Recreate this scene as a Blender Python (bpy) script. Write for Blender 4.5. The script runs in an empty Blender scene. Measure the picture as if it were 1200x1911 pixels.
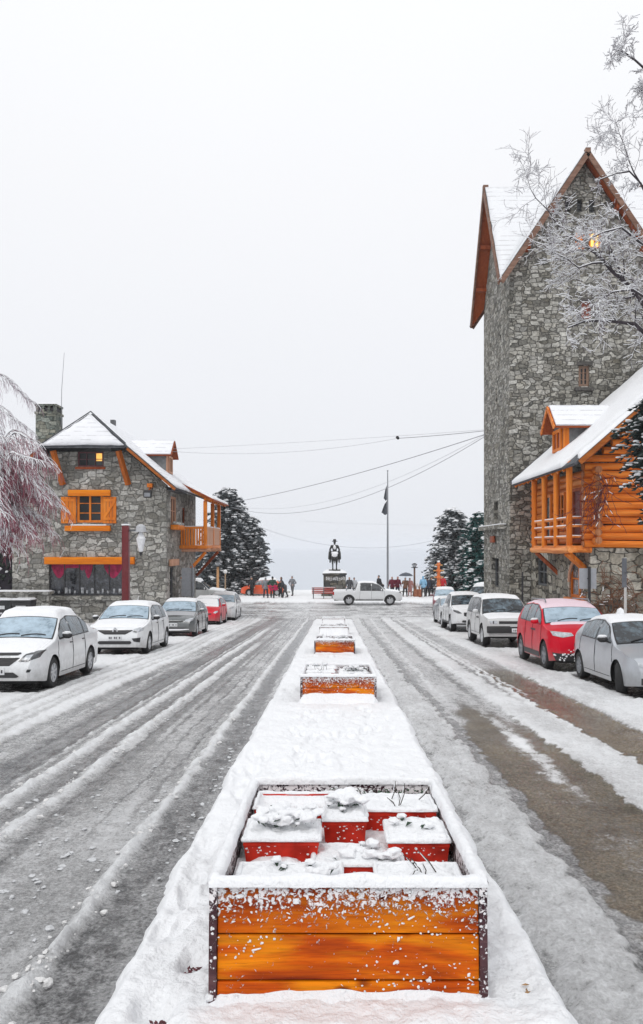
import bpy, bmesh, math, random
import numpy as np
from mathutils import Vector, Matrix, Euler

random.seed(7)
RNG = np.random.default_rng(7)
sc = bpy.context.scene
COL = sc.collection
R = math.radians
F = 1435.0
CAMZ = 2.04
SLOPE = 0.0516
VX, HY = 622.0, 1020.0          # where the level line of sight meets the photograph


def zg(y):
    """height of the street: it falls towards the plaza, which is level"""
    return -SLOPE * y if y < 45.0 else max(-2.34, -SLOPE * 45.0 - 0.02 * (y - 45.0))


def P(px, py, Y):
    """world point of a photograph pixel at distance Y"""
    return Vector(((px - VX) / F * Y, Y, CAMZ + (HY - py) / F * Y))


def PXX(px, Y):
    return (px - VX) / F * Y


def PZ(py, Y):
    return CAMZ + (HY - py) / F * Y


# ------------------------------------------------------------------ numeric noise
def _hash(ix, iy, seed):
    n = (ix * 374761393 + iy * 668265263 + seed * 974634541) & 0xFFFFFFFF
    n = ((n ^ (n >> 13)) * 1274126177) & 0xFFFFFFFF
    n = n ^ (n >> 16)
    return (n & 0xFFFF) / 65535.0


def vnoise(x, y, seed=0):
    x = np.asarray(x, float); y = np.asarray(y, float)
    x, y = np.broadcast_arrays(x, y)
    ix = np.floor(x).astype(np.int64); iy = np.floor(y).astype(np.int64)
    fx = x - ix; fy = y - iy
    fx = fx * fx * (3 - 2 * fx); fy = fy * fy * (3 - 2 * fy)
    a = _hash(ix, iy, seed); b = _hash(ix + 1, iy, seed)
    c = _hash(ix, iy + 1, seed); d = _hash(ix + 1, iy + 1, seed)
    return (a * (1 - fx) + b * fx) * (1 - fy) + (c * (1 - fx) + d * fx) * fy


def fbm(x, y, seed=0, oct=4, gain=0.5):
    s = 0; amp = 1; tot = 0
    for o in range(oct):
        s = s + amp * vnoise(np.asarray(x) * 2 ** o + 17.3 * o, np.asarray(y) * 2 ** o + 9.1 * o, seed + o)
        tot += amp; amp *= gain
    return s / tot


def sstep(a, b, x):
    t = np.clip((x - a) / (b - a), 0, 1)
    return t * t * (3 - 2 * t)


# ------------------------------------------------------------------ materials
MATS = {}


class NT:
    def __init__(s, name):
        s.m = bpy.data.materials.new(name); s.m.use_nodes = True
        s.t = s.m.node_tree; s.n = s.t.nodes; s.l = s.t.links
        s.b = s.n['Principled BSDF']
        s.co = s.n.new('ShaderNodeTexCoord')

    def node(s, typ, **kw):
        nd = s.n.new(typ)
        for k, v in kw.items():
            if k.startswith('i_'):
                key = k[2:]
                key = int(key) if key.isdigit() else key.replace('_', ' ')
                inp = nd.inputs[key]
                if hasattr(v, 'is_output') or isinstance(v, bpy.types.NodeSocket):
                    s.l.new(v, inp)
                else:
                    inp.default_value = v
            else:
                setattr(nd, k, v)
        return nd

    def mapping(s, scale=(1, 1, 1), src='Object', vec=None, rot=(0, 0, 0)):
        mp = s.node('ShaderNodeMapping')
        s.l.new(vec if vec is not None else s.co.outputs[src], mp.inputs[0])
        mp.inputs['Scale'].default_value = scale
        mp.inputs['Rotation'].default_value = rot
        return mp.outputs[0]

    def noise(s, scale, detail=4, rough=0.55, vec=None, dist=0):
        nd = s.node('ShaderNodeTexNoise')
        nd.inputs['Scale'].default_value = scale; nd.inputs['Detail'].default_value = detail
        nd.inputs['Roughness'].default_value = rough; nd.inputs['Distortion'].default_value = dist
        s.l.new(vec if vec is not None else s.co.outputs['Object'], nd.inputs['Vector'])
        return nd.outputs[0]

    def ramp(s, fac, stops, interp='LINEAR'):
        nd = s.node('ShaderNodeValToRGB'); cr = nd.color_ramp; cr.interpolation = interp
        while len(cr.elements) < len(stops): cr.elements.new(0.5)
        for e, (p, c) in zip(cr.elements, stops):
            e.position = p; e.color = (c[0], c[1], c[2], 1) if len(c) == 3 else c
        s.l.new(fac, nd.inputs[0])
        return nd.outputs[0]

    def math(s, op, a, b=None, c=None, clamp=False):
        nd = s.node('ShaderNodeMath', operation=op, use_clamp=clamp)
        for i, v in enumerate((a, b, c)):
            if v is None: continue
            if isinstance(v, bpy.types.NodeSocket): s.l.new(v, nd.inputs[i])
            else: nd.inputs[i].default_value = v
        return nd.outputs[0]

    def mix(s, fac, a, b, typ='MIX'):
        nd = s.node('ShaderNodeMix', data_type='RGBA', blend_type=typ)
        for idx, v in ((0, fac), (6, a), (7, b)):
            if isinstance(v, bpy.types.NodeSocket): s.l.new(v, nd.inputs[idx])
            elif idx == 0: nd.inputs[0].default_value = v
            else: nd.inputs[idx].default_value = (v[0], v[1], v[2], 1)
        return nd.outputs[2]

    def bump(s, h, strength=0.5, dist=0.02, prev=None):
        nd = s.node('ShaderNodeBump')
        nd.inputs['Strength'].default_value = strength; nd.inputs['Distance'].default_value = dist
        s.l.new(h, nd.inputs['Height'])
        if prev is not None: s.l.new(prev, nd.inputs['Normal'])
        return nd.outputs[0]

    def out(s, color=None, rough=None, normal=None, spec=None, metal=None):
        def put(k, v):
            if v is None: return
            inp = s.b.inputs[k]
            if isinstance(v, bpy.types.NodeSocket): s.l.new(v, inp)
            else: inp.default_value = v if not isinstance(v, tuple) else (*v[:3], 1)
        put('Base Color', color); put('Roughness', rough); put('Normal', normal)
        put('Specular IOR Level', spec); put('Metallic', metal)
        return s.m


def plain(name, col, rough=0.6, var=0.15, scale=8, bump=0.0, metal=0.0, spec=0.5, coat=0.0):
    """a paint, metal or cloth with a little unevenness of its own"""
    if name in MATS: return MATS[name]
    n = NT(name)
    f = n.noise(scale, 5)
    lo = tuple(c * (1 - var) for c in col); hi = tuple(min(1, c * (1 + var)) for c in col)
    c = n.ramp(f, [(0.3, lo), (0.7, hi)])
    nm = n.bump(f, bump, 0.02) if bump else None
    m = n.out(c, rough, nm, spec, metal)
    if coat: n.b.inputs['Coat Weight'].default_value = coat; n.b.inputs['Coat Roughness'].default_value = 0.08
    MATS[name] = m
    return m


def m_snow(name='snow', tint=(0.86, 0.87, 0.89), fine=60, lines=None, linecol=(0.42, 0.42, 0.44)):
    if name in MATS: return MATS[name]
    n = NT(name)
    a = n.noise(fine, 6, 0.65); b = n.noise(4, 4)
    c = n.ramp(b, [(0.25, tuple(t * 0.95 for t in tint)), (0.75, tint)])
    nm = n.bump(a, 0.6, 0.014)
    nm = n.bump(n.noise(16, 4, 0.6), 0.55, 0.035, nm)
    nm = n.bump(b, 0.4, 0.06, nm)
    if lines:                       # courses of shingles that show through thin snow
        sx = n.node('ShaderNodeSeparateXYZ'); n.l.new(n.co.outputs['Object'], sx.inputs[0])
        w = n.math('FRACT', n.math('MULTIPLY', sx.outputs[2], lines))
        ln = n.math('LESS_THAN', w, 0.16)
        br = n.math('GREATER_THAN', n.noise(1.7, 6, 0.7, n.mapping((1, 1, 5))), 0.50)
        c = n.mix(n.math('MULTIPLY', n.math('MULTIPLY', ln, br), 0.55), c, linecol)
    MATS[name] = n.out(c, 0.55, nm, 0.3)
    n.b.inputs['Subsurface Weight'].default_value = 0.0
    return MATS[name]


def m_stone(name, scale=(2.0, 2.0, 3.4), lo=(0.085, 0.085, 0.075), mid=(0.21, 0.205, 0.185), hi=(0.40, 0.39, 0.35),
            mortar=(0.16, 0.155, 0.14), metric='CHEBYCHEV', mwidth=0.06, warmth=0.5):
    n = NT(name)
    base = n.co.outputs['Object']
    nz = n.node('ShaderNodeTexNoise'); nz.inputs['Scale'].default_value = 1.6; nz.inputs['Detail'].default_value = 3
    n.l.new(base, nz.inputs['Vector'])
    va = n.node('ShaderNodeVectorMath', operation='MULTIPLY_ADD')
    n.l.new(nz.outputs[1], va.inputs[0]); va.inputs[1].default_value = (0.3, 0.3, 0.22); n.l.new(base, va.inputs[2])
    vec = n.mapping(scale, vec=va.outputs[0])
    f1 = n.node('ShaderNodeTexVoronoi', distance=metric, feature='F1'); f1.inputs['Scale'].default_value = 1
    f2 = n.node('ShaderNodeTexVoronoi', distance=metric, feature='F2'); f2.inputs['Scale'].default_value = 1
    for f in (f1, f2):
        f.inputs['Randomness'].default_value = 0.85
        n.l.new(vec, f.inputs['Vector'])
    edge = n.math('SUBTRACT', f2.outputs['Distance'], f1.outputs['Distance'])
    mask = n.math('SMOOTH_MIN', n.math('DIVIDE', edge, mwidth), 1.0, 0.3)
    sep = n.node('ShaderNodeSeparateColor'); n.l.new(f1.outputs['Color'], sep.inputs[0])
    c = n.ramp(sep.outputs[0], [(0.0, lo), (0.3, tuple((a + b) / 2 for a, b in zip(lo, mid))), (0.6, mid), (1.0, hi)])
    warm = n.mix(n.math('MULTIPLY', sep.outputs[1], warmth), c, (0.36, 0.32, 0.24), 'MIX')
    fine = n.noise(9, 8, 0.7)
    c2 = n.mix(0.85, warm, n.ramp(fine, [(0.25, (0.25, 0.25, 0.25)), (0.5, (0.9, 0.9, 0.9)), (0.75, (1.6, 1.6, 1.6))]), 'MULTIPLY')
    st = n.noise(0.55, 5, 0.6, n.mapping((1.6, 1.6, 0.5)))
    c2 = n.mix(0.7, c2, n.ramp(st, [(0.3, (0.55, 0.54, 0.50)), (0.5, (1, 1, 1)), (0.7, (1.25, 1.25, 1.25))]), 'MULTIPLY')
    c3 = n.mix(mask, mortar, c2)
    h = n.math('ADD', n.math('MULTIPLY', mask, 0.7), n.math('MULTIPLY', fine, 0.5))
    h = n.math('ADD', h, n.math('MULTIPLY', sep.outputs[2], 0.5))
    nm = n.bump(h, 1.0, 0.07)
    return n.out(c3, 0.85, nm, 0.25)


def m_wood(name, lo, mid, hi, axis='X', scale=1.0, rough=0.45, contrast=0.35, spec=0.12, coords='Object'):
    if name in MATS: return MATS[name]
    n = NT(name)
    st = {'X': (0.35, 6, 6), 'Y': (6, 0.35, 6), 'Z': (6, 6, 0.35)}[axis]
    v = n.mapping(tuple(s * scale for s in st), src=coords)
    g = n.noise(1.6, 7, 0.6, v, 0.9)
    g2 = n.noise(9, 4, 0.6, v)
    big = n.noise(1.5 * scale, 4, 0.55, n.mapping(tuple(0.42 * s for s in st), src=coords), 0.6)
    c = n.ramp(g, [(0.28, lo), (0.5, mid), (0.72, hi)])
    c = n.mix(contrast, c, n.ramp(big, [(0.34, lo), (0.5, mid), (0.64, hi)]))
    c = n.mix(0.30, c, n.ramp(g2, [(0.3, (0.5, 0.45, 0.4)), (0.7, (1.2, 1.2, 1.2))]), 'MULTIPLY')
    nm = n.bump(g2, 0.25, 0.01)
    MATS[name] = n.out(c, rough, nm, spec)
    return MATS[name]


def m_glass(name, col=(0.015, 0.018, 0.02), rough=0.06, frost=None, amount=0.5):
    """window glass seen from the bright side; frost = colour of rime or painted reflections on it"""
    if name in MATS: return MATS[name]
    n = NT(name)
    c = col
    rr = rough
    if frost:
        f = n.noise(3.2, 6, 0.7)
        k = n.ramp(f, [(max(0, 0.62 - amount * 0.6), (0, 0, 0)), (min(1, 0.95 - amount * 0.6), (1, 1, 1))])
        c = n.mix(k, col, frost)
        rr = n.math('MULTIPLY_ADD', k, 0.45, rough)
    MATS[name] = n.out(c, rr, None, 0.6)
    return MATS[name]


def m_emit(name, col, strength):
    if name in MATS: return MATS[name]
    n = NT(name)
    f = n.noise(5, 3)
    n.l.new(n.ramp(f, [(0.3, tuple(c * 0.6 for c in col)), (0.7, col)]), n.b.inputs['Emission Color'])
    n.b.inputs['Emission Strength'].default_value = strength
    n.out(col, 0.5)
    MATS[name] = n.m
    return n.m


SNOW = m_snow()
ROOFSNOW = m_snow('roof_snow', (0.84, 0.85, 0.88), 40, 4.2)
TOWERSNOW = m_snow('tower_roof_snow', (0.80, 0.81, 0.83), 40, 3.3, (0.40, 0.39, 0.40))
STONE_T = m_stone('tower_stone', (2.9, 2.9, 5.0), lo=(0.11, 0.108, 0.098), mid=(0.36, 0.352, 0.326), hi=(0.50, 0.49, 0.455), mortar=(0.085, 0.082, 0.074), warmth=0.30, mwidth=0.11)
STONE_L = m_stone('rubble_stone', (2.3, 2.3, 3.8), lo=(0.19, 0.188, 0.175), mid=(0.39, 0.385, 0.362), hi=(0.53, 0.523, 0.497),
                  mortar=(0.17, 0.167, 0.154), mwidth=0.09, warmth=0.22)
STONE_C = m_stone('cabin_stone', (1.9, 1.9, 2.9), lo=(0.12, 0.112, 0.098), mid=(0.30, 0.285, 0.25), hi=(0.52, 0.50, 0.44), mortar=(0.06, 0.056, 0.048), warmth=0.45, mwidth=0.09)
ORANGE = m_wood('orange_wood', (0.55, 0.12, 0.010), (0.75, 0.21, 0.012), (0.86, 0.31, 0.02), 'X', 0.6)
ORANGE_Z = m_wood('orange_upright_wood', (0.50, 0.12, 0.015), (0.70, 0.20, 0.025), (0.82, 0.29, 0.04), 'Z', 0.6)
PLANK = m_wood('varnished_plank', (0.115, 0.012, 0.002), (0.60, 0.095, 0.001), (0.93, 0.31, 0.004), 'X', 1.1, 0.35, spec=0.10, contrast=0.62)
PLANK_D = m_wood('weathered_plank', (0.035, 0.02, 0.025), (0.085, 0.045, 0.05), (0.14, 0.085, 0.085), 'Y', 1.4, 0.6)
LOG = m_wood('log_wood', (0.26, 0.045, 0.010), (0.72, 0.19, 0.022), (0.94, 0.38, 0.085), 'X', 0.7, 0.45, contrast=0.55)
LOG_Y = m_wood('log_wood_along', (0.28, 0.055, 0.014), (0.70, 0.21, 0.04), (0.92, 0.42, 0.15), 'Y', 0.7, 0.45, contrast=0.55)
LOG_Z = m_wood('log_wood_upright', (0.45, 0.09, 0.012), (0.72, 0.20, 0.022), (0.88, 0.33, 0.06), 'Z', 0.7, 0.4)
REDWOOD = m_wood('reddish_wood', (0.16, 0.030, 0.012), (0.30, 0.07, 0.025), (0.42, 0.12, 0.05), 'Z', 0.8, 0.55)
SOFFIT = m_wood('soffit_wood', (0.20, 0.040, 0.012), (0.34, 0.075, 0.022), (0.42, 0.11, 0.04), 'Z', 2.5, 0.6)
RAKE = m_wood('rake_board', (0.10, 0.055, 0.042), (0.19, 0.105, 0.075), (0.31, 0.20, 0.15), 'X', 1, 0.6)
PALEWOOD = m_wood('pale_wood', (0.42, 0.22, 0.14), (0.58, 0.32, 0.21), (0.70, 0.42, 0.30), 'Z', 1, 0.6)
SHINGLE = plain('dark_shingle', (0.07, 0.075, 0.085), 0.8, 0.4, 6, 0.5)
DARKGLASS = m_glass('dark_glass')
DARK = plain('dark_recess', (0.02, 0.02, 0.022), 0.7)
BLACK = plain('black_metal', (0.022, 0.022, 0.025), 0.45)
GREYMETAL = plain('grey_metal', (0.22, 0.23, 0.25), 0.5)
IRON = plain('weathered_iron', (0.10, 0.105, 0.11), 0.6)
REDPOST = plain('dark_red_paint', (0.13, 0.006, 0.010), 0.4)
BRONZE = plain('dark_bronze', (0.022, 0.024, 0.022), 0.5, 0.4, 6, 0.2)
BARK = plain('dark_bark', (0.040, 0.032, 0.038), 0.9, 0.4, 14, 0.6)


# ------------------------------------------------------------------ objects
def tag(o, label=None, cat=None, group=None, kind=None):
    if label: o['label'] = label
    if cat: o['category'] = cat
    if group: o['group'] = group
    if kind: o['kind'] = kind
    return o


def thing(name, label, cat, loc=(0, 0, 0), rot=(0, 0, 0), group=None):
    o = bpy.data.objects.new(name, None); COL.objects.link(o)
    o.empty_display_size = 0.2
    o.location = loc; o.rotation_euler = rot
    return tag(o, label, cat, group)


def root_loc(o):
    v = Vector((0, 0, 0))
    while o is not None:
        v += Vector(o.location); o = o.parent
    return v


def np_mesh(name, V, Q, mats, parent=None, smooth=True, attrs=None, world=False):
    """a mesh from numpy arrays of vertices and quads / triangles"""
    V = np.asarray(V, np.float32)
    if world and parent is not None: V = V - np.array(root_loc(parent), np.float32)
    me = bpy.data.meshes.new(name)
    Q = np.asarray(Q, np.int32); k = Q.shape[1]
    me.vertices.add(len(V)); me.vertices.foreach_set('co', V.ravel())
    me.loops.add(Q.size); me.loops.foreach_set('vertex_index', Q.ravel())
    me.polygons.add(len(Q))
    me.polygons.foreach_set('loop_start', np.arange(len(Q), dtype=np.int32) * k)
    me.update(calc_edges=True)
    me.validate()
    if smooth: me.polygons.foreach_set('use_smooth', np.ones(len(me.polygons), bool))
    for an, arr in (attrs or {}).items():
        at = me.attributes.new(an, 'FLOAT', 'POINT'); at.data.foreach_set('value', np.asarray(arr, np.float32))
    for m in (mats if isinstance(mats, (list, tuple)) else [mats]): me.materials.append(m)
    o = bpy.data.objects.new(name, me); COL.objects.link(o)
    if parent is not None: o.parent = parent
    return o


def grid_quads(nr, nc):
    i = np.arange(nr - 1)[:, None] * nc + np.arange(nc - 1)[None, :]
    return np.stack([i, i + 1, i + nc + 1, i + nc], -1).reshape(-1, 4)


class MB:
    def __init__(s): s.v = []; s.f = []; s.mi = []

    def add(s, vs, fs, mi=0):
        b = len(s.v); s.v += [tuple(v) for v in vs]
        for f in fs: s.f.append(tuple(i + b for i in f)); s.mi.append(mi)
        return s

    def box(s, x0, x1, y0, y1, z0, z1, mi=0):
        v = [(x0, y0, z0), (x1, y0, z0), (x1, y1, z0), (x0, y1, z0), (x0, y0, z1), (x1, y0, z1), (x1, y1, z1), (x0, y1, z1)]
        return s.add(v, [(0, 3, 2, 1), (4, 5, 6, 7), (0, 1, 5, 4), (1, 2, 6, 5), (2, 3, 7, 6), (3, 0, 4, 7)], mi)

    def hexa(s, lo, hi, mi=0):
        """lo, hi: four points each, same winding"""
        return s.add(list(lo) + list(hi), [(0, 3, 2, 1), (4, 5, 6, 7), (0, 1, 5, 4), (1, 2, 6, 5), (2, 3, 7, 6), (3, 0, 4, 7)], mi)

    def beam(s, p, q, w, h, up=(0, 0, 1), mi=0):
        p = Vector(p); q = Vector(q); d = (q - p).normalized(); u = Vector(up)
        sd = d.cross(u)
        if sd.length < 1e-4: sd = d.cross(Vector((1, 0, 0)))
        sd.normalize(); u = sd.cross(d).normalized()
        a = sd * w / 2; b = u * h / 2
        return s.hexa([p - a - b, p + a - b, p + a + b, p - a + b], [q - a - b, q + a - b, q + a + b, q - a + b], mi)

    def slab(s, quad, th, mi=0):
        """a sheet given by its lower corners, with thickness along its normal"""
        q = [Vector(p) for p in quad]
        n = (q[1] - q[0]).cross(q[-1] - q[0]).normalized()
        if n.z < 0: n = -n
        k = len(q)
        vs = q + [p + n * th for p in q]
        fs = [tuple(range(k))[::-1], tuple(range(k, 2 * k))] + [(i, (i + 1) % k, (i + 1) % k + k, i + k) for i in range(k)]
        return s.add(vs, fs, mi)

    def prism(s, poly, vec, mi=0):
        q = [Vector(p) for p in poly]; d = Vector(vec); k = len(q)
        vs = q + [p + d for p in q]
        fs = [tuple(range(k))[::-1], tuple(range(k, 2 * k))] + [(i, (i + 1) % k, (i + 1) % k + k, i + k) for i in range(k)]
        return s.add(vs, fs, mi)

    def tube(s, pts, rad, n=8, mi=0, cap=True, round_=False):
        pts = [Vector(p) for p in pts]
        if not hasattr(rad, '__len__'): rad = [rad] * len(pts)
        rad = list(rad)
        if round_:
            d0 = (pts[0] - pts[1]).normalized(); d1 = (pts[-1] - pts[-2]).normalized()
            r0, r1 = rad[0], rad[-1]
            pre = [(pts[0] + d0 * r0 * math.sin(a), r0 * math.cos(a)) for a in (1.45, 1.0, 0.5)]
            post = [(pts[-1] + d1 * r1 * math.sin(a), r1 * math.cos(a)) for a in (0.5, 1.0, 1.45)]
            pts = [p for p, _ in pre] + pts + [p for p, _ in post]
            rad = [r for _, r in pre] + rad + [r for _, r in post]
        vs = []; fs = []
        ref = None
        for i, p in enumerate(pts):
            d = (pts[min(i + 1, len(pts) - 1)] - pts[max(i - 1, 0)])
            d = d.normalized() if d.length > 1e-9 else Vector((0, 0, 1))
            if ref is None:
                ref = Vector((0, 0, 1)) if abs(d.z) < 0.9 else Vector((1, 0, 0))
            a = d.cross(ref)
            if a.length < 1e-5: a = d.cross(Vector((0, 1, 0)))
            a.normalize(); b = a.cross(d).normalized(); ref = b if abs(b.dot(d)) < 0.99 else ref
            for k in range(n):
                t = 2 * math.pi * k / n
                vs.append(p + (a * math.cos(t) + b * math.sin(t)) * rad[i])
        for i in range(len(pts) - 1):
            for k in range(n):
                k2 = (k + 1) % n
                fs.append((i * n + k, i * n + k2, (i + 1) * n + k2, (i + 1) * n + k))
        if cap:
            fs.append(tuple(range(n))[::-1]); b = (len(pts) - 1) * n
            fs.append(tuple(range(b, b + n)))
        return s.add(vs, fs, mi)

    def lathe(s, prof, o=(0, 0, 0), n=24, mi=0, axis='Z', cap=True):
        """prof: (radius, height) pairs"""
        o = Vector(o); vs = []; fs = []
        for r, h in prof:
            for k in range(n):
                t = 2 * math.pi * k / n
                c, q = r * math.cos(t), r * math.sin(t)
                vs.append(o + (Vector((c, q, h)) if axis == 'Z' else Vector((h, c, q)) if axis == 'X' else Vector((c, h, q))))
        for i in range(len(prof) - 1):
            for k in range(n):
                k2 = (k + 1) % n
                fs.append((i * n + k, i * n + k2, (i + 1) * n + k2, (i + 1) * n + k))
        if cap: fs.append(tuple(range(n))[::-1]); b = (len(prof) - 1) * n; fs.append(tuple(range(b, b + n)))
        return s.add(vs, fs, mi)

    def blob(s, c, r, seed=0, mi=0, rough=0.25, n=6, m=4, squash=True):
        """a small uneven lump"""
        rnd = random.Random(seed)
        c = Vector(c); rx, ry, rz = r
        vs = [c + Vector((0, 0, -rz * 0.6))]
        for j in range(1, m):
            a = -math.pi / 2 + math.pi * j / m
            for k in range(n):
                t = 2 * math.pi * (k + 0.5 * (j % 2)) / n
                q = 1 + rnd.uniform(-rough, rough)
                vs.append(c + Vector((rx * math.cos(a) * math.cos(t) * q, ry * math.cos(a) * math.sin(t) * q, rz * math.sin(a) * q)))
        vs.append(c + Vector((0, 0, rz)))
        fs = [(0, 1 + (k + 1) % n, 1 + k) for k in range(n)]
        for j in range(m - 2):
            b0 = 1 + j * n; b1 = b0 + n
            for k in range(n): fs.append((b0 + k, b0 + (k + 1) % n, b1 + (k + 1) % n, b1 + k))
        b = 1 + (m - 2) * n; top = len(vs) - 1
        fs += [(b + k, b + (k + 1) % n, top) for k in range(n)]
        return s.add(vs, fs, mi)

    def build(s, name, mats, parent=None, smooth=False, bevel=0.0, world=False, angle=40, segs=2):
        me = bpy.data.meshes.new(name)
        vs = s.v
        if world and parent is not None:
            off = root_loc(parent); vs = [(a - off.x, b - off.y, c - off.z) for a, b, c in vs]
        me.from_pydata(vs, [], s.f)
        ms = mats if isinstance(mats, (list, tuple)) else [mats]
        for m in ms: me.materials.append(m)
        if len(ms) > 1: me.polygons.foreach_set('material_index', s.mi)
        bm = bmesh.new(); bm.from_mesh(me)
        bmesh.ops.recalc_face_normals(bm, faces=bm.faces[:])
        if bevel:
            es = [e for e in bm.edges if len(e.link_faces) == 2 and e.calc_face_angle(0) > R(30)]
            bmesh.ops.bevel(bm, geom=es, offset=bevel, segments=segs, profile=0.5, affect='EDGES', clamp_overlap=True)
        bm.to_mesh(me); bm.free()
        if smooth or bevel:
            me.polygons.foreach_set('use_smooth', np.ones(len(me.polygons), bool))
            me.set_sharp_from_angle(angle=R(angle))
        me.update()
        o = bpy.data.objects.new(name, me); COL.objects.link(o)
        if parent is not None: o.parent = parent
        return o


def copy_tree(o, parent=None):
    c = o.copy(); COL.objects.link(c); c.parent = parent
    for ch in o.children: copy_tree(ch, c)
    return c


def remesh(o, voxel, smooth_it=4):
    """fuse a figure's limbs into one continuous skin"""
    md = o.modifiers.new('fuse', 'REMESH'); md.mode = 'VOXEL'; md.voxel_size = voxel
    if smooth_it:
        ms = o.modifiers.new('soft', 'SMOOTH'); ms.factor = 0.5; ms.iterations = smooth_it
    dg = bpy.context.evaluated_depsgraph_get()
    me = bpy.data.meshes.new_from_object(o.evaluated_get(dg))
    o.modifiers.clear()
    old = o.data; mats = list(old.materials)
    o.data = me
    me.materials.clear()
    for m in mats: me.materials.append(m)
    me.polygons.foreach_set('use_smooth', np.ones(len(me.polygons), bool))
    bpy.data.meshes.remove(old)
    return o


def snow_poly(name, poly, n, th, parent, mat, seed=0, step=0.3, ragged=0.10):
    """a lumpy layer of snow with a ragged outline on a flat roof face of any outline"""
    q = [Vector(p) for p in poly]; n = Vector(n).normalized(); bm = bmesh.new()
    pts = []
    for i, p in enumerate(q):
        e = q[(i + 1) % len(q)] - p; k = max(2, int(e.length / step))
        pts += [p + e * (j / k) for j in range(k)]
    cen = sum(pts, Vector()) / len(pts)
    bvs = [bm.verts.new(p) for p in pts]
    bm.faces.new(bvs); bmesh.ops.triangulate(bm, faces=bm.faces[:])
    for _ in range(4):
        es = [e for e in bm.edges if e.calc_length() > step * 1.6 and not e.is_boundary]
        if not es: break
        bmesh.ops.subdivide_edges(bm, edges=es, cuts=1)
        bmesh.ops.triangulate(bm, faces=bm.faces[:])
    bmesh.ops.beautify_fill(bm, faces=bm.faces[:], edges=[e for e in bm.edges if not e.is_boundary])
    bd = {v for e in bm.edges if e.is_boundary for v in e.verts}
    for v in bm.verts:
        a = float(fbm(v.co.x * 1.7 + seed, (v.co.y + v.co.z) * 1.7, seed, 3))
        if v in bd: v.co += (cen - v.co).normalized() * ragged * max(0, float(fbm(v.co.x * 3 + seed, (v.co.y + v.co.z) * 3, seed + 7, 2)) - 0.25) + n * th * (0.35 + 0.3 * a)
        else: v.co += n * th * (0.6 + 0.8 * a)
    r = bmesh.ops.extrude_edge_only(bm, edges=[e for e in bm.edges if e.is_boundary])
    for g in r['geom']:
        if isinstance(g, bmesh.types.BMVert): g.co -= n * th * 0.62
    bmesh.ops.recalc_face_normals(bm, faces=bm.faces[:])
    off = root_loc(parent)
    for v in bm.verts: v.co -= off
    me = bpy.data.meshes.new(name); bm.to_mesh(me); bm.free(); me.materials.append(mat)
    me.polygons.foreach_set('use_smooth', np.ones(len(me.polygons), bool))
    o = bpy.data.objects.new(name, me); COL.objects.link(o); o.parent = parent
    return o


def snow_sheet(name, corners, th, parent, nu=30, nv=30, seed=0, mat=None, edge=0.06, rough=0.35, world=True):
    """a lumpy snow layer lying on the four-cornered face (corners in order), with its own thickness"""
    a, b, c, d = [np.array(p, float) for p in corners]
    n = np.cross(b - a, d - a); n /= np.linalg.norm(n)
    if n[2] < 0: n = -n
    u = np.linspace(0, 1, nu); v = np.linspace(0, 1, nv)
    U, V = np.meshgrid(u, v)
    pts = (a * ((1 - U) * (1 - V))[..., None] + b * (U * (1 - V))[..., None] + c * (U * V)[..., None] + d * ((1 - U) * V)[..., None])
    lu = np.linalg.norm(b - a); lv = np.linalg.norm(d - a)
    e = np.minimum(np.minimum(U, 1 - U) * lu, np.minimum(V, 1 - V) * lv)
    h = th * (1 - rough + 2 * rough * fbm(U * lu * 1.3 + seed, V * lv * 1.3, seed, 3)) * (0.12 + 0.88 * sstep(0, edge, e))
    top = pts + n * (h[..., None] + 0.004)
    bot = pts + n * 0.003
    nt = nu * nv
    Vv = np.concatenate([top.reshape(-1, 3), bot.reshape(-1, 3)])
    Q = [grid_quads(nv, nu)]
    ring = list(range(nu)) + [j * nu + nu - 1 for j in range(1, nv)] + [(nv - 1) * nu + i for i in range(nu - 2, -1, -1)] + [j * nu for j in range(nv - 2, 0, -1)]
    ring = np.array(ring); r2 = np.roll(ring, -1)
    Q.append(np.stack([ring, ring + nt, r2 + nt, r2], -1))
    Q = np.concatenate(Q)
    return np_mesh(name, Vv, Q, mat or SNOW, parent, True, None, world)
# ================================================================== camera, sky and sun
cam_d = bpy.data.cameras.new('camera'); cam = bpy.data.objects.new('camera', cam_d); COL.objects.link(cam)
cam.location = (0, 0, CAMZ); cam.rotation_euler = (R(90), 0, 0)
cam_d.sensor_fit = 'HORIZONTAL'; cam_d.sensor_width = 36; cam_d.lens = 36 * F / 1200
cam_d.shift_x = -(VX - 600) / 1200; cam_d.shift_y = (HY - 955.5) / 1200
cam_d.clip_start = 0.1; cam_d.clip_end = 30000
sc.camera = cam

SUN_EL, SUN_AZ = R(52), R(205)
w = bpy.data.worlds.new("World"); sc.world = w; w.use_nodes = True
wn, wl = w.node_tree.nodes, w.node_tree.links
bg = wn['Background']
sky = wn.new('ShaderNodeTexSky'); sky.sky_type = 'NISHITA'; sky.sun_disc = False
sky.sun_elevation = SUN_EL; sky.sun_rotation = SUN_AZ; sky.dust_density = 5; sky.air_density = 1.0
hs = wn.new('ShaderNodeHueSaturation'); hs.inputs['Saturation'].default_value = 0.12
wl.new(sky.outputs[0], hs.inputs['Color'])
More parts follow.
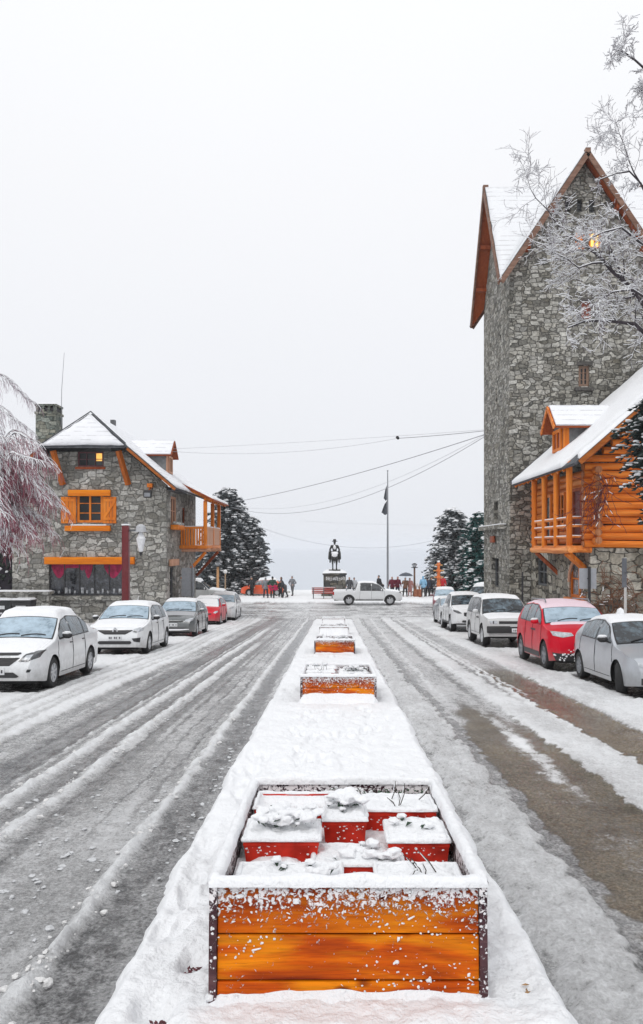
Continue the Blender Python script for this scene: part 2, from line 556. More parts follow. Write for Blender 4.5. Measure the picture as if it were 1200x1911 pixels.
# a closed cloud layer: nearly even, a little brighter overhead than at the horizon
tc = wn.new('ShaderNodeTexCoord'); sx = wn.new('ShaderNodeSeparateXYZ'); wl.new(tc.outputs['Generated'], sx.inputs[0])
rp = wn.new('ShaderNodeValToRGB'); wl.new(sx.outputs[2], rp.inputs[0])
els = rp.color_ramp.elements
els[0].position = 0.0; els[0].color = (0.845, 0.868, 0.918, 1)
els[1].position = 0.75; els[1].color = (1.10, 1.12, 1.15, 1)
e = els.new(0.22); e.color = (0.925, 0.942, 0.985, 1)
e = els.new(0.42); e.color = (0.99, 1.0, 1.03, 1)
nz = wn.new('ShaderNodeTexNoise'); nz.inputs['Scale'].default_value = 1.6; nz.inputs['Detail'].default_value = 4
wl.new(tc.outputs['Generated'], nz.inputs['Vector'])
cl = wn.new('ShaderNodeMapRange'); wl.new(nz.outputs[0], cl.inputs[0]); cl.inputs[3].default_value = 0.975; cl.inputs[4].default_value = 1.025
mul = wn.new('ShaderNodeVectorMath'); mul.operation = 'SCALE'; wl.new(rp.outputs[0], mul.inputs[0]); wl.new(cl.outputs[0], mul.inputs[3])
sc10 = wn.new('ShaderNodeVectorMath'); sc10.operation = 'SCALE'; wl.new(mul.outputs[0], sc10.inputs[0]); sc10.inputs[3].default_value = 10.0
mx = wn.new('ShaderNodeMix'); mx.data_type = 'RGBA'; mx.inputs[0].default_value = 0.93
wl.new(hs.outputs[0], mx.inputs[6]); wl.new(sc10.outputs[0], mx.inputs[7]); wl.new(mx.outputs[2], bg.inputs['Color'])
bg.inputs['Strength'].default_value = 0.1
sd = bpy.data.lights.new('sun', 'SUN'); sd.energy = 0.9; sd.angle = R(25); sd.color = (1.0, 0.97, 0.93)
so = bpy.data.objects.new('sun', sd); COL.objects.link(so)
so.rotation_euler = Vector((math.sin(SUN_AZ) * math.cos(SUN_EL), math.cos(SUN_AZ) * math.cos(SUN_EL), math.sin(SUN_EL))).to_track_quat('Z', 'Y').to_euler()
sc.view_settings.view_transform = 'Standard'; sc.view_settings.look = 'None'; sc.view_settings.exposure = 0.0; sc.view_settings.gamma = 1.0
sc.cycles.use_denoising = True
sc.cycles.volume_bounces = 3; sc.cycles.max_bounces = 8; sc.cycles.diffuse_bounces = 3; sc.cycles.glossy_bounces = 3; sc.cycles.transparent_max_bounces = 8

# ================================================================== the street
def m_road():
    n = NT('slushy_road')
    aw = n.node('ShaderNodeAttribute', attribute_name='wet'); at = n.node('ShaderNodeAttribute', attribute_name='snow'); ab = n.node('ShaderNodeAttribute', attribute_name='brown')
    f1 = n.noise(38, 8, 0.72); f2 = n.noise(7, 6, 0.65); f3 = n.noise(110, 4, 0.6)
    along = n.noise(3.0, 6, 0.6, n.mapping((7, 0.6, 1)))
    k = n.math('ADD', at.outputs['Fac'], n.math('MULTIPLY_ADD', f1, 1.05, -0.525))
    k = n.math('ADD', k, n.math('MULTIPLY_ADD', f2, 0.55, -0.275))
    k = n.math('ADD', k, n.math('MULTIPLY_ADD', along, 0.26, -0.13))
    c = n.ramp(k, [(0.0, (0.045, 0.045, 0.046)), (0.12, (0.16, 0.16, 0.162)), (0.32, (0.40, 0.40, 0.403)), (0.54, (0.63, 0.632, 0.64)), (0.78, (0.87, 0.88, 0.895))])
    f4 = n.noise(34, 7, 0.85); f5 = n.noise(1.6, 5, 0.6)
    agg = n.ramp(f4, [(0.30, (0.022, 0.018, 0.012)), (0.46, (0.115, 0.095, 0.068)), (0.58, (0.24, 0.205, 0.155)), (0.72, (0.50, 0.46, 0.39))])
    agg = n.mix(0.8, agg, n.ramp(f5, [(0.3, (0.55, 0.52, 0.50)), (0.5, (1, 1, 1)), (0.7, (1.35, 1.33, 1.25))]), 'MULTIPLY')
    kb = n.math('MULTIPLY', ab.outputs['Fac'], n.math('SUBTRACT', 1.0, n.math('MULTIPLY_ADD', k, 2.6, -0.45, True)), None, True)
    c = n.mix(kb, c, agg)
    rg = n.ramp(k, [(0.05, (0.12,) * 3), (0.35, (0.22,) * 3), (0.7, (0.6,) * 3)])
    rg = n.math('MULTIPLY', rg, n.math('MULTIPLY_ADD', aw.outputs['Fac'], -0.62, 1.0))
    h = n.math('ADD', n.math('MULTIPLY', f1, 1.0), n.math('MULTIPLY', f3, 0.35))
    nm = n.bump(h, 0.9, 0.035)
    n.l.new(n.math('MULTIPLY_ADD', aw.outputs['Fac'], -0.86, 0.95), nm.node.inputs['Strength'])
    return n.out(c, rg, nm, 0.5)


def road_fields(X, Y):
    """height above the street plane, how snowy (0 bare .. 1 white) and how brown the bare concrete is"""
    wob = (fbm(Y * 0.35, X * 0.2, 5, 3) - 0.5) * 0.30
    wf = (fbm(X * 5, Y * 5, 11, 3) - 0.5)
    x = X + wob * 0.35 + wf * np.where(X > 0, 0.22, 0.10)
    n1 = fbm(X * 2.2, Y * 0.8, 21, 4); n2 = fbm(X * 9, Y * 7, 31, 3); n3 = fbm(X * 30, Y * 26, 41, 2)
    s = np.full_like(X, 0.33) + (n1 - 0.5) * 0.34 + (fbm(X * 0.9, Y * 0.28, 91, 3) - 0.5) * 0.34
    h = np.zeros_like(X)
    brown = np.zeros_like(X); wet = np.zeros_like(X)

    def band(c, w, soft=0.05):
        return 1 - sstep(w, w + soft, np.abs(x - c))

    def put(mask, val):
        nonlocal s
        s = s * (1 - mask) + val * mask
    left = X < 0
    # ---- left lane
    put(band(-1.36, 0.13) * left, 0.15 + (n2 - 0.5) * 0.25)
    put(band(-2.12, 0.42, 0.1) * left, 0.38 + (n1 - 0.5) * 0.4)
    put(band(-3.55, 0.24, 0.1) * left, 0.18 + (n1 - .5) * .3)
    put(band(-2.90, 0.07, 0.04) * left, 0.20)
    put(band(-2.45, 0.06, 0.04) * left, 0.18)
    far = sstep(14, 34, Y)
    for c, wd, hh, y0, y1, sv in ((-1.56, 0.056, 0.062, 0, 60, 0.74), (-2.68, 0.062, 0.05, 0, 30, 0.74), (-3.10, 0.066, 0.06, 0, 40, 0.78), (-3.32, 0.03, 0.02, 6, 40, 0.5),
                                  (-4.02, 0.05, 0.03, 0, 44, 0.42), (-1.95, 0.03, 0.015, 12, 60, 0.45), (-2.25, 0.03, 0.012, 9, 60, 0.12)):
        wid = wd * (0.62 + 0.9 * fbm(Y * 3.5, c * 7, 3, 3))
        m = np.exp(-((x - c) / wid) ** 2) * sstep(y0 - 0.1, y0 + 3, Y) * (1 - sstep(y1 - 8, y1, Y)) * left
        m *= (0.55 + 0.45 * vnoise(Y * 4, c * 3, 8))
        h += hh * m * (0.35 + 1.1 * n2 + 0.35 * (n3 - 0.3))
        mm = np.clip(m * 1.5, 0, 1)
        put(mm, sv + (n2 - 0.5) * 0.5)
    # wet lines left by tyres, lengthwise
    for c, wd in ((-3.42, 0.022), (-3.72, 0.03), (-2.52, 0.02), (-2.82, 0.018), (-1.78, 0.02), (-2.02, 0.016)):
        m = np.exp(-((x - c) / wd) ** 2) * left * (0.3 + 0.7 * vnoise(Y * 0.7, c * 5, 9)) * sstep(5, 9, Y)
        put(np.clip(m * 1.3, 0, 1) * 0.9, 0.0)
        h -= 0.012 * m
    m = sstep(-4.28, -4.42, x)
    put(m, 0.80 + (n1 - 0.5) * 0.5)
    h += m * (0.035 + 0.05 * (n2 - 0.3))
    for c in (-4.9, -5.25, -5.55, -4.66):               # ruts in the parking lane
        r = np.exp(-((x - c + 0.12 * np.sin(Y * 0.4 + c)) / 0.09) ** 2) * left
        put(r * 0.75, 0.42); h -= 0.03 * r
    # under the parked cars: bare wet ground, painted darker still for the shade there
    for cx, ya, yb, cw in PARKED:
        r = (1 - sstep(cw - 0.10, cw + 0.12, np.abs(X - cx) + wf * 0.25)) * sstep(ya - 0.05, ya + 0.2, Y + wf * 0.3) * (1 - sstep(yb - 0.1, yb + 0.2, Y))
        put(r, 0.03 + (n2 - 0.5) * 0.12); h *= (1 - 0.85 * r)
    # ---- right lane
    right = X > 0
    near = 1 - sstep(11.0, 13.5, Y + (n1 - .5) * 4)
    put(band(1.40, 0.24, 0.05) * right, 0.56 + (n1 - 0.5) * 0.28 + (n2 - 0.5) * 0.2)
    h += band(1.42, 0.2, 0.1) * right * 0.035 * (0.4 + n2 + n3 * 0.5)
    put(band(1.76, 0.08, 0.04) * right, 0.27 + (n2 - 0.5) * 0.2)
    m = band(2.32, 0.47, 0.06) * right
    put(m * near, 0.03 + (n1 - 0.5) * 0.85 + (n2 - 0.5) * 0.35 + 0.5 * np.exp(-((x - 2.42) / 0.12) ** 2) * sstep(6.5, 9, Y))
    brown = np.maximum(brown, m * near)
    put(m * (1 - near), 0.44 + (n1 - 0.5) * 0.35)
    m2 = band(3.15, 0.34, 0.06) * right
    put(m2, 0.70 + (n1 - 0.5) * 0.4); h += m2 * 0.03 * (0.3 + n2)
    m3 = band(3.88, 0.38, 0.05) * right
    nr2 = 1 - sstep(17.5, 20, Y)
    put(m3 * nr2, 0.04 + (n1 - 0.5) * 0.14); brown = np.maximum(brown, m3 * nr2); wet = np.maximum(wet, m3 * nr2 * sstep(7, 10, Y) * (0.75 + 0.25 * n1)); wet = np.maximum(wet, m * near * 0.45 * n1 * (n1 > .45))
    put(m3 * (1 - nr2), 0.40 + (n1 - 0.5) * 0.3)
    for c, wd, val in ((1.62, 0.035, 0.16), (2.02, 0.05, 0.70), (2.6, 0.07, 0.16), (2.85, 0.05, 0.72), (3.3, 0.06, 0.2), (3.6, 0.05, 0.7)):
        cc = c + 0.25 * np.clip((Y - 25) / 20, 0, 1) * (1 if c > 2 else -0.2)
        m = np.exp(-((x - cc) / wd) ** 2) * right * sstep(12, 16, Y)
        put(np.clip(m * 1.2, 0, 1) * 0.85, val)
        h += (0.02 if val > 0.5 else -0.01) * m
    m = sstep(4.24, 4.34, x)
    put(m * right * (1 - 0), np.where(right, 0.66 + (n1 - 0.5) * 0.5, s)) if False else None
    mr = m * right
    keep = s.copy()
    carm = np.zeros_like(X)
    for cx, ya, yb, cw in PARKED:
        carm = np.maximum(carm, (1 - sstep(cw - 0.10, cw + 0.12, np.abs(X - cx) + wf * 0.25)) * sstep(ya - 0.05, ya + 0.2, Y + wf * 0.3) * (1 - sstep(yb - 0.1, yb + 0.2, Y)))
    mr = mr * (1 - carm)
    put(mr, 0.68 + (n1 - 0.5) * 0.5); h += mr * (0.02 + 0.04 * n2)
    # ---- joints in the concrete
    for yj in (5.42, 9.4):
        j = np.exp(-((Y - yj - 0.03 * (X - 2)) / 0.012) ** 2) * brown
        s = s - 0.5 * j; h -= 0.02 * j
    # ---- the crossing at the foot of the street
    cr = sstep(46.0, 47.5, Y + (n1 - .5) * 3)
    put(cr, 0.40 + (n1 - 0.5) * 0.5 + (fbm(X * 0.25, Y * 2.5, 61, 4) - 0.5) * 0.6)
    pl = sstep(59.3, 60.3, Y + (n1 - .5) * 1.5)
    put(pl, 0.92)
    h += pl * 0.10
    h += (n2 - 0.5) * 0.026 * np.clip(s * 2, 0.4, 1.4) + (n3 - 0.5) * 0.016
    wet = np.maximum(wet, np.clip((0.30 - s) * 2.6, 0, 0.6) * left * (X > -4.3))
    wet = np.maximum(wet, band(-1.36, 0.12) * left * 0.3 * np.clip(0.6 - s, 0, 1) * 2)
    return h, s, brown, wet


# parked cars: centre x, front y, rear y, half width of the ground darkened beneath them
PARKED = [(-6.42, 14.5, 18.8, 0.80), (-6.42, 22.6, 26.6, 0.8), (-6.4, 30.6, 34.9, 0.8), (-6.75, 39.8, 43.6, 0.8), (-6.6, 44.6, 48.9, 0.85),
          (6.2, 13.7, 17.7, 0.78), (6.05, 18.0, 22.1, 0.82), (5.85, 25.1, 29.6, 0.85), (6.1, 33.6, 38.6, 0.85), (6.5, 40.4, 44.2, 0.8)]


def zg_np(Y):
    return np.where(Y < 45, -SLOPE * Y, np.maximum(-2.34, -SLOPE * 45 - 0.02 * (Y - 45)))


rows = [1.6]
while rows[-1] < 46: rows.append(rows[-1] * 1.0046)
while rows[-1] < 76: rows.append(rows[-1] + 0.30)
rows = np.array(rows)
def spaced(a, b, st): return np.linspace(a, b, max(2, int(round((b - a) / st)) + 1))[:-1]
cols = np.concatenate([spaced(-7.9, -5.0, 0.05), spaced(-5.0, -2.2, 0.026), spaced(-2.2, -1.0, 0.018), [-1.0, 1.0], spaced(1.03, 2.4, 0.018),
                       spaced(2.4, 4.6, 0.026), spaced(4.6, 7.2, 0.05), [7.2]])
Yg, Xg = np.meshgrid(rows, cols, indexing='ij')
hh, ss, bb, ww_ = road_fields(Xg, Yg)
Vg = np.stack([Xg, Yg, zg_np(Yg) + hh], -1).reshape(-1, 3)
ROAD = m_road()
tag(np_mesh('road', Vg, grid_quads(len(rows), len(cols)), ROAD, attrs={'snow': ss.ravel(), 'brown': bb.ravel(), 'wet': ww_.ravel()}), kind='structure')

# plaza to both sides of the street's foot, and the lower bank to the lake
def side_ground(name, x0, x1, y0, y1, st, off=0.0, drop=0.0, snowv=0.9):
    xs = np.arange(x0, x1 + st / 2, st); ys = np.arange(y0, y1 + st / 2, st)
    Y, X = np.meshgrid(ys, xs, indexing='ij')
    h, s, b, _w = road_fields(np.where(np.abs(X) > 7.5, np.sign(X) * 7.5, X), Y)
    n = fbm(X * 1.3, Y * 1.3, 77, 4)
    s = np.where(Y > 46.5, s, snowv + (n - .5) * .3)
    Z = zg_np(Y) + off + (n - 0.5) * 0.05
    Z = np.where(Y > 46.5, zg_np(Y) + h * 0.6, Z)
    V = np.stack([X, Y, Z], -1).reshape(-1, 3)
    return tag(np_mesh(name, V, grid_quads(len(ys), len(xs)), ROAD, attrs={'snow': s.ravel(), 'brown': b.ravel() * 0}), kind='structure')


def pavement(name, x0, x1):
    xs = np.linspace(x0, x1, 60); ys = np.concatenate([spaced(1, 30, 0.12), spaced(30, 46.3, 0.2), [46.3]])
    Y, X = np.meshgrid(ys, xs, indexing='ij')
    inner = x1 if x0 < 0 else x0
    d = np.abs(X - inner)
    n = fbm(X * 2, Y * 2, 71, 4)
    Z = zg_np(Y) + 0.15 * sstep(0.0, 0.07, d) + (n - 0.5) * 0.07 - 0.02
    Z = np.where(Y > 46.0, zg_np(Y) - 0.05, Z)
    V = np.stack([X, Y, Z], -1).reshape(-1, 3)
    s = 0.9 + (n - 0.5) * 0.4
    return tag(np_mesh(name, V, grid_quads(len(ys), len(xs)), ROAD, attrs={'snow': s.ravel(), 'brown': np.zeros(s.size)}), kind='structure')


pavement('pavement', -34.0, -7.55)
pavement('pavement', 6.95, 34.0)
side_ground('plaza_ground', -60, -7.6, 46.0, 76, 0.5)
side_ground('plaza_ground', 7.0, 60, 46.0, 76, 0.5)

# bank falling from the plaza to the lake and the lake itself
xs = np.linspace(-400, 400, 60); ys = np.array([75.9, 78, 84, 100, 130, 170])
zz = np.array([-2.4, -2.9, -4, -6, -8.5, -10.5])
Y, X = np.meshgrid(ys, xs, indexing='ij'); Z = np.repeat(zz[:, None], len(xs), 1) + (fbm(X * .2, Y * .2, 3) - .5) * 1.0 * (Y > 76)
tag(np_mesh('lake_bank', np.stack([X, Y, Z], -1).reshape(-1, 3), grid_quads(len(ys), len(xs)), SNOW), kind='structure')


def m_lake():
    n = NT('lake_water')
    f = n.noise(0.05, 6, 0.6, n.mapping((1, 3, 1))); f2 = n.noise(0.8, 4, 0.6)
    c = n.ramp(f, [(0.3, (0.42, 0.46, 0.52)), (0.7, (0.48, 0.52, 0.58))])
    return n.out(c, 0.3, n.bump(f2, 0.1, 0.1), 0.6)


V = [(-5000, 120, -9), (5000, 120, -9), (5000, 6000, -9), (-5000, 6000, -9)]
tag(np_mesh('lake', V, [[0, 1, 2, 3]], m_lake(), smooth=False), kind='structure')
# the town's ground beyond the pavements and behind the camera
_gy = np.array([-60, 45, 60, 76.2]); _gx = np.array([-400.0, 400.0]); Y, X = np.meshgrid(_gy, _gx, indexing='ij')
tag(np_mesh('ground', np.stack([X, Y, zg_np(Y) - 0.16], -1).reshape(-1, 3), grid_quads(4, 2), SNOW, smooth=False), kind='structure')

# ================================================================== the median strip under its snow
ys = [1.6]
while ys[-1] < 46: ys.append(ys[-1] * 1.0052)
ys = np.array(ys); ys = ys[ys < 45.7]
xs = np.linspace(-1.30, 1.30, 190)
Y, X = np.meshgrid(ys, xs, indexing='ij')
ew = 1.145 + (fbm(Y * 1.1, np.sign(X) * 3, 13, 4) - 0.5) * 0.10 + (fbm(X * 8, Y * 8, 14, 2) - .5) * 0.05
endd = np.maximum(0, (Y - 44.6)) * 1.0
dd = ew - np.abs(X)
top = 0.115 + (fbm(X * 1.6, Y * 1.6, 15, 4) - 0.5) * 0.07 + (fbm(X * 7, Y * 7, 16, 3) - 0.5) * 0.055 + (fbm(X * 26, Y * 26, 17, 2) - 0.5) * 0.016
foot = np.zeros_like(X)
rf = random.Random(5)
for i in range(230):                                    # trodden footprints
    fy = rf.choice([rf.uniform(6.0, 12.3), rf.uniform(6.0, 12.3), rf.uniform(15, 40)]); fx = rf.uniform(-0.55, 0.8)
    if i % 5 == 0: fx = rf.uniform(-1.0, -0.75); fy = rf.uniform(3, 9)
    a = rf.uniform(-0.5, 0.5); ca, sa = math.cos(a), math.sin(a)
    u = (X - fx) * ca + (Y - fy) * sa; v = -(X - fx) * sa + (Y - fy) * ca
    m = np.exp(-((u / 0.055) ** 4 + (v / 0.14) ** 4))
    foot = np.maximum(foot, m * rf.uniform(0.3, 1))
top -= 0.062 * foot
hole = np.zeros_like(X)
for hx, hy in ((-0.735, 3.98), (-0.80, 3.50), (-0.74, 3.40), (0.93, 3.72)):
    m = np.exp(-(((X - hx) / 0.055) ** 2 + ((Y - hy) / 0.07) ** 2)); hole = np.maximum(hole, m * (0.4 if hx > 0 else 1))
top -= 0.10 * hole
Zm = -0.06 + (top + 0.06) * sstep(-0.02, 0.13, dd) ** 0.8
Zm = np.where(Y > 44.9, Zm - sstep(44.9, 45.6, Y) * 0.2, Zm)
Vm = np.stack([X, Y, zg_np(Y) + Zm], -1).reshape(-1, 3)
tag(np_mesh('median_strip', Vm, grid_quads(len(ys), len(xs)), SNOW), kind='structure')

# chunks of ice and slush thrown up beside the tracks
mb = MB(); rs = random.Random(3)
for i in range(900):
    if i < 520 and i % 3 == 0: continue
    if i < 520: x = rs.gauss(-2.05, 0.26); y = 3.2 + rs.random() ** 2.2 * 5.5
    elif i < 640: x = rs.choice((-1.56, -2.68, -3.1)) + rs.gauss(0, 0.10); y = rs.uniform(3.3, 16)
    elif i < 760: x = rs.uniform(1.2, 1.62); y = rs.uniform(3.3, 10)
    elif i < 830: x = rs.uniform(2.8, 3.5); y = rs.uniform(6, 16)
    else: x = rs.gauss(-1.22, 0.05); y = rs.uniform(5, 12)
    r = min(0.028, 0.006 + rs.expovariate(1 / 0.006)); z = zg(y) + 0.006
    mb.blob((x, y, z), (r * rs.uniform(0.8, 1.4), r * rs.uniform(0.8, 1.4), r * rs.uniform(0.25, 0.5)), i, rough=0.4)
ICE = m_snow('slush_ice', (0.60, 0.61, 0.625), 50)
for i in range(700):                                    # crumbs piled along the ridges and the edge of the strip
    k = i % 3; y = 3.2 + rs.random() ** 1.7 * (12 if k else 9)
    x = ((-1.56, -2.68, -3.10, -1.17)[k] + rs.gauss(0, 0.045)) - (float(fbm(y * 0.35, -0.4, 5, 3)) - 0.5) * 0.30 * 0.35
    r = min(0.02, 0.005 + rs.expovariate(1 / 0.007)); z = zg(y) + 0.012 + (0.03 if abs(x + 3.1) < 2 and k < 3 else 0.0) * rs.random()
    mb.blob((x, y, z), (r * rs.uniform(0.9, 1.6), r * rs.uniform(0.9, 1.6), r * rs.uniform(0.6, 1.0)), i, mi=1, rough=0.35, n=6, m=4)
tag(mb.build('slush_chunks', [ICE, m_snow('ridge_snow', (0.74, 0.735, 0.73), 50)], smooth=True, angle=60), 'broken lumps of grey slush scattered along the tyre tracks', 'slush', kind='stuff')

# the damp winter air over the lake
hm = bpy.data.materials.new('winter_haze'); hm.use_nodes = True; hn, hl = hm.node_tree.nodes, hm.node_tree.links
hn.remove(hn['Principled BSDF']); pv = hn.new('ShaderNodeVolumePrincipled'); pv.inputs['Color'].default_value = (0.97, 0.98, 1.0, 1)
pv.inputs['Density'].default_value = 0.0004; pv.inputs['Anisotropy'].default_value = 0.2
hl.new(pv.outputs[0], hn['Material Output'].inputs['Volume'])
def m_haze(): return hm
tag(MB().box(-5200, 5200, -300, 6200, -12, 26).build('haze', hm), kind='stuff')
# ================================================================== planters on the median
POT = plain('red_plastic', (0.52, 0.028, 0.014), 0.5, 0.35, 9, spec=0.15)
SOIL = plain('dark_soil', (0.03, 0.025, 0.02), 0.9, 0.4, 20, 0.6)


def m_frosted_plank(name, hgt, heavy, dark=False):
    """varnished board with frost driven onto it, thick below the rim"""
    n = NT(name)
    oi = n.node('ShaderNodeObjectInfo')
    vv = n.node('ShaderNodeVectorMath', operation='MULTIPLY_ADD'); n.l.new(oi.outputs['Random'], vv.inputs[0]); vv.inputs[1].default_value = (7, 3, 5); n.l.new(n.co.outputs['Object'], vv.inputs[2])
    v = n.mapping((0.55, 9, 9), vec=vv.outputs[0])
    g = n.noise(1.5, 8, 0.62, v, 1.2); g2 = n.noise(11, 4, 0.7, v); big = n.noise(1.1, 3, 0.5, n.mapping((1.2, 5, 5), vec=vv.outputs[0]), 0.8)
    c = n.ramp(g, [(0.30, (0.13, 0.014, 0.003)), (0.45, (0.48, 0.066, 0.002)), (0.58, (0.72, 0.135, 0.002)), (0.74, (0.96, 0.32, 0.005))])
    c = n.mix(0.55, c, n.ramp(big, [(0.36, (0.16, 0.014, 0.004)), (0.48, (0.56, 0.085, 0.002)), (0.64, (0.95, 0.34, 0.005))]))
    c = n.mix(0.5, c, n.ramp(g2, [(0.32, (0.38, 0.30, 0.28)), (0.5, (1, 1, 1))]), 'MULTIPLY')
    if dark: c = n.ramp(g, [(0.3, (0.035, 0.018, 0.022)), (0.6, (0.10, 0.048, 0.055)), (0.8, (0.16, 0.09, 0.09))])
    vr = n.node('ShaderNodeTexVoronoi'); vr.inputs['Scale'].default_value = 3.2; n.l.new(n.mapping((1, 1, 2.0), vec=vv.outputs[0]), vr.inputs['Vector'])
    kn = n.ramp(vr.outputs['Distance'], [(0.05, (0.16, 0.07, 0.05)), (0.10, (0.55, 0.42, 0.35)), (0.16, (1, 1, 1))])
    c = n.mix(1.0, c, kn, 'MULTIPLY')
    sx = n.node('ShaderNodeSeparateXYZ'); n.l.new(n.co.outputs['Object'], sx.inputs[0])
    q = n.math('DIVIDE', sx.outputs[2], hgt)
    f = n.noise(42, 5, 0.62, n.mapping((1.0, 1, 1.0), rot=(0, 0.6, 0)), 0.7); f2 = n.noise(5, 4, 0.6)
    thr = n.ramp(q, [(0.0, (0.66 - 0.22 * heavy,) * 3), (0.45, (0.665 - 0.20 * heavy,) * 3), (0.74, (0.56 - 0.10 * heavy,) * 3), (0.97, (0.42,) * 3)])
    m = n.math('SUBTRACT', n.math('ADD', f, n.math('MULTIPLY_ADD', f2, 0.34, -0.17)), thr)
    m = n.math('MULTIPLY', m, 14.0, None, True)
    c = n.mix(m, c, (0.80, 0.77, 0.78))
    wetz = n.ramp(q, [(0.55, (1, 1, 1)), (0.95, (0.42, 0.34, 0.42))])
    c = n.mix(n.math('SUBTRACT', 1.0, m), c, n.mix(1.0, c, wetz, 'MULTIPLY'))
    nm = n.bump(n.math('ADD', n.math('MULTIPLY', m, 1.0), n.math('MULTIPLY', g2, 0.25)), 0.7, 0.012)
    return n.out(c, 0.42, nm, 0.12)


LEAF = plain('dark_green_leaf', (0.025, 0.06, 0.03), 0.6, 0.4, 30)
STALK = plain('dry_stalk', (0.05, 0.04, 0.03), 0.8)
TILT = -math.atan(SLOPE)


def planter(cx, y0, width, length, hgt, seed, label, heavy=0.0, rows_=3, flecks=700):
    base = Vector((cx, y0, zg(y0) + 0.10))
    t = thing('wooden_planter', label, 'planter', base, (TILT, 0, 0), 'wooden planters along the median strip')
    hw = width / 2; rnd = random.Random(seed); th = 0.035
    # three planks in front and behind
    FPL = m_frosted_plank('frosted_plank_%d' % seed, hgt, heavy)
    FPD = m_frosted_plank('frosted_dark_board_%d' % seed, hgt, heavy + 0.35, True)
    hs_ = [0.0, hgt * 0.17, hgt * 0.57, hgt]
    for k in range(3):
        m = MB().box(-hw + 0.035, hw - 0.035, 0, th, hs_[k] + (0.004 if k else -0.12), hs_[k + 1] - 0.004)
        o = m.build('front_plank', FPL, t, bevel=0.006)
        o.location = (0, rnd.uniform(-0.003, 0.003), 0)
    for k in range(3):
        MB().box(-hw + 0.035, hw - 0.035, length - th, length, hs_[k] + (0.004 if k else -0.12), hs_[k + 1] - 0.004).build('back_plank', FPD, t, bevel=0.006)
    for sx in (-1, 1):
        for k in range(3):
            xa, xb = sorted((sx * (hw - 0.034), sx * (hw - 0.002)))
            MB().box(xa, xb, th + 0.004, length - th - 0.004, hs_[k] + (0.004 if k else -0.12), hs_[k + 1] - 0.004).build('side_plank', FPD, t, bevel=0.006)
        for yy in (0, length):
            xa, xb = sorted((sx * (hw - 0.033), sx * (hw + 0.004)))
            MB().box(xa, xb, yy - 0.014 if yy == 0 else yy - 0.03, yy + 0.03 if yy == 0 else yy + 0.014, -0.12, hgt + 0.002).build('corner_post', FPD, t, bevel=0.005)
    MB().box(-hw + 0.04, hw - 0.04, th, length - th, -0.1, hgt * 0.60).build('soil', SOIL, t)
    U, W_ = np.meshgrid(np.linspace(-hw + 0.04, hw - 0.04, 70), np.linspace(th, length - th, 90))
    Zs = hgt * 0.71 + 0.13 * (fbm(U * 5 + seed, W_ * 5, seed, 4) - 0.42) + 0.03 * (fbm(U * 25, W_ * 25, seed, 2) - .5)
    np_mesh('soil_snow', np.stack([U, W_, Zs], -1).reshape(-1, 3), grid_quads(90, 70), SNOW, t)
    # snow along the four rims
    def rim(p0, p1, wdt, sd):
        n = 70; a = np.array(p0); b = np.array(p1); u = np.linspace(0, 1, n); L = np.linalg.norm(b - a)
        d = (b - a) / L; sdv = np.array([-d[1], d[0], 0])
        k = 9; prof = np.linspace(0, math.pi, k)
        V = []
        for i in range(n):
            e = min(u[i], 1 - u[i]) * L
            hgt_ = (0.048 + 0.030 * (float(fbm(u[i] * L * 7, sd, seed, 3)) - 0.5)) * (0.6 + 0.4 * min(1, e / 0.03))
            wv = wdt * (1 + 0.35 * (float(fbm(u[i] * L * 9, sd + 5, seed, 3)) - 0.5))
            for q in prof:
                V.append(a + d * L * u[i] + sdv * (math.cos(q) * wv) + np.array([0, 0, math.sin(q) ** 0.75 * hgt_ - 0.004]))
        return np_mesh('rim_snow', V, grid_quads(n, k), SNOW, t)
    rim((-hw - 0.005, 0.014, hgt), (hw + 0.005, 0.014, hgt), 0.036, 1)
    rim((-hw - 0.005, length - 0.014, hgt), (hw + 0.005, length - 0.014, hgt), 0.034, 2)
    rim((-hw + 0.016, 0, hgt), (-hw + 0.016, length, hgt), 0.034, 3)
    rim((hw - 0.016, 0, hgt), (hw - 0.016, length, hgt), 0.034, 4)
    # snow stuck to the planks: thick below the rim, thinning downwards, and a drift along the foot
    mb = MB()
    for i in range(flecks):
        u = rnd.random()
        v = rnd.random() ** (2.2 - heavy) if rnd.random() < 0.78 else rnd.uniform(0, 0.92)
        z = hgt * (1 - v) - 0.01
        x = rnd.uniform(-hw, hw)
        if v > 0.3 and float(vnoise(x * 5 + seed, z * 8, 4)) < 0.55 - heavy * 0.3: continue
        r = rnd.uniform(0.002, 0.0055) * (1.25 if v < 0.15 else 1) * (1.7 if rnd.random() < 0.10 else 1) * (1 + heavy * 0.8)
        if rnd.random() < 0.15:                          # short streaks
            a = rnd.uniform(0.3, 1.2) * rnd.choice((-1, 1)); L = r * rnd.uniform(1.5, 5.0)
            mb.tube([(x, -0.003, z), (x + L * math.cos(a), -0.004, z + L * math.sin(a) * 0.8)], [r * 0.6, r * 0.4], 5, round_=True)
        else:
            mb.blob((x, -0.002, z), (r * rnd.uniform(0.8, 1.7), r * 0.7, r * rnd.uniform(0.7, 1.3)), seed * 1000 + i, rough=0.4, n=6, m=4)
    for i in range(int(60 + heavy * 60)):
        x = rnd.uniform(-hw, hw); r = rnd.uniform(0.008, 0.024)
        mb.blob((x, -0.004, rnd.uniform(-0.01, 0.02)), (r, r * 0.7, r), seed + i, rough=0.35)
    for sx in (-1, 1):
        for i in range(int(flecks * 0.03)):
            z = rnd.uniform(0, hgt); r = rnd.uniform(0.003, 0.008)
            mb.blob((sx * (hw - 0.015) + rnd.uniform(-.014, .014), -0.015, z), (r, r * 0.7, r), seed * 7 + i, rough=0.35)
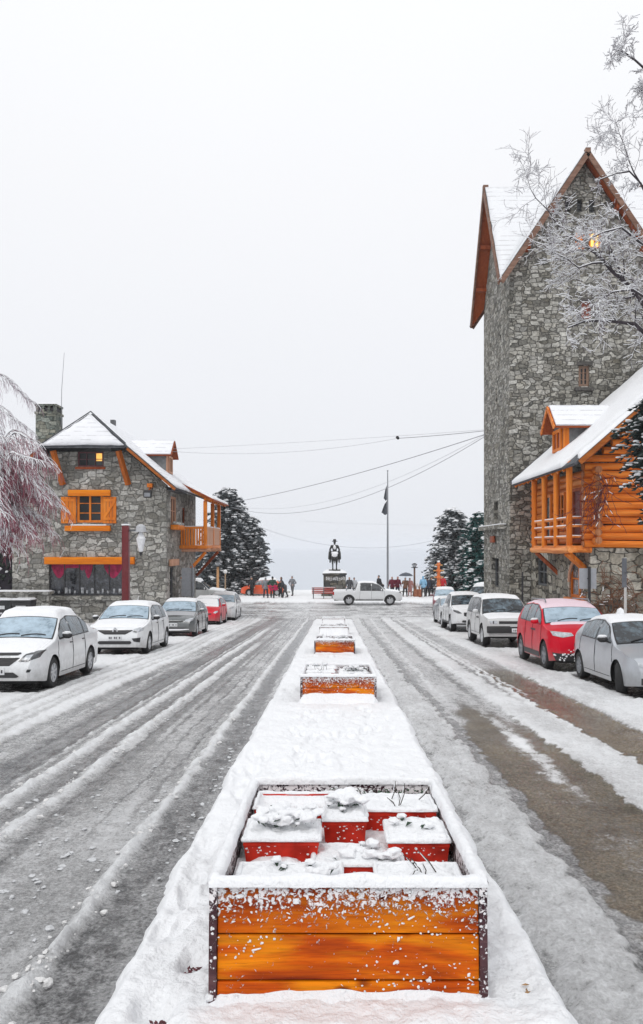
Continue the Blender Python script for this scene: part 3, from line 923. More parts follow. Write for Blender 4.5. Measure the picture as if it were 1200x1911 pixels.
    for i in range(int(flecks * 0.35)):                 # dusting on the inner faces
        sx = rnd.choice((-1, 1)); r = rnd.uniform(0.003, 0.009)
        if i % 3 == 0:
            mb.blob((rnd.uniform(-hw, hw) * 0.93, length - th - 0.002, hgt * rnd.uniform(0.45, 0.95)), (r, r * 0.6, r), seed * 3 + i)
        else:
            mb.blob((sx * (hw - 0.036), rnd.uniform(0.1, length - 0.1), hgt * (1 - rnd.random() ** 2 * 0.6)), (r * 0.6, r, r), seed * 3 + i)
    tag(mb.build('snow_flecks', SNOW, t, smooth=True, angle=70), kind='stuff')
    # drift banked against the front
    n, k = 60, 8
    V = []
    for j in range(k):
        q = j / (k - 1)
        for i in range(n):
            x = -hw - 0.10 + (2 * hw + 0.20) * i / (n - 1); fe = float(sstep(0, 0.16, hw + 0.10 - abs(x)))
            hgt_ = 0.030 + heavy * hgt * 0.9 + 0.05 * float(fbm(x * 5, seed, 9, 4))
            V.append((x, -0.002 - q * (0.15 + heavy * 0.3) * (0.7 + 0.6 * float(fbm(x * 3, seed, 19, 3))), -0.06 + (0.045 + hgt_) * fe * (1 - q) ** 1.3 - 0.03 * q))
    np_mesh('drift', V, grid_quads(k, n), SNOW, t)
    # the red boxes standing inside
    inner = width - 0.10; zr = hgt - 0.055
    return t, inner, zr, rnd


def pot(t0, x0, x1, y0, y1, z1, hgt, fill, seed, label, plant='leaf', grp='red plastic flower boxes'):
    """a tapered plastic trough filled with snow, standing in a planter (its own thing)"""
    M = Matrix.Translation(t0.location) @ Euler(t0.rotation_euler).to_matrix().to_4x4()
    cx, cy = (x0 + x1) / 2, (y0 + y1) / 2; hx, hy = (x1 - x0) / 2, (y1 - y0) / 2
    t = thing('flower_box', label, 'flower box', M @ Vector((cx, cy, z1 - hgt)), t0.rotation_euler, grp)
    tp = 0.86; w = 0.012
    def ring(sx, sy, z): return [(-sx, -sy, z), (sx, -sy, z), (sx, sy, z), (-sx, sy, z)]
    rings = [ring(hx * tp, hy * tp, 0), ring(hx * 0.985, hy * 0.97, hgt - 0.03), ring(hx, hy, hgt - 0.03), ring(hx, hy, hgt),
             ring(hx - w, hy - w, hgt), ring(hx - w - 0.004, hy - w - 0.004, hgt * 0.35)]
    vs = [p for r in rings for p in r]; fs = [(3, 2, 1, 0)]
    for j in range(len(rings) - 1):
        for k in range(4): fs.append((j * 4 + k, j * 4 + (k + 1) % 4, (j + 1) * 4 + (k + 1) % 4, (j + 1) * 4 + k))
    b = (len(rings) - 1) * 4; fs.append((b, b + 1, b + 2, b + 3))
    MB().add(vs, fs).build('trough', POT, t, bevel=0.003)
    rnd = random.Random(seed)
    # the snow in and over it
    nu, nv = 34, 22
    U, V = np.meshgrid(np.linspace(-1, 1, nu), np.linspace(-1, 1, nv))
    over = 1.04 if fill > 0.02 else 0.955
    X = U * hx * over; Y = V * hy * over
    e = np.minimum(1 - np.abs(U), (1 - np.abs(V)) * hy / hx) * hx
    rimh = np.where(fill > 0.02, 0.0, 0.0)
    Z = hgt + fill + (fbm(X * 14 + seed, Y * 14, seed, 4) - 0.5) * 0.05 + (fbm(X * 50 + seed, Y * 50, seed, 2) - 0.5) * 0.012
    Z = np.where(e < 0.03, hgt + (Z - hgt) * sstep(-0.004, 0.03, e) - (0.008 if fill > 0.02 else 0.0) * (1 - sstep(0, 0.012, e)), Z)
    np_mesh('box_snow', np.stack([X, Y, Z], -1).reshape(-1, 3), grid_quads(nv, nu), SNOW, t)
    if fill > -0.02:                                    # dusting on the box's faces
        db = MB()
        for k_ in range(46):
            rr_ = rnd.uniform(.002, .006); zz_ = hgt * (1 - rnd.random() ** 1.6 * .6) - .02
            db.blob((rnd.uniform(-hx, hx) * .93, -hy * (tp + (.97 - tp) * zz_ / hgt) - .001, zz_), (rr_ * 1.5, rr_ * .6, rr_), seed * 31 + k_, rough=.35, n=5, m=4)
        tag(db.build('face_snow', SNOW, t, smooth=True, angle=70), kind='stuff')
    # snow lying along the rim
    n = 96; k = 7; V = []
    per = [(-hx, -hy), (hx, -hy), (hx, hy), (-hx, hy)]; Ls = [2 * hx, 2 * hy, 2 * hx, 2 * hy]; tot = sum(Ls)
    for i in range(n):
        q = i / n * tot; e = 0
        while q > Ls[e]: q -= Ls[e]; e += 1
        a_, b_ = Vector(per[e]), Vector(per[(e + 1) % 4]); p = a_ + (b_ - a_) * (q / Ls[e])
        g = float(fbm(i * 0.23, seed, 51, 3)); hh_ = 0.014 + 0.022 * max(0, g - 0.25); ww = 0.009 + 0.012 * g
        inn = Vector((-p.x, -p.y)).normalized()
        for j in range(k):
            an = math.pi * j / (k - 1)
            V.append((p.x - inn.x * math.cos(an) * ww, p.y - inn.y * math.cos(an) * ww, hgt - 0.002 + math.sin(an) * hh_))
    Q = [(i * k + j, i * k + j + 1, ((i + 1) % n) * k + j + 1, ((i + 1) % n) * k + j) for i in range(n) for j in range(k - 1)]
    np_mesh('rim_snow', V, Q, SNOW, t)
    if plant:
        lv = MB(); sn = MB()
        nn = {'leaf': 7, 'bush': 60, 'stalk': 6, 'tuft': 16}[plant]
        for i in range(nn):
            px, py = rnd.gauss(0, hx * 0.38), rnd.gauss(0, hy * 0.35)
            px = max(-hx, min(hx, px)); py = max(-hy, min(hy, py))
            a = rnd.uniform(0, 6.28); up = rnd.uniform(0.3, 1.2); L = rnd.uniform(0.03, 0.07)
            zb = hgt + fill - 0.005
            if plant == 'bush': zb += rnd.uniform(0, 0.07) * (1 - (px / hx) ** 2 * 0.5); L *= 0.9
            if plant == 'stalk': L = rnd.uniform(0.06, 0.16); up = rnd.uniform(0.7, 1.4)
            d = Vector((math.cos(a) * math.cos(up), math.sin(a) * math.cos(up), math.sin(up)))
            p0 = Vector((px, py, zb)); p1 = p0 + d * L
            if plant == 'stalk':
                lv.tube([p0, p0 + d * L * 0.5 + Vector((0.012, 0, 0)), p1], [0.0035, 0.003, 0.002], 5)
                sn.tube([p0 + d * L * .3 + Vector((0, 0, .004)), p0 + d * L * .8 + Vector((0, 0, .004))], [0.003, 0.003], 5)
                if rnd.random() < .5: sn.blob(p1, (0.008, 0.008, 0.006), i)
            else:
                sd = d.cross(Vector((0, 0, 1))).normalized() * L * 0.26
                mid = p0 + d * L * 0.5 + Vector((0, 0, 0.006)); end = p1 - Vector((0, 0, L * 0.25))
                lv.add([p0, mid + sd, end, mid - sd], [(0, 1, 2, 3)])
                if rnd.random() < 0.75:
                    r = L * rnd.uniform(0.3, 0.62); sn.blob(mid + Vector((0, 0, 0.008)), (r * 1.5, r * 1.3, r * 0.75), seed + i, rough=0.3, n=8, m=6)
        if lv.v:
            p_ = lv.build('plant', LEAF if plant != 'stalk' else STALK, t, smooth=False); p_['kind'] = 'stuff'
            if sn.v:
                ps = sn.build('plant_snow', SNOW, p_, smooth=True, angle=70); tag(ps, kind='stuff')
                if plant != 'stalk' and t0.location.y < 10: remesh(ps, 0.006, 3)
    return t


t, inner, zr, rnd = planter(0.07, 3.60, 1.30, 1.90, 0.53, 11, 'large nearest wooden planter with orange varnished front and snow on its rim', 0.0, flecks=620)
B = 'red flower box '
pot(t, -0.56, -0.03, 0.13, 0.47, 0.455, 0.22, 0.012, 1, B + 'with a green sprig at the front left corner of the nearest planter', 'leaf')
pot(t, 0.15, 0.58, 0.13, 0.47, 0.455, 0.22, 0.012, 2, B + 'full of snow at the front right of the nearest planter', 'stalk')
pot(t, -0.18, 0.31, 0.53, 0.84, 0.43, 0.25, 0.010, 3, B + 'with one small plant, second row centre of the nearest planter', 'tuft')
pot(t, -0.575, -0.15, 0.68, 1.02, 0.515, 0.24, 0.035, 4, B + 'under snowy plant clumps at the left side of the nearest planter', 'bush')
pot(t, 0.24, 0.585, 0.70, 1.06, 0.50, 0.24, 0.035, 5, B + 'under a smooth snow cap at the right side of the nearest planter', 'leaf')
pot(t, -0.13, 0.13, 0.98, 1.24, 0.535, 0.2, 0.04, 6, 'small square ' + B + 'holding a snowy bush amid the nearest planter', 'bush')
pot(t, -0.575, -0.06, 1.30, 1.66, 0.515, 0.22, -0.05, 7, B + 'half empty at the back left corner of the nearest planter', None)
pot(t, 0.12, 0.585, 1.26, 1.62, 0.51, 0.2, 0.010, 8, B + 'with bare stalks at the back right of the nearest planter', 'stalk')
# dark evergreen sprigs at the back
lv = MB(); sn = MB()
for i in range(420):
    x = rnd.uniform(-0.10, 0.56) if i % 3 else rnd.uniform(-0.2, 0.2); y = rnd.uniform(1.66, 1.83); z = rnd.uniform(0.36, 0.50)
    a = rnd.uniform(0, 6.28); L = rnd.uniform(0.02, 0.05)
    d = Vector((math.cos(a), math.sin(a), rnd.uniform(0, 1.2))).normalized(); sd = d.cross(Vector((0, 0, 1))).normalized() * L * 0.3
    p = Vector((x, y, z)); lv.add([p, p + d * L * .5 + sd, p + d * L, p + d * L * .5 - sd], [(0, 1, 2, 3)])
    if i % 3 == 0: sn.blob(p + d * L, (L * .3, L * .3, L * .22), i)
M = Matrix.Translation(t.location) @ Euler(t.rotation_euler).to_matrix().to_4x4()
tt = thing('evergreen_plant', 'low dark evergreen growing along the back board of the nearest planter', 'plant', t.location, t.rotation_euler)
lf = lv.build('foliage', LEAF, tt); tag(sn.build('foliage_snow', SNOW, lf, smooth=True), kind='stuff')


def simple_planter(cx, y0, width, length, hgt, seed, label, heavy, which, npots):
    t, inner, zr, rnd = planter(cx, y0, width, length, hgt, seed, label, heavy, flecks=260)
    names = {0: 'front left', 1: 'front right', 2: 'middle left', 3: 'middle right', 4: 'back left', 5: 'back right'}
    for k in range(npots):
        i, j = k % 2, k // 2
        x0 = -inner / 2 + 0.02 + i * inner / 2; x1 = x0 + inner / 2 - rnd.uniform(0.06, 0.15)
        y0_ = 0.12 + j * (length - 0.2) / 3
        pot(t, x0, x1, y0_, y0_ + rnd.uniform(0.3, 0.42), zr - 0.0 + rnd.uniform(-0.02, 0.05), 0.18, 0.03, seed * 10 + k,
            'snow covered flower box at the %s of the %s' % (names[k], which), ('leaf', 'tuft', 'stalk', 'bush')[k % 4])


simple_planter(0.085, 12.75, 1.26, 1.85, 0.44, 21, 'second wooden planter from the front, planks half coated with snow', 0.30, 'second planter from the front', 6)
simple_planter(0.04, 21.9, 1.16, 1.85, 0.40, 22, 'third wooden planter from the front, orange front clear under a snowy rim', 0.03, 'third planter from the front', 6)
simple_planter(0.03, 29.8, 1.14, 1.85, 0.36, 23, 'fourth planter from the front, its boards buried in snow', 0.9, 'fourth planter from the front', 4)
simple_planter(0.02, 37.6, 1.12, 1.85, 0.36, 24, 'farthest wooden planter at the end of the median, sunk in snow', 0.9, 'farthest planter', 4)

# dead leaves lying in the holes of the median's snow
DEADLEAF = plain('dead_leaf', (0.10, 0.018, 0.025), 0.7, 0.5, 40)
DEADTAN = plain('tan_leaf', (0.30, 0.17, 0.07), 0.7, 0.5, 40)
rl = random.Random(9)
for k, (hx, hy, m, lab) in enumerate(((-0.735, 3.98, DEADLEAF, 'dark red leaves in a hole in the snow left of the nearest planter'),
                                      (-0.80, 3.50, DEADLEAF, 'dark wet leaves in the snow below the left planter corner'),
                                      (-0.74, 3.40, DEADLEAF, 'dark wet leaves at the very bottom of the median snow'),
                                      (0.93, 3.72, DEADTAN, 'tan withered leaf on the snow right of the nearest planter'))):
    mb = MB()
    for i in range(16 if k < 3 else 4):
        a = rl.uniform(0, 6.28); L = rl.uniform(0.010, 0.026); c = Vector((hx + rl.gauss(0, .022), hy + rl.gauss(0, .026), zg(hy) + (0.040 if k < 3 else 0.088) + rl.uniform(0, 0.02)))
        d = Vector((math.cos(a), math.sin(a), rl.uniform(-.2, .5))); sd = Vector((-d.y, d.x, rl.uniform(-.3, .3))) * L * 0.4
        mb.add([c - d * L, c + sd, c + d * L, c - sd, c + Vector((0, 0, .008))], [(0, 1, 4), (1, 2, 4), (2, 3, 4), (3, 0, 4)])
    tag(mb.build('fallen_leaves', m, None), lab, 'leaves', 'leaves on the median snow')
# ================================================================== cars
TYRE = plain('tyre_rubber', (0.016, 0.016, 0.017), 0.75, 0.3, 20)
ALLOY = plain('alloy_rim', (0.50, 0.51, 0.53), 0.35, 0.15, 10)
TRIM = plain('black_trim', (0.02, 0.02, 0.022), 0.5)
LAMP = plain('lamp_glass', (0.45, 0.47, 0.50), 0.12, 0.3, 14, spec=0.8)
LAMPD = plain('lamp_housing', (0.07, 0.073, 0.078), 0.15, 0.4, 10, spec=0.8)
REDLAMP = plain('red_lamp', (0.45, 0.01, 0.01), 0.15)
PLATE = plain('number_plate', (0.62, 0.63, 0.64), 0.4)
PLATEINK = plain('plate_ink', (0.05, 0.05, 0.06), 0.5)
CHROME = plain('chrome', (0.60, 0.61, 0.63), 0.15, 0.1, 5, metal=0.9)
UNDER = plain('underbody', (0.012, 0.012, 0.013), 0.9)
WHITE_P = plain('white_car_paint', (0.74, 0.755, 0.77), 0.15, 0.03, 3, coat=0.5)
SILVER_P = plain('silver_car_paint', (0.46, 0.485, 0.52), 0.28, 0.05, 3, metal=0.25, coat=0.6)
OFFW_P = plain('pearl_car_paint', (0.56, 0.565, 0.565), 0.28, 0.05, 3, coat=0.4)
GREY_P = plain('grey_car_paint', (0.13, 0.14, 0.145), 0.25, 0.1, 3, metal=0.3, coat=0.6)
RED_P = plain('red_car_paint', (0.60, 0.004, 0.022), 0.3, 0.06, 3, coat=0.12, spec=0.12)
CORAL_P = plain('coral_red_paint', (0.62, 0.02, 0.04), 0.3, 0.06, 3, coat=0.12, spec=0.15)
MAROON_P = plain('maroon_car_paint', (0.22, 0.03, 0.05), 0.3, 0.1, 3, coat=0.5)
ORANGE_P = plain('orange_car_paint', (0.72, 0.10, 0.03), 0.3, 0.06, 3, coat=0.5)


def grime(m, amount=0.75):
    """road salt and slush spray dried onto the lower body"""
    nt = m.node_tree; b = nt.nodes['Principled BSDF']; src = b.inputs['Base Color'].links[0].from_socket
    n = NT.__new__(NT); n.m, n.t, n.n, n.l, n.b = m, nt, nt.nodes, nt.links, b
    n.co = nt.nodes.new('ShaderNodeTexCoord')
    sx = n.node('ShaderNodeSeparateXYZ'); n.l.new(n.co.outputs['Object'], sx.inputs[0])
    f = n.noise(7, 7, 0.7)
    k = n.math('MULTIPLY', n.ramp(n.math('MULTIPLY_ADD', f, 0.5, n.math('SUBTRACT', sx.outputs[2], 0.25)), [(0.22, (1, 1, 1)), (0.55, (0, 0, 0))]), amount)
    n.l.new(n.mix(k, src, (0.20, 0.19, 0.18)), b.inputs['Base Color'])


for _m in (WHITE_P, SILVER_P, OFFW_P, GREY_P, RED_P, CORAL_P, MAROON_P): grime(_m, 0.6)
SIDEGLASS = m_glass('side_glass', (0.022, 0.027, 0.031), 0.05, (0.26, 0.31, 0.35), 0.48)
FROSTGLASS = m_glass('frosted_windscreen', (0.13, 0.19, 0.24), 0.08, (0.40, 0.51, 0.60), 0.62)
CLEARGLASS = m_glass('wet_windscreen', (0.010, 0.014, 0.018), 0.04, (0.20, 0.28, 0.34), 0.26)
SMOKEGLASS = m_glass('smoked_glass', (0.02, 0.022, 0.025), 0.07, (0.10, 0.11, 0.12), 0.4)


class Car:
    """a car's shape: nose at y = 0, tail at y = L, x across, z up from the ground"""

    def __init__(s, L, W, H, wb, fo, r, top, belt, tumble=0.30, gc=0.19, nose=0.74, tail=0.82, fr=0.60, rr=0.45, hoodw=0.05, crown=0.035, pillars=(1.2, 2.2, 3.2, 3.6), mirror=None, tyre_w=0.20):
        s.L, s.W, s.H, s.wb, s.fo, s.r = L, W, H, wb, fo, r
        s.top, s.belt, s.tumble, s.gc = top, belt, tumble, gc
        s.nose, s.tail, s.fr, s.rr, s.crown = nose, tail, fr, rr, crown
        s.pillars = pillars; s.mirror = mirror; s.tw = tyre_w
        tt = np.array([p[0] for p in top]); zz = np.array([p[1] for p in top])
        g = np.linspace(0, L, 900); v = np.interp(g, tt, zz)
        k = 17; ker = np.hanning(k + 2)[1:-1]; ker /= ker.sum()
        vp = np.pad(v, k // 2, mode='edge'); v2 = np.convolve(vp, ker, 'valid')
        s.g, s.v = g, v2

    def zt(s, t): return float(np.interp(t, s.g, s.v))

    def zbelt(s, t): return s.belt[0] + (s.belt[1] - s.belt[0]) * t / s.L

    def w0(s, t):
        w = s.W / 2
        if t < s.fr: q = 1 - t / s.fr; w *= 1 - (1 - s.nose) * q ** 2.6
        if t > s.L - s.rr: q = 1 - (s.L - t) / s.rr; w *= 1 - (1 - s.tail) * q ** 2.6
        return w

    def hw(s, t, z):
        zb = s.zbelt(t); w = s.w0(t)
        q = (z - 0.55 * zb) / (0.45 * zb)
        if z <= zb:
            f = 1 - 0.045 * abs(q) ** 2.2 if q > 0 else 1 - 0.055 * abs(q) ** 2
            f -= 0.010 * math.exp(-((z - 0.74 * zb) / 0.03) ** 2)
            return w * f
        return max(0.05, w * 0.955 - (z - zb) * s.tumble - 0.10 * max(0, (z - zb) / (s.H - zb)) ** 3)

    def zbot(s, t):
        z = s.gc + 0.05 * max(0, 1 - t / 0.4) + 0.10 * max(0, 1 - (s.L - t) / 0.5)
        for tw in (s.fo, s.fo + s.wb):
            Ra = s.r + 0.055
            if abs(t - tw) < Ra: z = max(z, s.r + math.sqrt(Ra * Ra - (t - tw) ** 2))
        return z

    def corner(s, t):
        z = s.zt(t); return min(0.085, max(0.035, (z - s.zbelt(t)) * 0.3 + 0.05))

    def ztop(s, t, x):
        z = s.zt(t); rc = s.corner(t); we = s.hw(t, z - rc)
        q = min(1, abs(x) / max(we, 1e-3)); wi = max(0.05, we - 1.3 * rc)
        zc = z - s.crown * (min(abs(x), wi) / wi) ** 2 * min(1, wi / 0.5)
        if abs(x) > wi:
            a = min(1, (abs(x) - wi) / max(we - wi, 1e-4)); zc = (z - s.crown) - (rc - s.crown) * (1 - math.sqrt(max(0, 1 - a * a)))
        return zc

    def section(s, t):
        pts = []; z = s.zt(t); rc = s.corner(t); zb = s.zbot(t); ze = max(z - rc, zb + 0.02)
        lv = sorted(set([0.0] + [i / 9 for i in range(1, 10)]))
        for q in lv:
            zz = zb + (ze - zb) * q; pts.append((s.hw(t, zz), zz))
        we = s.hw(t, ze); wi = max(0.05, we - 1.3 * rc)
        for a in (0.25, 0.5, 0.75, 1.0):
            ang = a * math.pi / 2
            x = wi + (we - wi) * math.cos(ang); pts.append((x, s.ztop(t, x) if a < 1 else z - s.crown * min(1, wi / 0.5)))
        for q in (0.75, 0.5, 0.25, 0.0):
            x = wi * q; pts.append((x, s.ztop(t, x)))
        return pts

    def front_t(s, x, z, rear=False):
        rng = np.arange(0, 1.5, 0.006)
        for d in rng:
            t = s.L - d if rear else d
            if s.hw(t, z) >= abs(x) and s.ztop(t, min(abs(x), s.hw(t, z))) >= z - 1e-4: return t
        return s.L - 0.3 if rear else 0.3

    def body(s, parent, paint):
        ts = set(np.linspace(0, s.L, 64)); ts |= {0.02, 0.05, 0.08, 0.12, s.L - 0.02, s.L - 0.05, s.L - 0.1}
        for tw in (s.fo, s.fo + s.wb):
            Ra = s.r + 0.055
            ts |= {tw + Ra * math.cos(a) for a in np.linspace(0.0, math.pi, 15)}
            ts |= {tw - Ra - 0.004, tw + Ra + 0.004}
        ts = sorted(t for t in ts if 0 <= t <= s.L)
        keep = [ts[0]]
        for t in ts[1:]:
            if t - keep[-1] > 0.003: keep.append(t)
        ts = keep
        V = []; Fc = []
        n = None
        for t in ts:
            p = s.section(t); half = [(x, t, z) for x, z in p]
            full = half + [(-x, t, z) for x, _, z in half[-2::-1]]
            n = len(full); V += full
        for i in range(len(ts) - 1):
            for k in range(n - 1): Fc.append((i * n + k, (i + 1) * n + k, (i + 1) * n + k + 1, i * n + k + 1))
        Fc.append(tuple(range(n))); b = (len(ts) - 1) * n; Fc.append(tuple(range(b, b + n))[::-1])
        mb = MB().add(V, Fc)
        o = mb.build('body', paint, parent, smooth=True, angle=38)
        u = MB(); w = s.W / 2 - 0.22
        u.box(-w, w, 0.12, s.L - 0.12, s.gc - 0.02, 0.62)
        for tw in (s.fo, s.fo + s.wb): u.box(-s.W / 2 + 0.06, s.W / 2 - 0.06, tw - s.r * 0.95, tw + s.r * 0.95, s.r + 0.09, s.r * 2 + 0.03)
        u.build('underbody', UNDER, parent)
        return o

    def patch(s, name, poly, mat, parent, kind, eps=0.006, cuts=3):
        if kind == 'front': cuts = 9; eps += 0.003
        """a piece of trim that follows the body: kind front / rear take (x, z) outlines, side takes (y, z) with a side sign"""
        bm = bmesh.new()
        vs = [bm.verts.new((a, 0, b)) for a, b in poly]
        bm.faces.new(vs)
        bmesh.ops.triangulate(bm, faces=bm.faces[:])
        bmesh.ops.subdivide_edges(bm, edges=bm.edges[:], cuts=cuts, use_grid_fill=True)
        for v in bm.verts:
            a, _, b = v.co
            if kind == 'front': v.co = (a * 1.0, s.front_t(a, b) - eps, b)
            elif kind == 'rear': v.co = (a, s.front_t(a, b, True) + eps, b)
            else: v.co = (kind * (s.hw(a, b) + eps), a, b)
        bmesh.ops.recalc_face_normals(bm, faces=bm.faces[:])
        want = {'front': Vector((0, -1, 0)), 'rear': Vector((0, 1, 0))}.get(kind) or Vector((kind, 0, 0))
        nsum = Vector((0, 0, 0))
        for f in bm.faces: nsum += f.normal * f.calc_area()
        if nsum.dot(want) < 0: bmesh.ops.reverse_faces(bm, faces=bm.faces[:])
        me = bpy.data.meshes.new(name); bm.to_mesh(me); bm.free(); me.materials.append(mat)
        me.polygons.foreach_set('use_smooth', np.ones(len(me.polygons), bool))
        o = bpy.data.objects.new(name, me); COL.objects.link(o); o.parent = parent
        return o

    def topsheet(s, name, t0, t1, frac, mat, parent, eps=0.006, thick=None, seed=0, nu=22, nv=20, f2=None):
        """glass or snow on the upper surface between two stations"""
        V = []
        for j in range(nv):
            t = t0 + (t1 - t0) * j / (nv - 1)
            z = s.zt(t); we = s.hw(t, z - s.corner(t)); fr = frac if f2 is None else frac + (f2 - frac) * j / (nv - 1)
            for i in range(nu):
                u = -1 + 2 * i / (nu - 1); x = u * we * fr
                dz = eps
                zz = s.ztop(t, x)
                dy = 0
                if thick:
                    e = min(1 - abs(u), 1.0) * we; e2 = min(j, nv - 1 - j) / (nv - 1) * (t1 - t0)
                    n = float(fbm(x * 4 + seed, t * 4, seed, 3)); n2 = float(fbm(x * 1.2 + seed * 3, t * 1.2, seed + 4, 2))
                    dz += thick * (0.45 + 0.5 * n + 0.55 * n2) * float(sstep(-0.02, 0.12, e)) * float(sstep(-0.02, 0.12, e2)) - 0.012 * (1 if min(e, e2) < 0.01 else 0)
                    x *= 1 + 0.03 * (n - 0.5)
                else:
                    slope = (s.zt(t + 0.02) - s.zt(t - 0.02)) / 0.04
                    dy = -eps * slope
                V.append((x, t + dy, zz + dz))
        return np_mesh(name, V, grid_quads(nv, nu), mat, parent)

    def wheel(s, parent, tw, sx, steer=0.0, rimmat=None, spokes=5):
        w = s.tw; r = s.r
        wo = bpy.data.objects.new('wheel', None); COL.objects.link(wo); wo.parent = parent
        wo.location = (sx * (s.W / 2 - w / 2 - 0.012), tw, r); wo.rotation_euler = (0, 0, steer); wo.empty_display_size = 0.1
        h = w / 2
        MB().lathe([(r * 0.62, -h), (r * 0.9, -h), (r * 0.985, -h * 0.7), (r, -h * 0.3), (r, h * 0.3), (r * 0.985, h * 0.7), (r * 0.9, h), (r * 0.62, h)], n=28, axis='X', cap=False).build('tyre', TYRE, wo, smooth=True, angle=35)
        m = MB(); rr = r * 0.66
        m.lathe([(rr, h * 0.2 * sx), (rr, h * 0.95 * sx), (rr * 0.9, h * 1.02 * sx), (rr * 0.88, h * 0.55 * sx)], n=28, axis='X')
        m.lathe([(rr * 0.22, h * 0.3 * sx), (rr * 0.20, h * 0.92 * sx), (rr * 0.05, h * 0.97 * sx)], n=12, axis='X')
        for k in range(spokes):
            a = 2 * math.pi * k / spokes + 0.3
            p = Vector((h * 0.80 * sx, math.cos(a) * rr * 0.12, math.sin(a) * rr * 0.12)); q = Vector((h * 0.84 * sx, math.cos(a) * rr * 0.93, math.sin(a) * rr * 0.93))
            m.beam(p, q, rr * (0.34 if spokes < 7 else 0.2), 0.02, (1, 0, 0))
        m.build('rim', rimmat or ALLOY, wo, smooth=True, angle=35)
        MB().lathe([(rr * 0.87, 0.0), (rr * 0.87, h * 0.35 * sx)], n=20, axis='X').build('brake_disc', UNDER, wo)

    def side_glass(s, parent, mat, drop=0.10, lift=0.03):
        tA, tB, tC, tD = s.pillars
        def pane(t0, t1):
            lowp, upp = [], []
            for i in range(13):
                t = t0 + (t1 - t0) * i / 12
                lo = s.zbelt(t) + lift; up = s.zt(t) - drop
                if up > lo + 0.03: lowp.append((t, lo)); upp.append((t, up))
            return lowp + upp[::-1]
        for sx in (-1, 1):
            for a, b in ((tA, tB - 0.035), (tB + 0.035, tC - 0.03)) + (((tC + 0.03, tD),) if tD > tC + 0.15 else ()):
                p = pane(a, b)
                if len(p) > 5:
                    cxp = sum(q[0] for q in p) / len(p); czp = sum(q[1] for q in p) / len(p)
                    big = [(q[0] + (0.028 if q[0] > cxp else -0.028), q[1] + (0.022 if q[1] > czp else -0.022)) for q in p]
                    o = s.patch('side_window', p, mat, parent, sx, 0.009, 1)
                    s.patch('window_seal', big, TRIM, o, sx, 0.005, 1)

    def seams(s, parent):
        m = MB(); tA, tB, tC, tD = s.pillars
        for sx in (-1, 1):
            def line(pts):
                out = []
                for (t, z) in pts: out.append((sx * (s.hw(t, z) + 0.001), t, z))
                m.tube(out, 0.006, 4)
            for t, lean in ((tA - 0.12, -0.05), (tB, 0.0), (tC, 0.05)):
                lo = max(s.gc + 0.08, s.zbot(t + lean) + 0.02)
                line([(t + lean * q, s.zbelt(t) * (1 - q) + lo * q) for q in np.linspace(0, 1, 8)])
            line([(t, s.gc + 0.09) for t in np.linspace(s.fo + s.r + 0.12, s.fo + s.wb - s.r - 0.12, 12)])
            m.build('seam', UNDER, parent); m = MB()

    def handles(s, parent, mat, ts):
        for sx in (-1, 1):
            for t in ts:
                z = s.zbelt(t) - 0.10
                MB().tube([(sx * (s.hw(t - 0.08, z) + 0.008), t - 0.08, z), (sx * (s.hw(t, z) + 0.028), t, z), (sx * (s.hw(t + 0.08, z) + 0.008), t + 0.08, z)], 0.013, 6).build('door_handle', mat, parent, smooth=True)

    def mirrors(s, parent, mat, snow=True):
        t = s.pillars[0] + 0.10; z = s.zbelt(t) + 0.04
        for sx in (-1, 1):
            x = s.hw(t, z)
            mb = MB(); mb.beam((sx * x * 0.98, t, z - 0.02), (sx * (x + 0.06), t, z + 0.01), 0.05, 0.03)
            c = Vector((sx * (x + 0.13), t, z + 0.045))
            mb.blob(c, (0.105, 0.055, 0.068), 1, rough=0.02, n=12, m=8)
            o = mb.build('wing_mirror', mat, parent, smooth=True)
            if snow: MB().blob(c + Vector((0, 0, 0.05)), (0.10, 0.055, 0.035), 2, rough=0.15, n=10, m=6).build('mirror_snow', SNOW, o, smooth=True)

    def plate(s, parent, z, x=0.0, rear=False):
        t = s.front_t(x, z, rear); k = 1 if rear else -1
        o = MB().box(x - 0.20, x + 0.20, t + k * 0.012 - 0.006, t + k * 0.012 + 0.006, z - 0.065, z + 0.065).build('number_plate', PLATE, parent, bevel=0.004)
        mb = MB()
        for i in range(7):                               # the characters are too blurred in the photograph to read
            if i in (2, 5): continue
            xx = x - 0.15 + i * 0.05
            mb.box(xx - 0.016, xx + 0.016, t + k * 0.0215 - 0.001, t + k * 0.0215 + 0.001, z - 0.032, z + 0.028)
        mb.build('plate_marks', PLATEINK, o)

    def wipers(s, parent):
        tA = s.cowl; mb = MB()
        for x0, x1 in ((-0.45, 0.05), (0.10, 0.58)):
            pts = []
            for q in np.linspace(0, 1, 6):
                x = x0 + (x1 - x0) * q; t = tA + 0.05 + 0.07 * math.sin(q * 2.2); pts.append((x, t - 0.01, s.ztop(t, x) + 0.02))
            mb.tube(pts, 0.012, 5)
        mb.build('wiper', TRIM, parent)


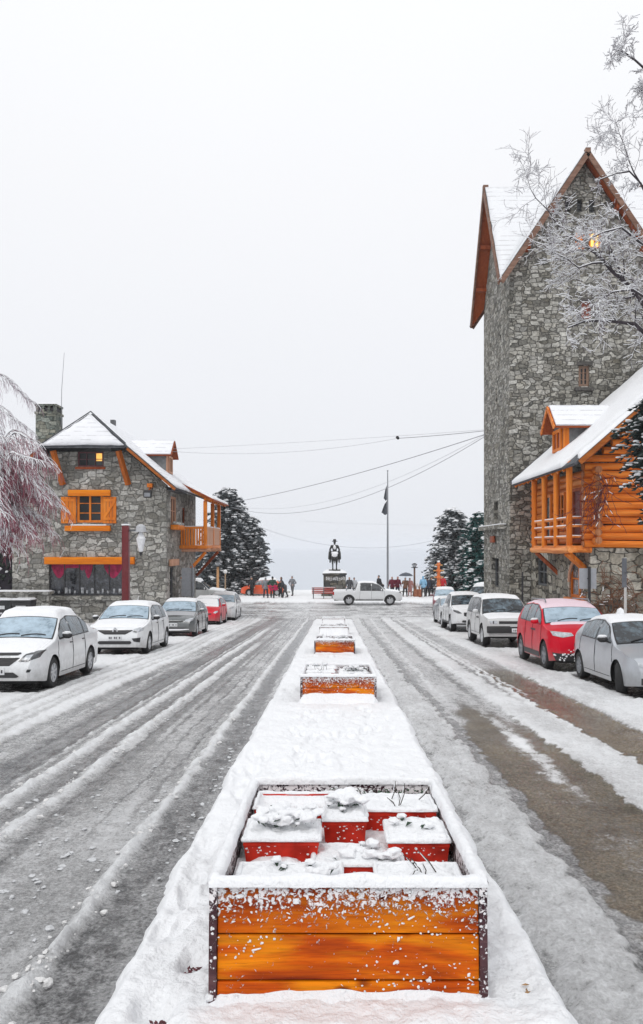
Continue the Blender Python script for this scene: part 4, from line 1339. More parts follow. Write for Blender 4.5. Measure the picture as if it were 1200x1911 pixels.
def finish_car(c, root, paint, glass, screen, cowl, roof0, roof1, rear1, snow=0.05, hood_snow=0.03, mirror_mat=None, steer=0.0, rim=None, spokes=5, side=None, rails=False, handle=None, wins=0.9):
    c.cowl = cowl
    c.body(root, paint)
    ws = c.topsheet('windscreen', cowl + 0.03, roof0 - 0.06, 0.89, screen, root, 0.010, f2=0.91)
    c.topsheet('windscreen_seal', cowl - 0.0, roof0 - 0.025, 0.925, TRIM, ws, 0.005, f2=0.945)
    if rear1: c.topsheet('rear_window', roof1 + 0.08, rear1 - 0.06, 0.84, glass, root, 0.006)
    c.side_glass(root, side or glass)
    c.seams(root)
    for sx in (-1, 1):
        c.wheel(root, c.fo, sx, steer, rim, spokes); c.wheel(root, c.fo + c.wb, sx, 0, rim, spokes)
    c.mirrors(root, mirror_mat or paint)
    if handle: c.handles(root, handle, (c.pillars[1] - 0.12, c.pillars[2] - 0.12) if c.pillars[3] > c.pillars[2] + .2 or True else (c.pillars[1] - 0.12,))
    c.wipers(root)
    if snow: c.topsheet('roof_snow', roof0 - 0.03, roof1 + 0.02, 0.99, SNOW, root, 0.004, snow, 3, 26, 26)
    if hood_snow: c.topsheet('hood_snow', 0.16, cowl + 0.03, 0.93, SNOW, root, 0.003, hood_snow, 5, 24, 18)


def place(name, label, x, yfront, yaw=0.0, cat='car', level=False, z=None, group='cars parked along the street'):
    zz = zg(yfront) if z is None else z
    rot = (0 if level else TILT, 0, R(yaw))
    return thing(name, label, cat, (x, yfront, zz + 0.005), rot, group)


def sym(poly): return poly + [(-x, z) for x, z in poly[::-1]]


def lamp_pair(c, root, poly, mat=LAMP, inner=None):
    for sx in (1, -1):
        o = c.patch('headlight', [(sx * x, z) for x, z in poly], mat, root, 'front', 0.010, 3)
        if inner:
            c.patch('headlight_housing', [(sx * x, z) for x, z in inner], LAMPD, o, 'front', 0.016, 2)


# ---- white four-door saloon, nearest on the left
c = Car(4.28, 1.70, 1.48, 2.53, 0.86, 0.305,
        [(0, .46), (.02, .60), (.07, .70), (.16, .775), (.5, .88), (1.0, .985), (1.72, 1.40), (2.25, 1.475), (2.95, 1.44), (3.62, 1.12), (3.78, 1.075), (4.16, 1.05), (4.25, .97), (4.28, .5)],
        (0.90, 0.985), 0.33, pillars=(1.28, 2.08, 2.94, 3.28))
t = place('parked_car', 'white four door saloon, nearest car on the left kerb, snow heaped on its roof', -6.42, 14.53, 1.5)
finish_car(c, t, WHITE_P, SIDEGLASS, FROSTGLASS, 1.0, 1.74, 2.98, 3.66, 0.13, 0.02, TRIM, 0.0, ALLOY, 7, handle=TRIM)
c.patch('grille', sym([(.0, .715), (.40, .715), (.46, .745), (.44, .765), (0, .765)][1:4]), TRIM, t, 'front', 0.01)
c.patch('lower_grille', sym([(.28, .52), (.45, .66), (.46, .675)]), TRIM, t, 'front', 0.008)
c.patch('bumper_grille', sym([(.42, .30), (.47, .325), (.36, .40)]), TRIM, t, 'front', 0.008)
lamp_pair(c, t, [(.44, .605), (.60, .60), (.78, .665), (.832, .80), (.72, .79), (.54, .735)], LAMPD)
for sx in (1, -1): c.patch('headlight_reflector', [(sx * .50, .625), (sx * .64, .625), (sx * .69, .73), (sx * .57, .715)], LAMP, t, 'front', 0.016, 1)
for sx in (1, -1): c.patch('fog_lamp', [(sx * .60, .40), (sx * .66, .40), (sx * .68, .45), (sx * .62, .455)], TRIM, t, 'front', 0.012, 1)
c.plate(t, 0.42)
for sx in (1, -1): c.patch('tail_light', [(sx * .60, .80), (sx * .80, .78), (sx * .79, .95), (sx * .62, .95)], REDLAMP, t, 'rear', 0.01, 1)
MB().box(-0.30, 0.30, 0.005, 0.012, 0.688, 0.70).build('chrome_strip', CHROME, t)

# ---- white five-door hatch with a diamond badge
c = Car(4.06, 1.73, 1.52, 2.59, 0.80, 0.315,
        [(0, .48), (.02, .66), (.06, .76), (.14, .83), (.5, .93), (.98, 1.03), (1.62, 1.43), (2.1, 1.515), (2.8, 1.50), (3.35, 1.44), (3.80, 1.08), (3.97, .98), (4.04, .85), (4.06, .5)],
        (0.95, 1.02), 0.31, pillars=(1.24, 2.02, 2.86, 3.36))
t = place('parked_car', 'white hatchback with a diamond badge on its black grille, second on the left kerb', -6.42, 22.55, 1.0)
finish_car(c, t, WHITE_P, SIDEGLASS, FROSTGLASS, 1.0, 1.66, 3.32, 3.80, 0.07, 0.03, TRIM, 0.0, ALLOY, 5, handle=TRIM)
c.patch('grille', sym([(.30, .615), (.50, .72), (.52, .745), (.10, .742)]), TRIM, t, 'front', 0.008)
c.patch('bumper_grille', sym([(.44, .33), (.50, .37), (.46, .425), (.20, .425)]), TRIM, t, 'front', 0.008)
for sx in (1, -1): c.patch('fog_lamp_surround', [(sx * .56, .41), (sx * .72, .38), (sx * .735, .52), (sx * .50, .50)], TRIM, t, 'front', 0.010, 2)
lamp_pair(c, t, [(.50, .70), (.62, .66), (.79, .72), (.81, .80), (.70, .82), (.54, .77)], LAMP, [(.52, .695), (.62, .672), (.66, .70), (.56, .73)])
d = MB(); z0 = .715; t0_ = c.front_t(0, z0) - 0.016
for k in range(4):
    a = [(0, .095), (.072, 0), (0, -.095), (-.072, 0)]
    p, q = a[k], a[(k + 1) % 4]
    d.beam((p[0], t0_, z0 + p[1]), (q[0], t0_, z0 + q[1]), 0.012, 0.034, (p[0] + q[0], 0, p[1] + q[1]))
d.build('diamond_badge', CHROME, t, smooth=False)
c.plate(t, 0.52)
MB().tube([(0, 2.75, 1.49), (0.02, 2.86, 1.72)], [0.010, 0.006], 6).build('aerial', SNOW, t)

# ---- dark grey hatch
c = Car(4.20, 1.75, 1.49, 2.60, 0.86, 0.315,
        [(0, .46), (.02, .60), (.08, .70), (.18, .77), (.55, .88), (1.05, 1.0), (1.75, 1.41), (2.2, 1.485), (2.9, 1.45), (3.5, 1.33), (3.95, 1.0), (4.12, .93), (4.2, .5)],
        (0.92, 1.0), 0.32, pillars=(1.34, 2.10, 2.95, 3.4))
t = place('parked_car', 'dark grey hatchback with a snow covered roof, third on the left kerb', -6.40, 30.55, 1.0)
finish_car(c, t, GREY_P, SIDEGLASS, FROSTGLASS, 1.06, 1.78, 3.4, 3.9, 0.08, 0.0, GREY_P, 0.0, ALLOY, 5)
c.topsheet('hood_snow', 0.5, 1.08, 0.9, m_snow('thin_snow', (0.42, 0.43, 0.45), 60), t, 0.004)
c.patch('grille', sym([(.30, .60), (.42, .62), (.42, .655)]), TRIM, t, 'front', 0.008)
c.patch('bumper_grille', sym([(.30, .30), (.50, .32), (.46, .38)]), TRIM, t, 'front', 0.008)
c.patch('bumper_snow', sym([(.3, .275), (.66, .31), (.66, .335)]), SNOW, t, 'front', 0.02)
lamp_pair(c, t, [(.46, .62), (.66, .60), (.80, .68), (.80, .76), (.66, .75), (.50, .70)], LAMP)
c.plate(t, 0.50, -0.0)

# ---- red small car
c = Car(3.80, 1.66, 1.48, 2.45, 0.78, 0.30,
        [(0, .46), (.02, .62), (.08, .73), (.18, .80), (.5, .90), (.92, 1.0), (1.5, 1.40), (2.0, 1.475), (2.7, 1.45), (3.3, 1.35), (3.65, 1.0), (3.76, .9), (3.8, .5)],
        (0.93, 1.0), 0.31, pillars=(1.16, 1.9, 2.7, 3.1))
t = place('parked_car', 'small red car with a snowed over windscreen behind the dark grey hatchback', -6.75, 39.85, 1.0)
finish_car(c, t, CORAL_P, SIDEGLASS, FROSTGLASS, .94, 1.54, 3.2, 3.65, 0.09, 0.0, CORAL_P)
c.topsheet('windscreen_snow', 0.80, 1.50, 0.86, SNOW, t, 0.01, 0.03, 8)
c.patch('grille', sym([(.2, .55), (.4, .56), (.42, .62)]), TRIM, t, 'front', 0.008)
lamp_pair(c, t, [(.50, .64), (.64, .62), (.74, .68), (.74, .76), (.6, .74)], LAMP)
c.plate(t, 0.46)

# ---- white tall wagon
c = Car(4.35, 1.78, 1.66, 2.60, 0.86, 0.335,
        [(0, .50), (.02, .72), (.07, .83), (.18, .90), (.5, .98), (1.0, 1.08), (1.62, 1.52), (2.1, 1.645), (3.0, 1.65), (3.7, 1.58), (4.15, 1.15), (4.3, .95), (4.35, .55)],
        (1.02, 1.10), 0.28, pillars=(1.24, 2.06, 3.0, 3.72))
t = place('parked_car', 'white sport utility car at the far end of the left row', -6.62, 44.65, 1.0)
finish_car(c, t, WHITE_P, SIDEGLASS, FROSTGLASS, 1.02, 1.66, 3.7, 4.15, 0.08, 0.05, WHITE_P, 0.0, ALLOY, 5)
lamp_pair(c, t, [(.52, .72), (.66, .70), (.80, .76), (.80, .86), (.62, .82)], LAMP)
c.patch('grille', sym([(.3, .60), (.45, .66), (.45, .74)]), TRIM, t, 'front', 0.008)
c.plate(t, 0.5)

# ---- silver three-door hatch, nearest on the right
c = Car(3.90, 1.66, 1.43, 2.47, 0.83, 0.295,
        [(0, .44), (.02, .60), (.06, .69), (.14, .75), (.5, .83), (1.02, .935), (1.66, 1.33), (2.1, 1.42), (2.6, 1.415), (3.15, 1.33), (3.72, .98), (3.85, .88), (3.9, .5)],
        (0.88, 0.96), 0.34, pillars=(1.24, 2.16, 3.16, 3.16), nose=.80)
t = place('parked_car', 'silver three door hatchback with its front wheels turned, nearest on the right kerb', 6.17, 13.72, -1.6)
finish_car(c, t, SILVER_P, SIDEGLASS, CLEARGLASS, 1.02, 1.70, 3.1, 3.7, 0.045, 0.0, TRIM, R(-24), GREYMETAL, 9)
c.patch('bumper_insert', sym([(.45, .24), (.66, .26), (.66, .38)]), TRIM, t, 'front', 0.008)
rb = random.Random(2); mb = MB()
for i in range(60):
    x = rb.uniform(-.62, .62); z = rb.uniform(.26, .38); rr = rb.uniform(.010, .03); mb.blob((x, c.front_t(x, z) - .01, z), (rr, rr * .7, rr), i)
tag(mb.build('stuck_snow', SNOW, t, smooth=True), kind='stuff')
c.patch('grille', sym([(.2, .56), (.34, .57), (.34, .64)]), LAMPD, t, 'front', 0.008)
lamp_pair(c, t, [(.36, .57), (.60, .57), (.70, .60), (.70, .66), (.40, .655)], LAMP)
MB().blob((-0.25, 2.2, 1.46), (.10, .09, .13), 5).build('snow_lump', SNOW, t, smooth=True)
mb = MB()
for i in range(10): mb.blob((rb.uniform(-.5, .5), 1.3 + rb.uniform(-.1, .2), 1.14 + rb.uniform(-.05, .1)), (.03, .02, .03), i)

# ---- red compact sport utility car
c = Car(4.06, 1.77, 1.66, 2.52, 0.80, 0.345,
        [(0, .52), (.02, .72), (.05, .86), (.14, .95), (.5, 1.03), (.98, 1.12), (1.55, 1.50), (2.0, 1.63), (2.8, 1.655), (3.4, 1.60), (3.85, 1.15), (4.0, 1.0), (4.06, .55)],
        (1.03, 1.14), 0.28, gc=0.24, pillars=(1.2, 1.95, 2.75, 3.42), nose=.76)
t = place('parked_car', 'bright red compact sport utility car between the silver hatchback and the old off roader', 6.02, 18.05, -1.2)
finish_car(c, t, RED_P, SIDEGLASS, FROSTGLASS, 1.0, 1.60, 3.4, 3.85, 0.0, 0.0, RED_P, 0.0, GREYMETAL, 5)
PINKSNOW = m_snow('thin_roof_snow', (0.84, 0.66, 0.73), 50)
c.topsheet('roof_snow', 1.56, 3.42, 0.99, PINKSNOW, t, 0.004, 0.045, 3, 26, 26)
c.topsheet('hood_snow', 0.86, 1.06, 0.80, PINKSNOW, t, 0.003, 0.02, 5, 24, 10)
c.patch('grille', sym([(.22, .60), (.36, .62), (.34, .70)]), TRIM, t, 'front', 0.008)
c.patch('bumper_cladding', sym([(.5, .27), (.76, .28), (.82, .46), (.50, .44), (.30, .47)]), TRIM, t, 'front', 0.010)
lamp_pair(c, t, [(.34, .865), (.60, .82), (.80, .86), (.835, .965), (.60, .945), (.38, .93)], LAMP)
mb = MB()
for i in range(90):
    x = rb.uniform(-.78, .7); z = rb.uniform(.28, .54); rr = rb.uniform(.010, .03); mb.blob((x, c.front_t(x, z) - .012, z), (rr * 1.3, rr * .7, rr), i)
tag(mb.build('stuck_snow', SNOW, t, smooth=True), kind='stuff')
for sx in (-1, 1):
    c.patch('sill_cladding', [(1.22, .27), (2.9, .27), (2.9, .40), (1.22, .40)], TRIM, t, sx, 0.008, 3)
    c.patch('door_lettering', [(1.62, .90), (2.12, .905), (2.12, .955), (1.62, .95)], TRIM, t, sx, 0.007, 2)
mb = MB()
for sx in (-1, 1): mb.tube([(sx * .56, 1.75, 1.62), (sx * .56, 1.85, 1.70), (sx * .56, 3.2, 1.70), (sx * .56, 3.3, 1.64)], 0.018, 6)
mb.build('roof_rail', GREYMETAL, t)

# ---- old pearl-white off-roader with dark bumper
c = Car(4.50, 1.73, 1.72, 2.63, 0.92, 0.375,
        [(0, .58), (.015, .80), (.04, .94), (.12, .985), (.6, 1.03), (1.25, 1.10), (1.78, 1.60), (2.1, 1.70), (3.0, 1.72), (4.1, 1.69), (4.36, 1.25), (4.46, 1.05), (4.5, .6)],
        (1.05, 1.10), 0.22, gc=0.34, pillars=(1.46, 2.22, 3.12, 4.02), nose=.90, fr=.35, tail=.92, tyre_w=.24)
t = place('parked_car', 'old boxy pearl white off roader with a black front bumper, third on the right kerb', 5.86, 25.08, -1.0)
finish_car(c, t, OFFW_P, SMOKEGLASS, CLEARGLASS, 1.26, 1.84, 4.1, 4.36, 0.06, 0.05, OFFW_P, 0.0, ALLOY, 6, side=SMOKEGLASS)
c.patch('grille', sym([(.20, .80), (.44, .80), (.44, .89)]), TRIM, t, 'front', 0.008)
MB().box(-.84, .84, -0.09, 0.06, .50, .73).build('front_bumper', TRIM, t, bevel=0.03)
MB().box(-.10, .82, -0.096, -0.088, .716, .728).build('bumper_snow', SNOW, t)
lamp_pair(c, t, [(.50, .80), (.74, .80), (.755, .90), (.50, .90)], LAMP)
for sx in (1, -1): c.patch('side_lamp', [(sx * .60, .805), (sx * .64, .805), (sx * .64, .895), (sx * .60, .895)], LAMPD, t, 'front', 0.014, 1)
o = MB().box(-.05, .35, -0.112, -0.095, .53, .66).build('number_plate', PLATE, t, bevel=0.004)
mb = MB()
for i in range(6): mb.box(.0 + i * .052, .03 + i * .052, -0.1145, -0.1125, .56, .62)
mb.build('plate_marks', PLATEINK, o)
for sx in (-1, 1):
    c.patch('door_marks', [(1.50, .93), (2.0, .935), (2.0, .99), (1.5, .985)], TRIM, t, sx, 0.006, 1)

# ---- white pick-up on the right
def pickup(name, label, x, yf, yaw, paint, group, level=False, steer=0, z=None, snow=0.05):
    c = Car(5.20, 1.80, 1.76, 3.05, 0.92, 0.38,
            [(0, .55), (.02, .80), (.06, .95), (.16, 1.03), (.6, 1.10), (1.25, 1.18), (1.85, 1.62), (2.15, 1.73), (2.9, 1.75), (3.32, 1.68), (3.50, 1.14), (3.56, 1.09), (5.1, 1.10), (5.17, 1.04), (5.2, .6)],
            (1.06, 1.09), 0.26, gc=0.36, pillars=(1.46, 2.30, 3.14, 3.14), nose=.80, tail=.95, rr=.25, tyre_w=.25)
    t = place(name, label, x, yf, yaw, 'pickup truck', level, z, group)
    finish_car(c, t, paint, SMOKEGLASS, CLEARGLASS, 1.26, 1.90, 3.28, 3.50, snow, 0.03, paint, steer, ALLOY, 6, side=SMOKEGLASS, handle=paint)
    lamp_pair(c, t, [(.48, .84), (.66, .84), (.82, .92), (.84, 1.0), (.64, .96)], LAMPD)
    c.patch('grille', sym([(.30, .70), (.40, .74), (.40, .88)]), TRIM, t, 'front', 0.008)
    c.patch('bumper_grille', sym([(.40, .44), (.50, .46), (.46, .54)]), TRIM, t, 'front', 0.008)
    for sx in (1, -1):
        c.patch('tail_light', [(sx * .70, .78), (sx * .86, .78), (sx * .86, 1.03), (sx * .70, 1.03)], REDLAMP, t, 'rear', 0.012, 1)
        c.patch('tail_light', [(5.08, .78), (5.18, .78), (5.17, 1.02), (5.08, 1.02)], REDLAMP, t, sx, 0.008, 1)
        MB().beam((sx * .86, 1.46, .40), (sx * .86, 3.50, .40), 0.10, 0.06).build('side_step', TRIM, t)
    # load bed: a dark well in the flat rear deck, with snow
    MB().box(-.70, .70, 3.66, 5.06, 1.07, 1.112).build('bed_snow', SNOW, t, bevel=0.01)
    mb = MB()
    for sx in (-1, 1): mb.tube([(sx * .66, 3.62, 1.1), (sx * .62, 3.66, 1.38), (sx * .60, 3.9, 1.36), (sx * .62, 4.2, 1.1)], 0.025, 6)
    mb.tube([(-.62, 3.66, 1.38), (.62, 3.66, 1.38)], 0.025, 6)
    mb.build('roll_bar', IRON, t)
    MB().box(-.78, .78, 5.17, 5.26, .52, .66).build('rear_bumper', TRIM, t, bevel=0.02)
    c.plate(t, .62)
    return t


pickup('pickup_truck', 'white pickup parked nose forward behind the old off roader', 6.12, 33.60, -0.8, WHITE_P, 'cars parked along the street')
# ---- the pick-up crossing at the foot of the street
pickup('pickup_truck', 'white double cab pickup standing side on at the foot of the street', PXX(750, 57.6), 58.0, 90, WHITE_P, None, True, 0, zg(58) + 0.0, 0.05)

# ---- more cars towards the plaza
c = Car(4.1, 1.68, 1.46, 2.5, 0.82, 0.30,
        [(0, .46), (.02, .6), (.08, .72), (.5, .85), (1.0, .97), (1.7, 1.38), (2.2, 1.455), (2.9, 1.42), (3.5, 1.1), (4.0, 1.03), (4.1, .5)],
        (0.9, .98), 0.32, pillars=(1.28, 2.05, 2.85, 3.15))
t = place('parked_car', 'silver saloon half hidden behind the white pickup on the right kerb', 6.50, 40.40, -1)
finish_car(c, t, SILVER_P, SIDEGLASS, FROSTGLASS, 1.0, 1.74, 2.95, 3.5, 0.08, 0.04, SILVER_P)
lamp_pair(c, t, [(.46, .62), (.64, .60), (.74, .68), (.6, .72)], LAMP)
c.patch('grille', sym([(.2, .56), (.36, .58), (.36, .66)]), TRIM, t, 'front', 0.008)
t = place('parked_car', 'maroon car standing beyond the silver saloon at the edge of the plaza', 7.55, 52.0, -8, level=True, z=zg(52))
finish_car(c, t, MAROON_P, SIDEGLASS, FROSTGLASS, 1.0, 1.74, 2.95, 3.5, 0.10, 0.05, MAROON_P)
c = Car(4.6, 1.80, 1.84, 2.7, 0.9, 0.36,
        [(0, .55), (.02, .8), (.06, .95), (.16, 1.02), (.6, 1.08), (1.2, 1.15), (1.8, 1.68), (2.1, 1.80), (3.2, 1.84), (4.2, 1.80), (4.48, 1.3), (4.58, 1.0), (4.6, .6)],
        (1.08, 1.13), 0.22, gc=.3, pillars=(1.42, 2.25, 3.15, 4.05), nose=.86, tail=.92)
t = place('parked_car', 'white estate car with a snow laden roof beside the tower foot', 9.1, 50.0, -30, level=True, z=zg(50))
finish_car(c, t, WHITE_P, SMOKEGLASS, CLEARGLASS, 1.2, 1.86, 4.2, 4.5, 0.12, 0.08, WHITE_P, side=SMOKEGLASS)
lamp_pair(c, t, [(.5, .8), (.72, .8), (.78, .9), (.5, .92)], LAMP)
t = place('parked_car', 'snow covered grey wagon standing side on beyond the balcony house', PXX(424, 57), 57.0, 90, level=True, z=zg(57) + 0.12)
finish_car(c, t, OFFW_P, SMOKEGLASS, CLEARGLASS, 1.2, 1.86, 4.2, 4.5, 0.14, 0.10, OFFW_P, side=SMOKEGLASS)
c = Car(3.7, 1.62, 1.45, 2.4, 0.75, 0.29,
        [(0, .46), (.02, .62), (.08, .74), (.5, .88), (.9, .98), (1.5, 1.38), (2.0, 1.445), (2.7, 1.42), (3.2, 1.32), (3.55, 1.0), (3.66, .9), (3.7, .5)],
        (0.92, 1.0), 0.31, pillars=(1.14, 1.85, 2.65, 3.05))
t = place('parked_car', 'orange hatchback parked side on at the plaza edge behind the walkers', PXX(451, 67.2), 67.2, -90, level=True, z=zg(67) + 0.1)
finish_car(c, t, ORANGE_P, SIDEGLASS, FROSTGLASS, .92, 1.54, 3.1, 3.5, 0.16, 0.0, ORANGE_P, side=SIDEGLASS)
# ================================================================== buildings
def clip_convex(poly, outline):
    out = poly
    n = len(outline)
    for i in range(n):
        a, b = outline[i], outline[(i + 1) % n]
        def side(p): return (b[0] - a[0]) * (p[1] - a[1]) - (b[1] - a[1]) * (p[0] - a[0])
        res = []
        for j in range(len(out)):
            p, q = out[j], out[(j + 1) % len(out)]
            sp, sq = side(p), side(q)
            if sp >= -1e-9: res.append(p)
            if sp * sq < -1e-12:
                k = sp / (sp - sq); res.append((p[0] + (q[0] - p[0]) * k, p[1] + (q[1] - p[1]) * k))
        out = res
        if len(out) < 3: return []
    return out


def FRONT(Y): return lambda u, d, z: Vector((u, Y - d, z))       # wall facing the camera
def EAST(X): return lambda u, d, z: Vector((X + d, u, z))        # wall facing right
def WEST(X): return lambda u, d, z: Vector((X - d, u, z))        # wall facing left


def wall_open(m, outline, openings, thick):
    """a wall with real openings; outline is convex and counter-clockwise in (u, z)"""
    us = sorted({p[0] for p in outline} | {o[0] for o in openings} | {o[1] for o in openings})
    zs = sorted({p[1] for p in outline} | {o[2] for o in openings} | {o[3] for o in openings})
    mb = MB()
    for i in range(len(us) - 1):
        for j in range(len(zs) - 1):
            cu, cz = (us[i] + us[i + 1]) / 2, (zs[j] + zs[j + 1]) / 2
            if any(o[0] < cu < o[1] and o[2] < cz < o[3] for o in openings): continue
            c = clip_convex([(us[i], zs[j]), (us[i + 1], zs[j]), (us[i + 1], zs[j + 1]), (us[i], zs[j + 1])], outline)
            if len(c) < 3: continue
            mb.prism([m(u, 0, z) for u, z in c], m(0, -thick, 0) - m(0, 0, 0))
    return mb


def bx(mb, m, u0, u1, d0, d1, z0, z1, mi=0):
    return mb.hexa([m(u0, d0, z0), m(u1, d0, z0), m(u1, d1, z0), m(u0, d1, z0)], [m(u0, d0, z1), m(u1, d0, z1), m(u1, d1, z1), m(u0, d1, z1)], mi)


def window(root, m, u0, u1, z0, z1, frame, glass, nu=2, nz=2, fw=0.07, bar=0.03, d=-0.18, name='window'):
    mb = MB(); e = 0.004
    u0 += e; u1 -= e; z0 += e; z1 -= e
    bx(mb, m, u0, u0 + fw, d - 0.05, d + 0.05, z0, z1); bx(mb, m, u1 - fw, u1, d - 0.05, d + 0.05, z0, z1)
    bx(mb, m, u0 + fw, u1 - fw, d - 0.05, d + 0.05, z0, z0 + fw); bx(mb, m, u0 + fw, u1 - fw, d - 0.05, d + 0.05, z1 - fw, z1)
    for k in range(1, nu):
        u = u0 + (u1 - u0) * k / nu; w = fw * 0.75 if k * 2 == nu else bar
        bx(mb, m, u - w / 2, u + w / 2, d - 0.03, d + 0.043, z0 + fw, z1 - fw)
    for k in range(1, nz):
        z = z0 + (z1 - z0) * k / nz
        bx(mb, m, u0 + fw, u1 - fw, d - 0.02, d + 0.03, z - bar / 2, z + bar / 2)
    o = mb.build(name, frame, root, world=True)
    g = MB(); bx(g, m, u0 + fw * 0.5, u1 - fw * 0.5, d - 0.035, d - 0.015, z0 + fw * 0.5, z1 - fw * 0.5)
    g.build('pane', glass, o, world=True)
    return o


def quoins(root, corner, sx, sy, z0, z1, mat, big=0.5, small=0.28, h=0.30, seed=0):
    """dressed corner stones standing a little proud of both faces"""
    mb = MB(); rnd = random.Random(seed); z = z0; k = 0
    while z < z1:
        hh = h * rnd.uniform(0.75, 1.3); a, b = (big, small) if k % 2 else (small, big)
        a *= rnd.uniform(0.8, 1.25); b *= rnd.uniform(0.8, 1.25); p = rnd.uniform(0.012, 0.03)
        x0, x1 = sorted((corner[0] - sx * p, corner[0] + sx * a)); y0, y1 = sorted((corner[1] - sy * p, corner[1] + sy * b))
        mb.box(x0, x1, y0, y1, z + 0.012, z + hh - 0.012); z += hh; k += 1
    return mb.build('quoins', mat, root, world=True, bevel=0.025, segs=1)


FG = FRONT(40.0); SG = EAST(-8.7)
LB = thing('stone_house', 'grey stone house with orange shutters, hipped snowy roof and timber balcony, left of the street', 'house', (-12.7, 44, zg(40)))
openF = [(-13.36, -11.98, 3.28, 4.80), (-13.30, -11.95, 6.20, 6.98), (-14.80, -10.90, -0.52, 1.22)]
outl = [(-16.7, -2.6), (-8.7, -2.6), (-8.7, 5.25), (-10.72, 6.98), (-14.68, 6.98), (-16.7, 5.25)]
wall_open(FG, outl, openF, 0.45).build('front_wall', STONE_L, LB, world=True)
openS = [(40.95, 42.35, -2.1, 1.0), (41.15, 42.55, 3.2, 4.75), (44.3, 45.2, 2.1, 4.3)]
wall_open(SG, [(40.45, -2.8), (48.6, -2.8), (48.6, 5.2), (40.45, 5.2)], openS, 0.45).build('street_wall', STONE_L, LB, world=True)
MB().box(-16.7, -9.15, 48.15, 48.6, -2.8, 5.2).box(-16.7, -16.25, 40.45, 48.15, -2.8, 5.2).build('rear_wall', STONE_L, LB, world=True)
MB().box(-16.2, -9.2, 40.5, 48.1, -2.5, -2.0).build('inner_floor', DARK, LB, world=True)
MB().box(-16.0, -9.3, 41.6, 41.7, -2.0, 5.0).build('dark_room_sheet', plain('dim_room', (0.05, 0.045, 0.05), 0.8), LB, world=True)  # added near-black plane, stands for the unlit room behind the windows
quoins(LB, (-8.7, 40.0), -1, 1, -2.3, 5.0, STONE_L, 0.6, 0.38, 0.36, 4)
# roof
RX, RZ, YH = -12.7, 8.92, 40.25
def rz(x): return RZ - 0.85 * abs(x - RX)
ex, ey0, ey1 = -8.05, 39.15, 49.2
right = [(RX, YH, RZ), (-10.58, ey0, rz(-10.58)), (ex, ey0, rz(ex)), (ex, ey1, rz(ex)), (RX, ey1, RZ)]
left = [(2 * RX - x, y, z) for x, y, z in right]
hip = [(-14.82, ey0, rz(-10.58)), (-10.58, ey0, rz(-10.58)), (RX, YH, RZ)]
rf = MB()
for q in (right, left, hip): rf.slab(q, 0.10)
ro = rf.build('roof', SHINGLE, LB, world=True)
for i_, q in enumerate((right, left, hip)):
    n = (Vector(q[1]) - Vector(q[0])).cross(Vector(q[-1]) - Vector(q[0])).normalized()
    if n.z < 0: n = -n
    snow_poly('roof_snow', [Vector(p) + n * 0.103 for p in q], n, 0.10, ro, ROOFSNOW, i_ * 5, 0.32, 0.16)
rd = MB()                                             # bare hip ridges where the snow has slid
rd.tube([Vector((RX, YH, RZ + .2)), Vector((-10.58, ey0, rz(-10.58) + .19))], 0.03, 6); rd.tube([Vector((RX, YH, RZ + .2)), Vector((-14.82, ey0, rz(-10.58) + .19))], 0.03, 6)
rd.build('hip_tiles', SHINGLE, ro, world=True)
bd = MB()
for sgn in (1, -1):
    f = lambda x: RX + sgn * (x - RX)
    bd = MB(); bd.beam((f(-10.5), ey0 - 0.02, rz(-10.5) - 0.02), (f(ex), ey0 - 0.02, rz(ex) - 0.02), 0.08, 0.13)
    bd.build('bargeboard', m_wood('bargeboard_wood', (.17, .05, .015), (.36, .105, .022), (.50, .17, .035), 'X', .8), LB, world=True)
pass
MB().beam((-14.8, ey0 - 0.03, rz(-10.58) - 0.02), (-10.6, ey0 - 0.03, rz(-10.58) - 0.02), 0.05, 0.08).build('eaves_edge', SHINGLE, LB, world=True)
MB().box(-8.69, -8.25, 40.1, 43.1, 4.98, 5.04).build('eaves_board', SHINGLE, LB, world=True)
for x0, x1 in ((-14.35, -14.1), (-10.95, -10.75)):
    MB().beam((x0 + (0.0 if x0 < -12 else -.05), 39.35, 6.95), (x1 + (.05 if x0 < -12 else 0.1), 39.93, 5.25), 0.24, 0.2).build('eaves_brace', m_wood('brace_wood', (.20, .05, .012), (.46, .12, .018), (.62, .19, .03), 'Z', .8), LB, world=True)
# orange window with shutters
w = window(LB, FG, -13.36, -11.98, 3.28, 4.80, ORANGE_Z, DARKGLASS, 2, 3, 0.13, 0.04, -0.10)
for a, b in ((-14.14, -13.37), (-11.97, -11.28)):
    mb = MB(); bx(mb, FG, a, b, 0.02, 0.07, 3.25, 4.62)
    for k in range(1, 4):
        u = a + (b - a) * k / 4; bx(mb, FG, u - 0.008, u + 0.008, 0.069, 0.073, 3.27, 4.6, 1)
    for z in (3.42, 4.38): bx(mb, FG, a + 0.03, b - 0.03, 0.075, 0.11, z, z + 0.14)
    p, q = FG(a + 0.08, 0.092, 3.56), FG(b - 0.08, 0.092, 4.38)
    if a < -13: p, q = FG(b - 0.08, 0.092, 3.56), FG(a + 0.08, 0.092, 4.38)
    mb.beam(p, q, 0.13, 0.03, (0, -1, 0))
    mb.build('shutter', [ORANGE_Z, DARK], LB, world=True, bevel=0.0)
mb = MB(); bx(mb, FG, -13.75, -11.55, 0.01, 0.22, 4.66, 4.98); mb.build('window_lintel', ORANGE, LB, world=True, bevel=0.03)
mb = MB(); bx(mb, FG, -13.90, -11.55, 0.01, 0.26, 2.84, 3.12); o = mb.build('window_sill', ORANGE, LB, world=True, bevel=0.03)
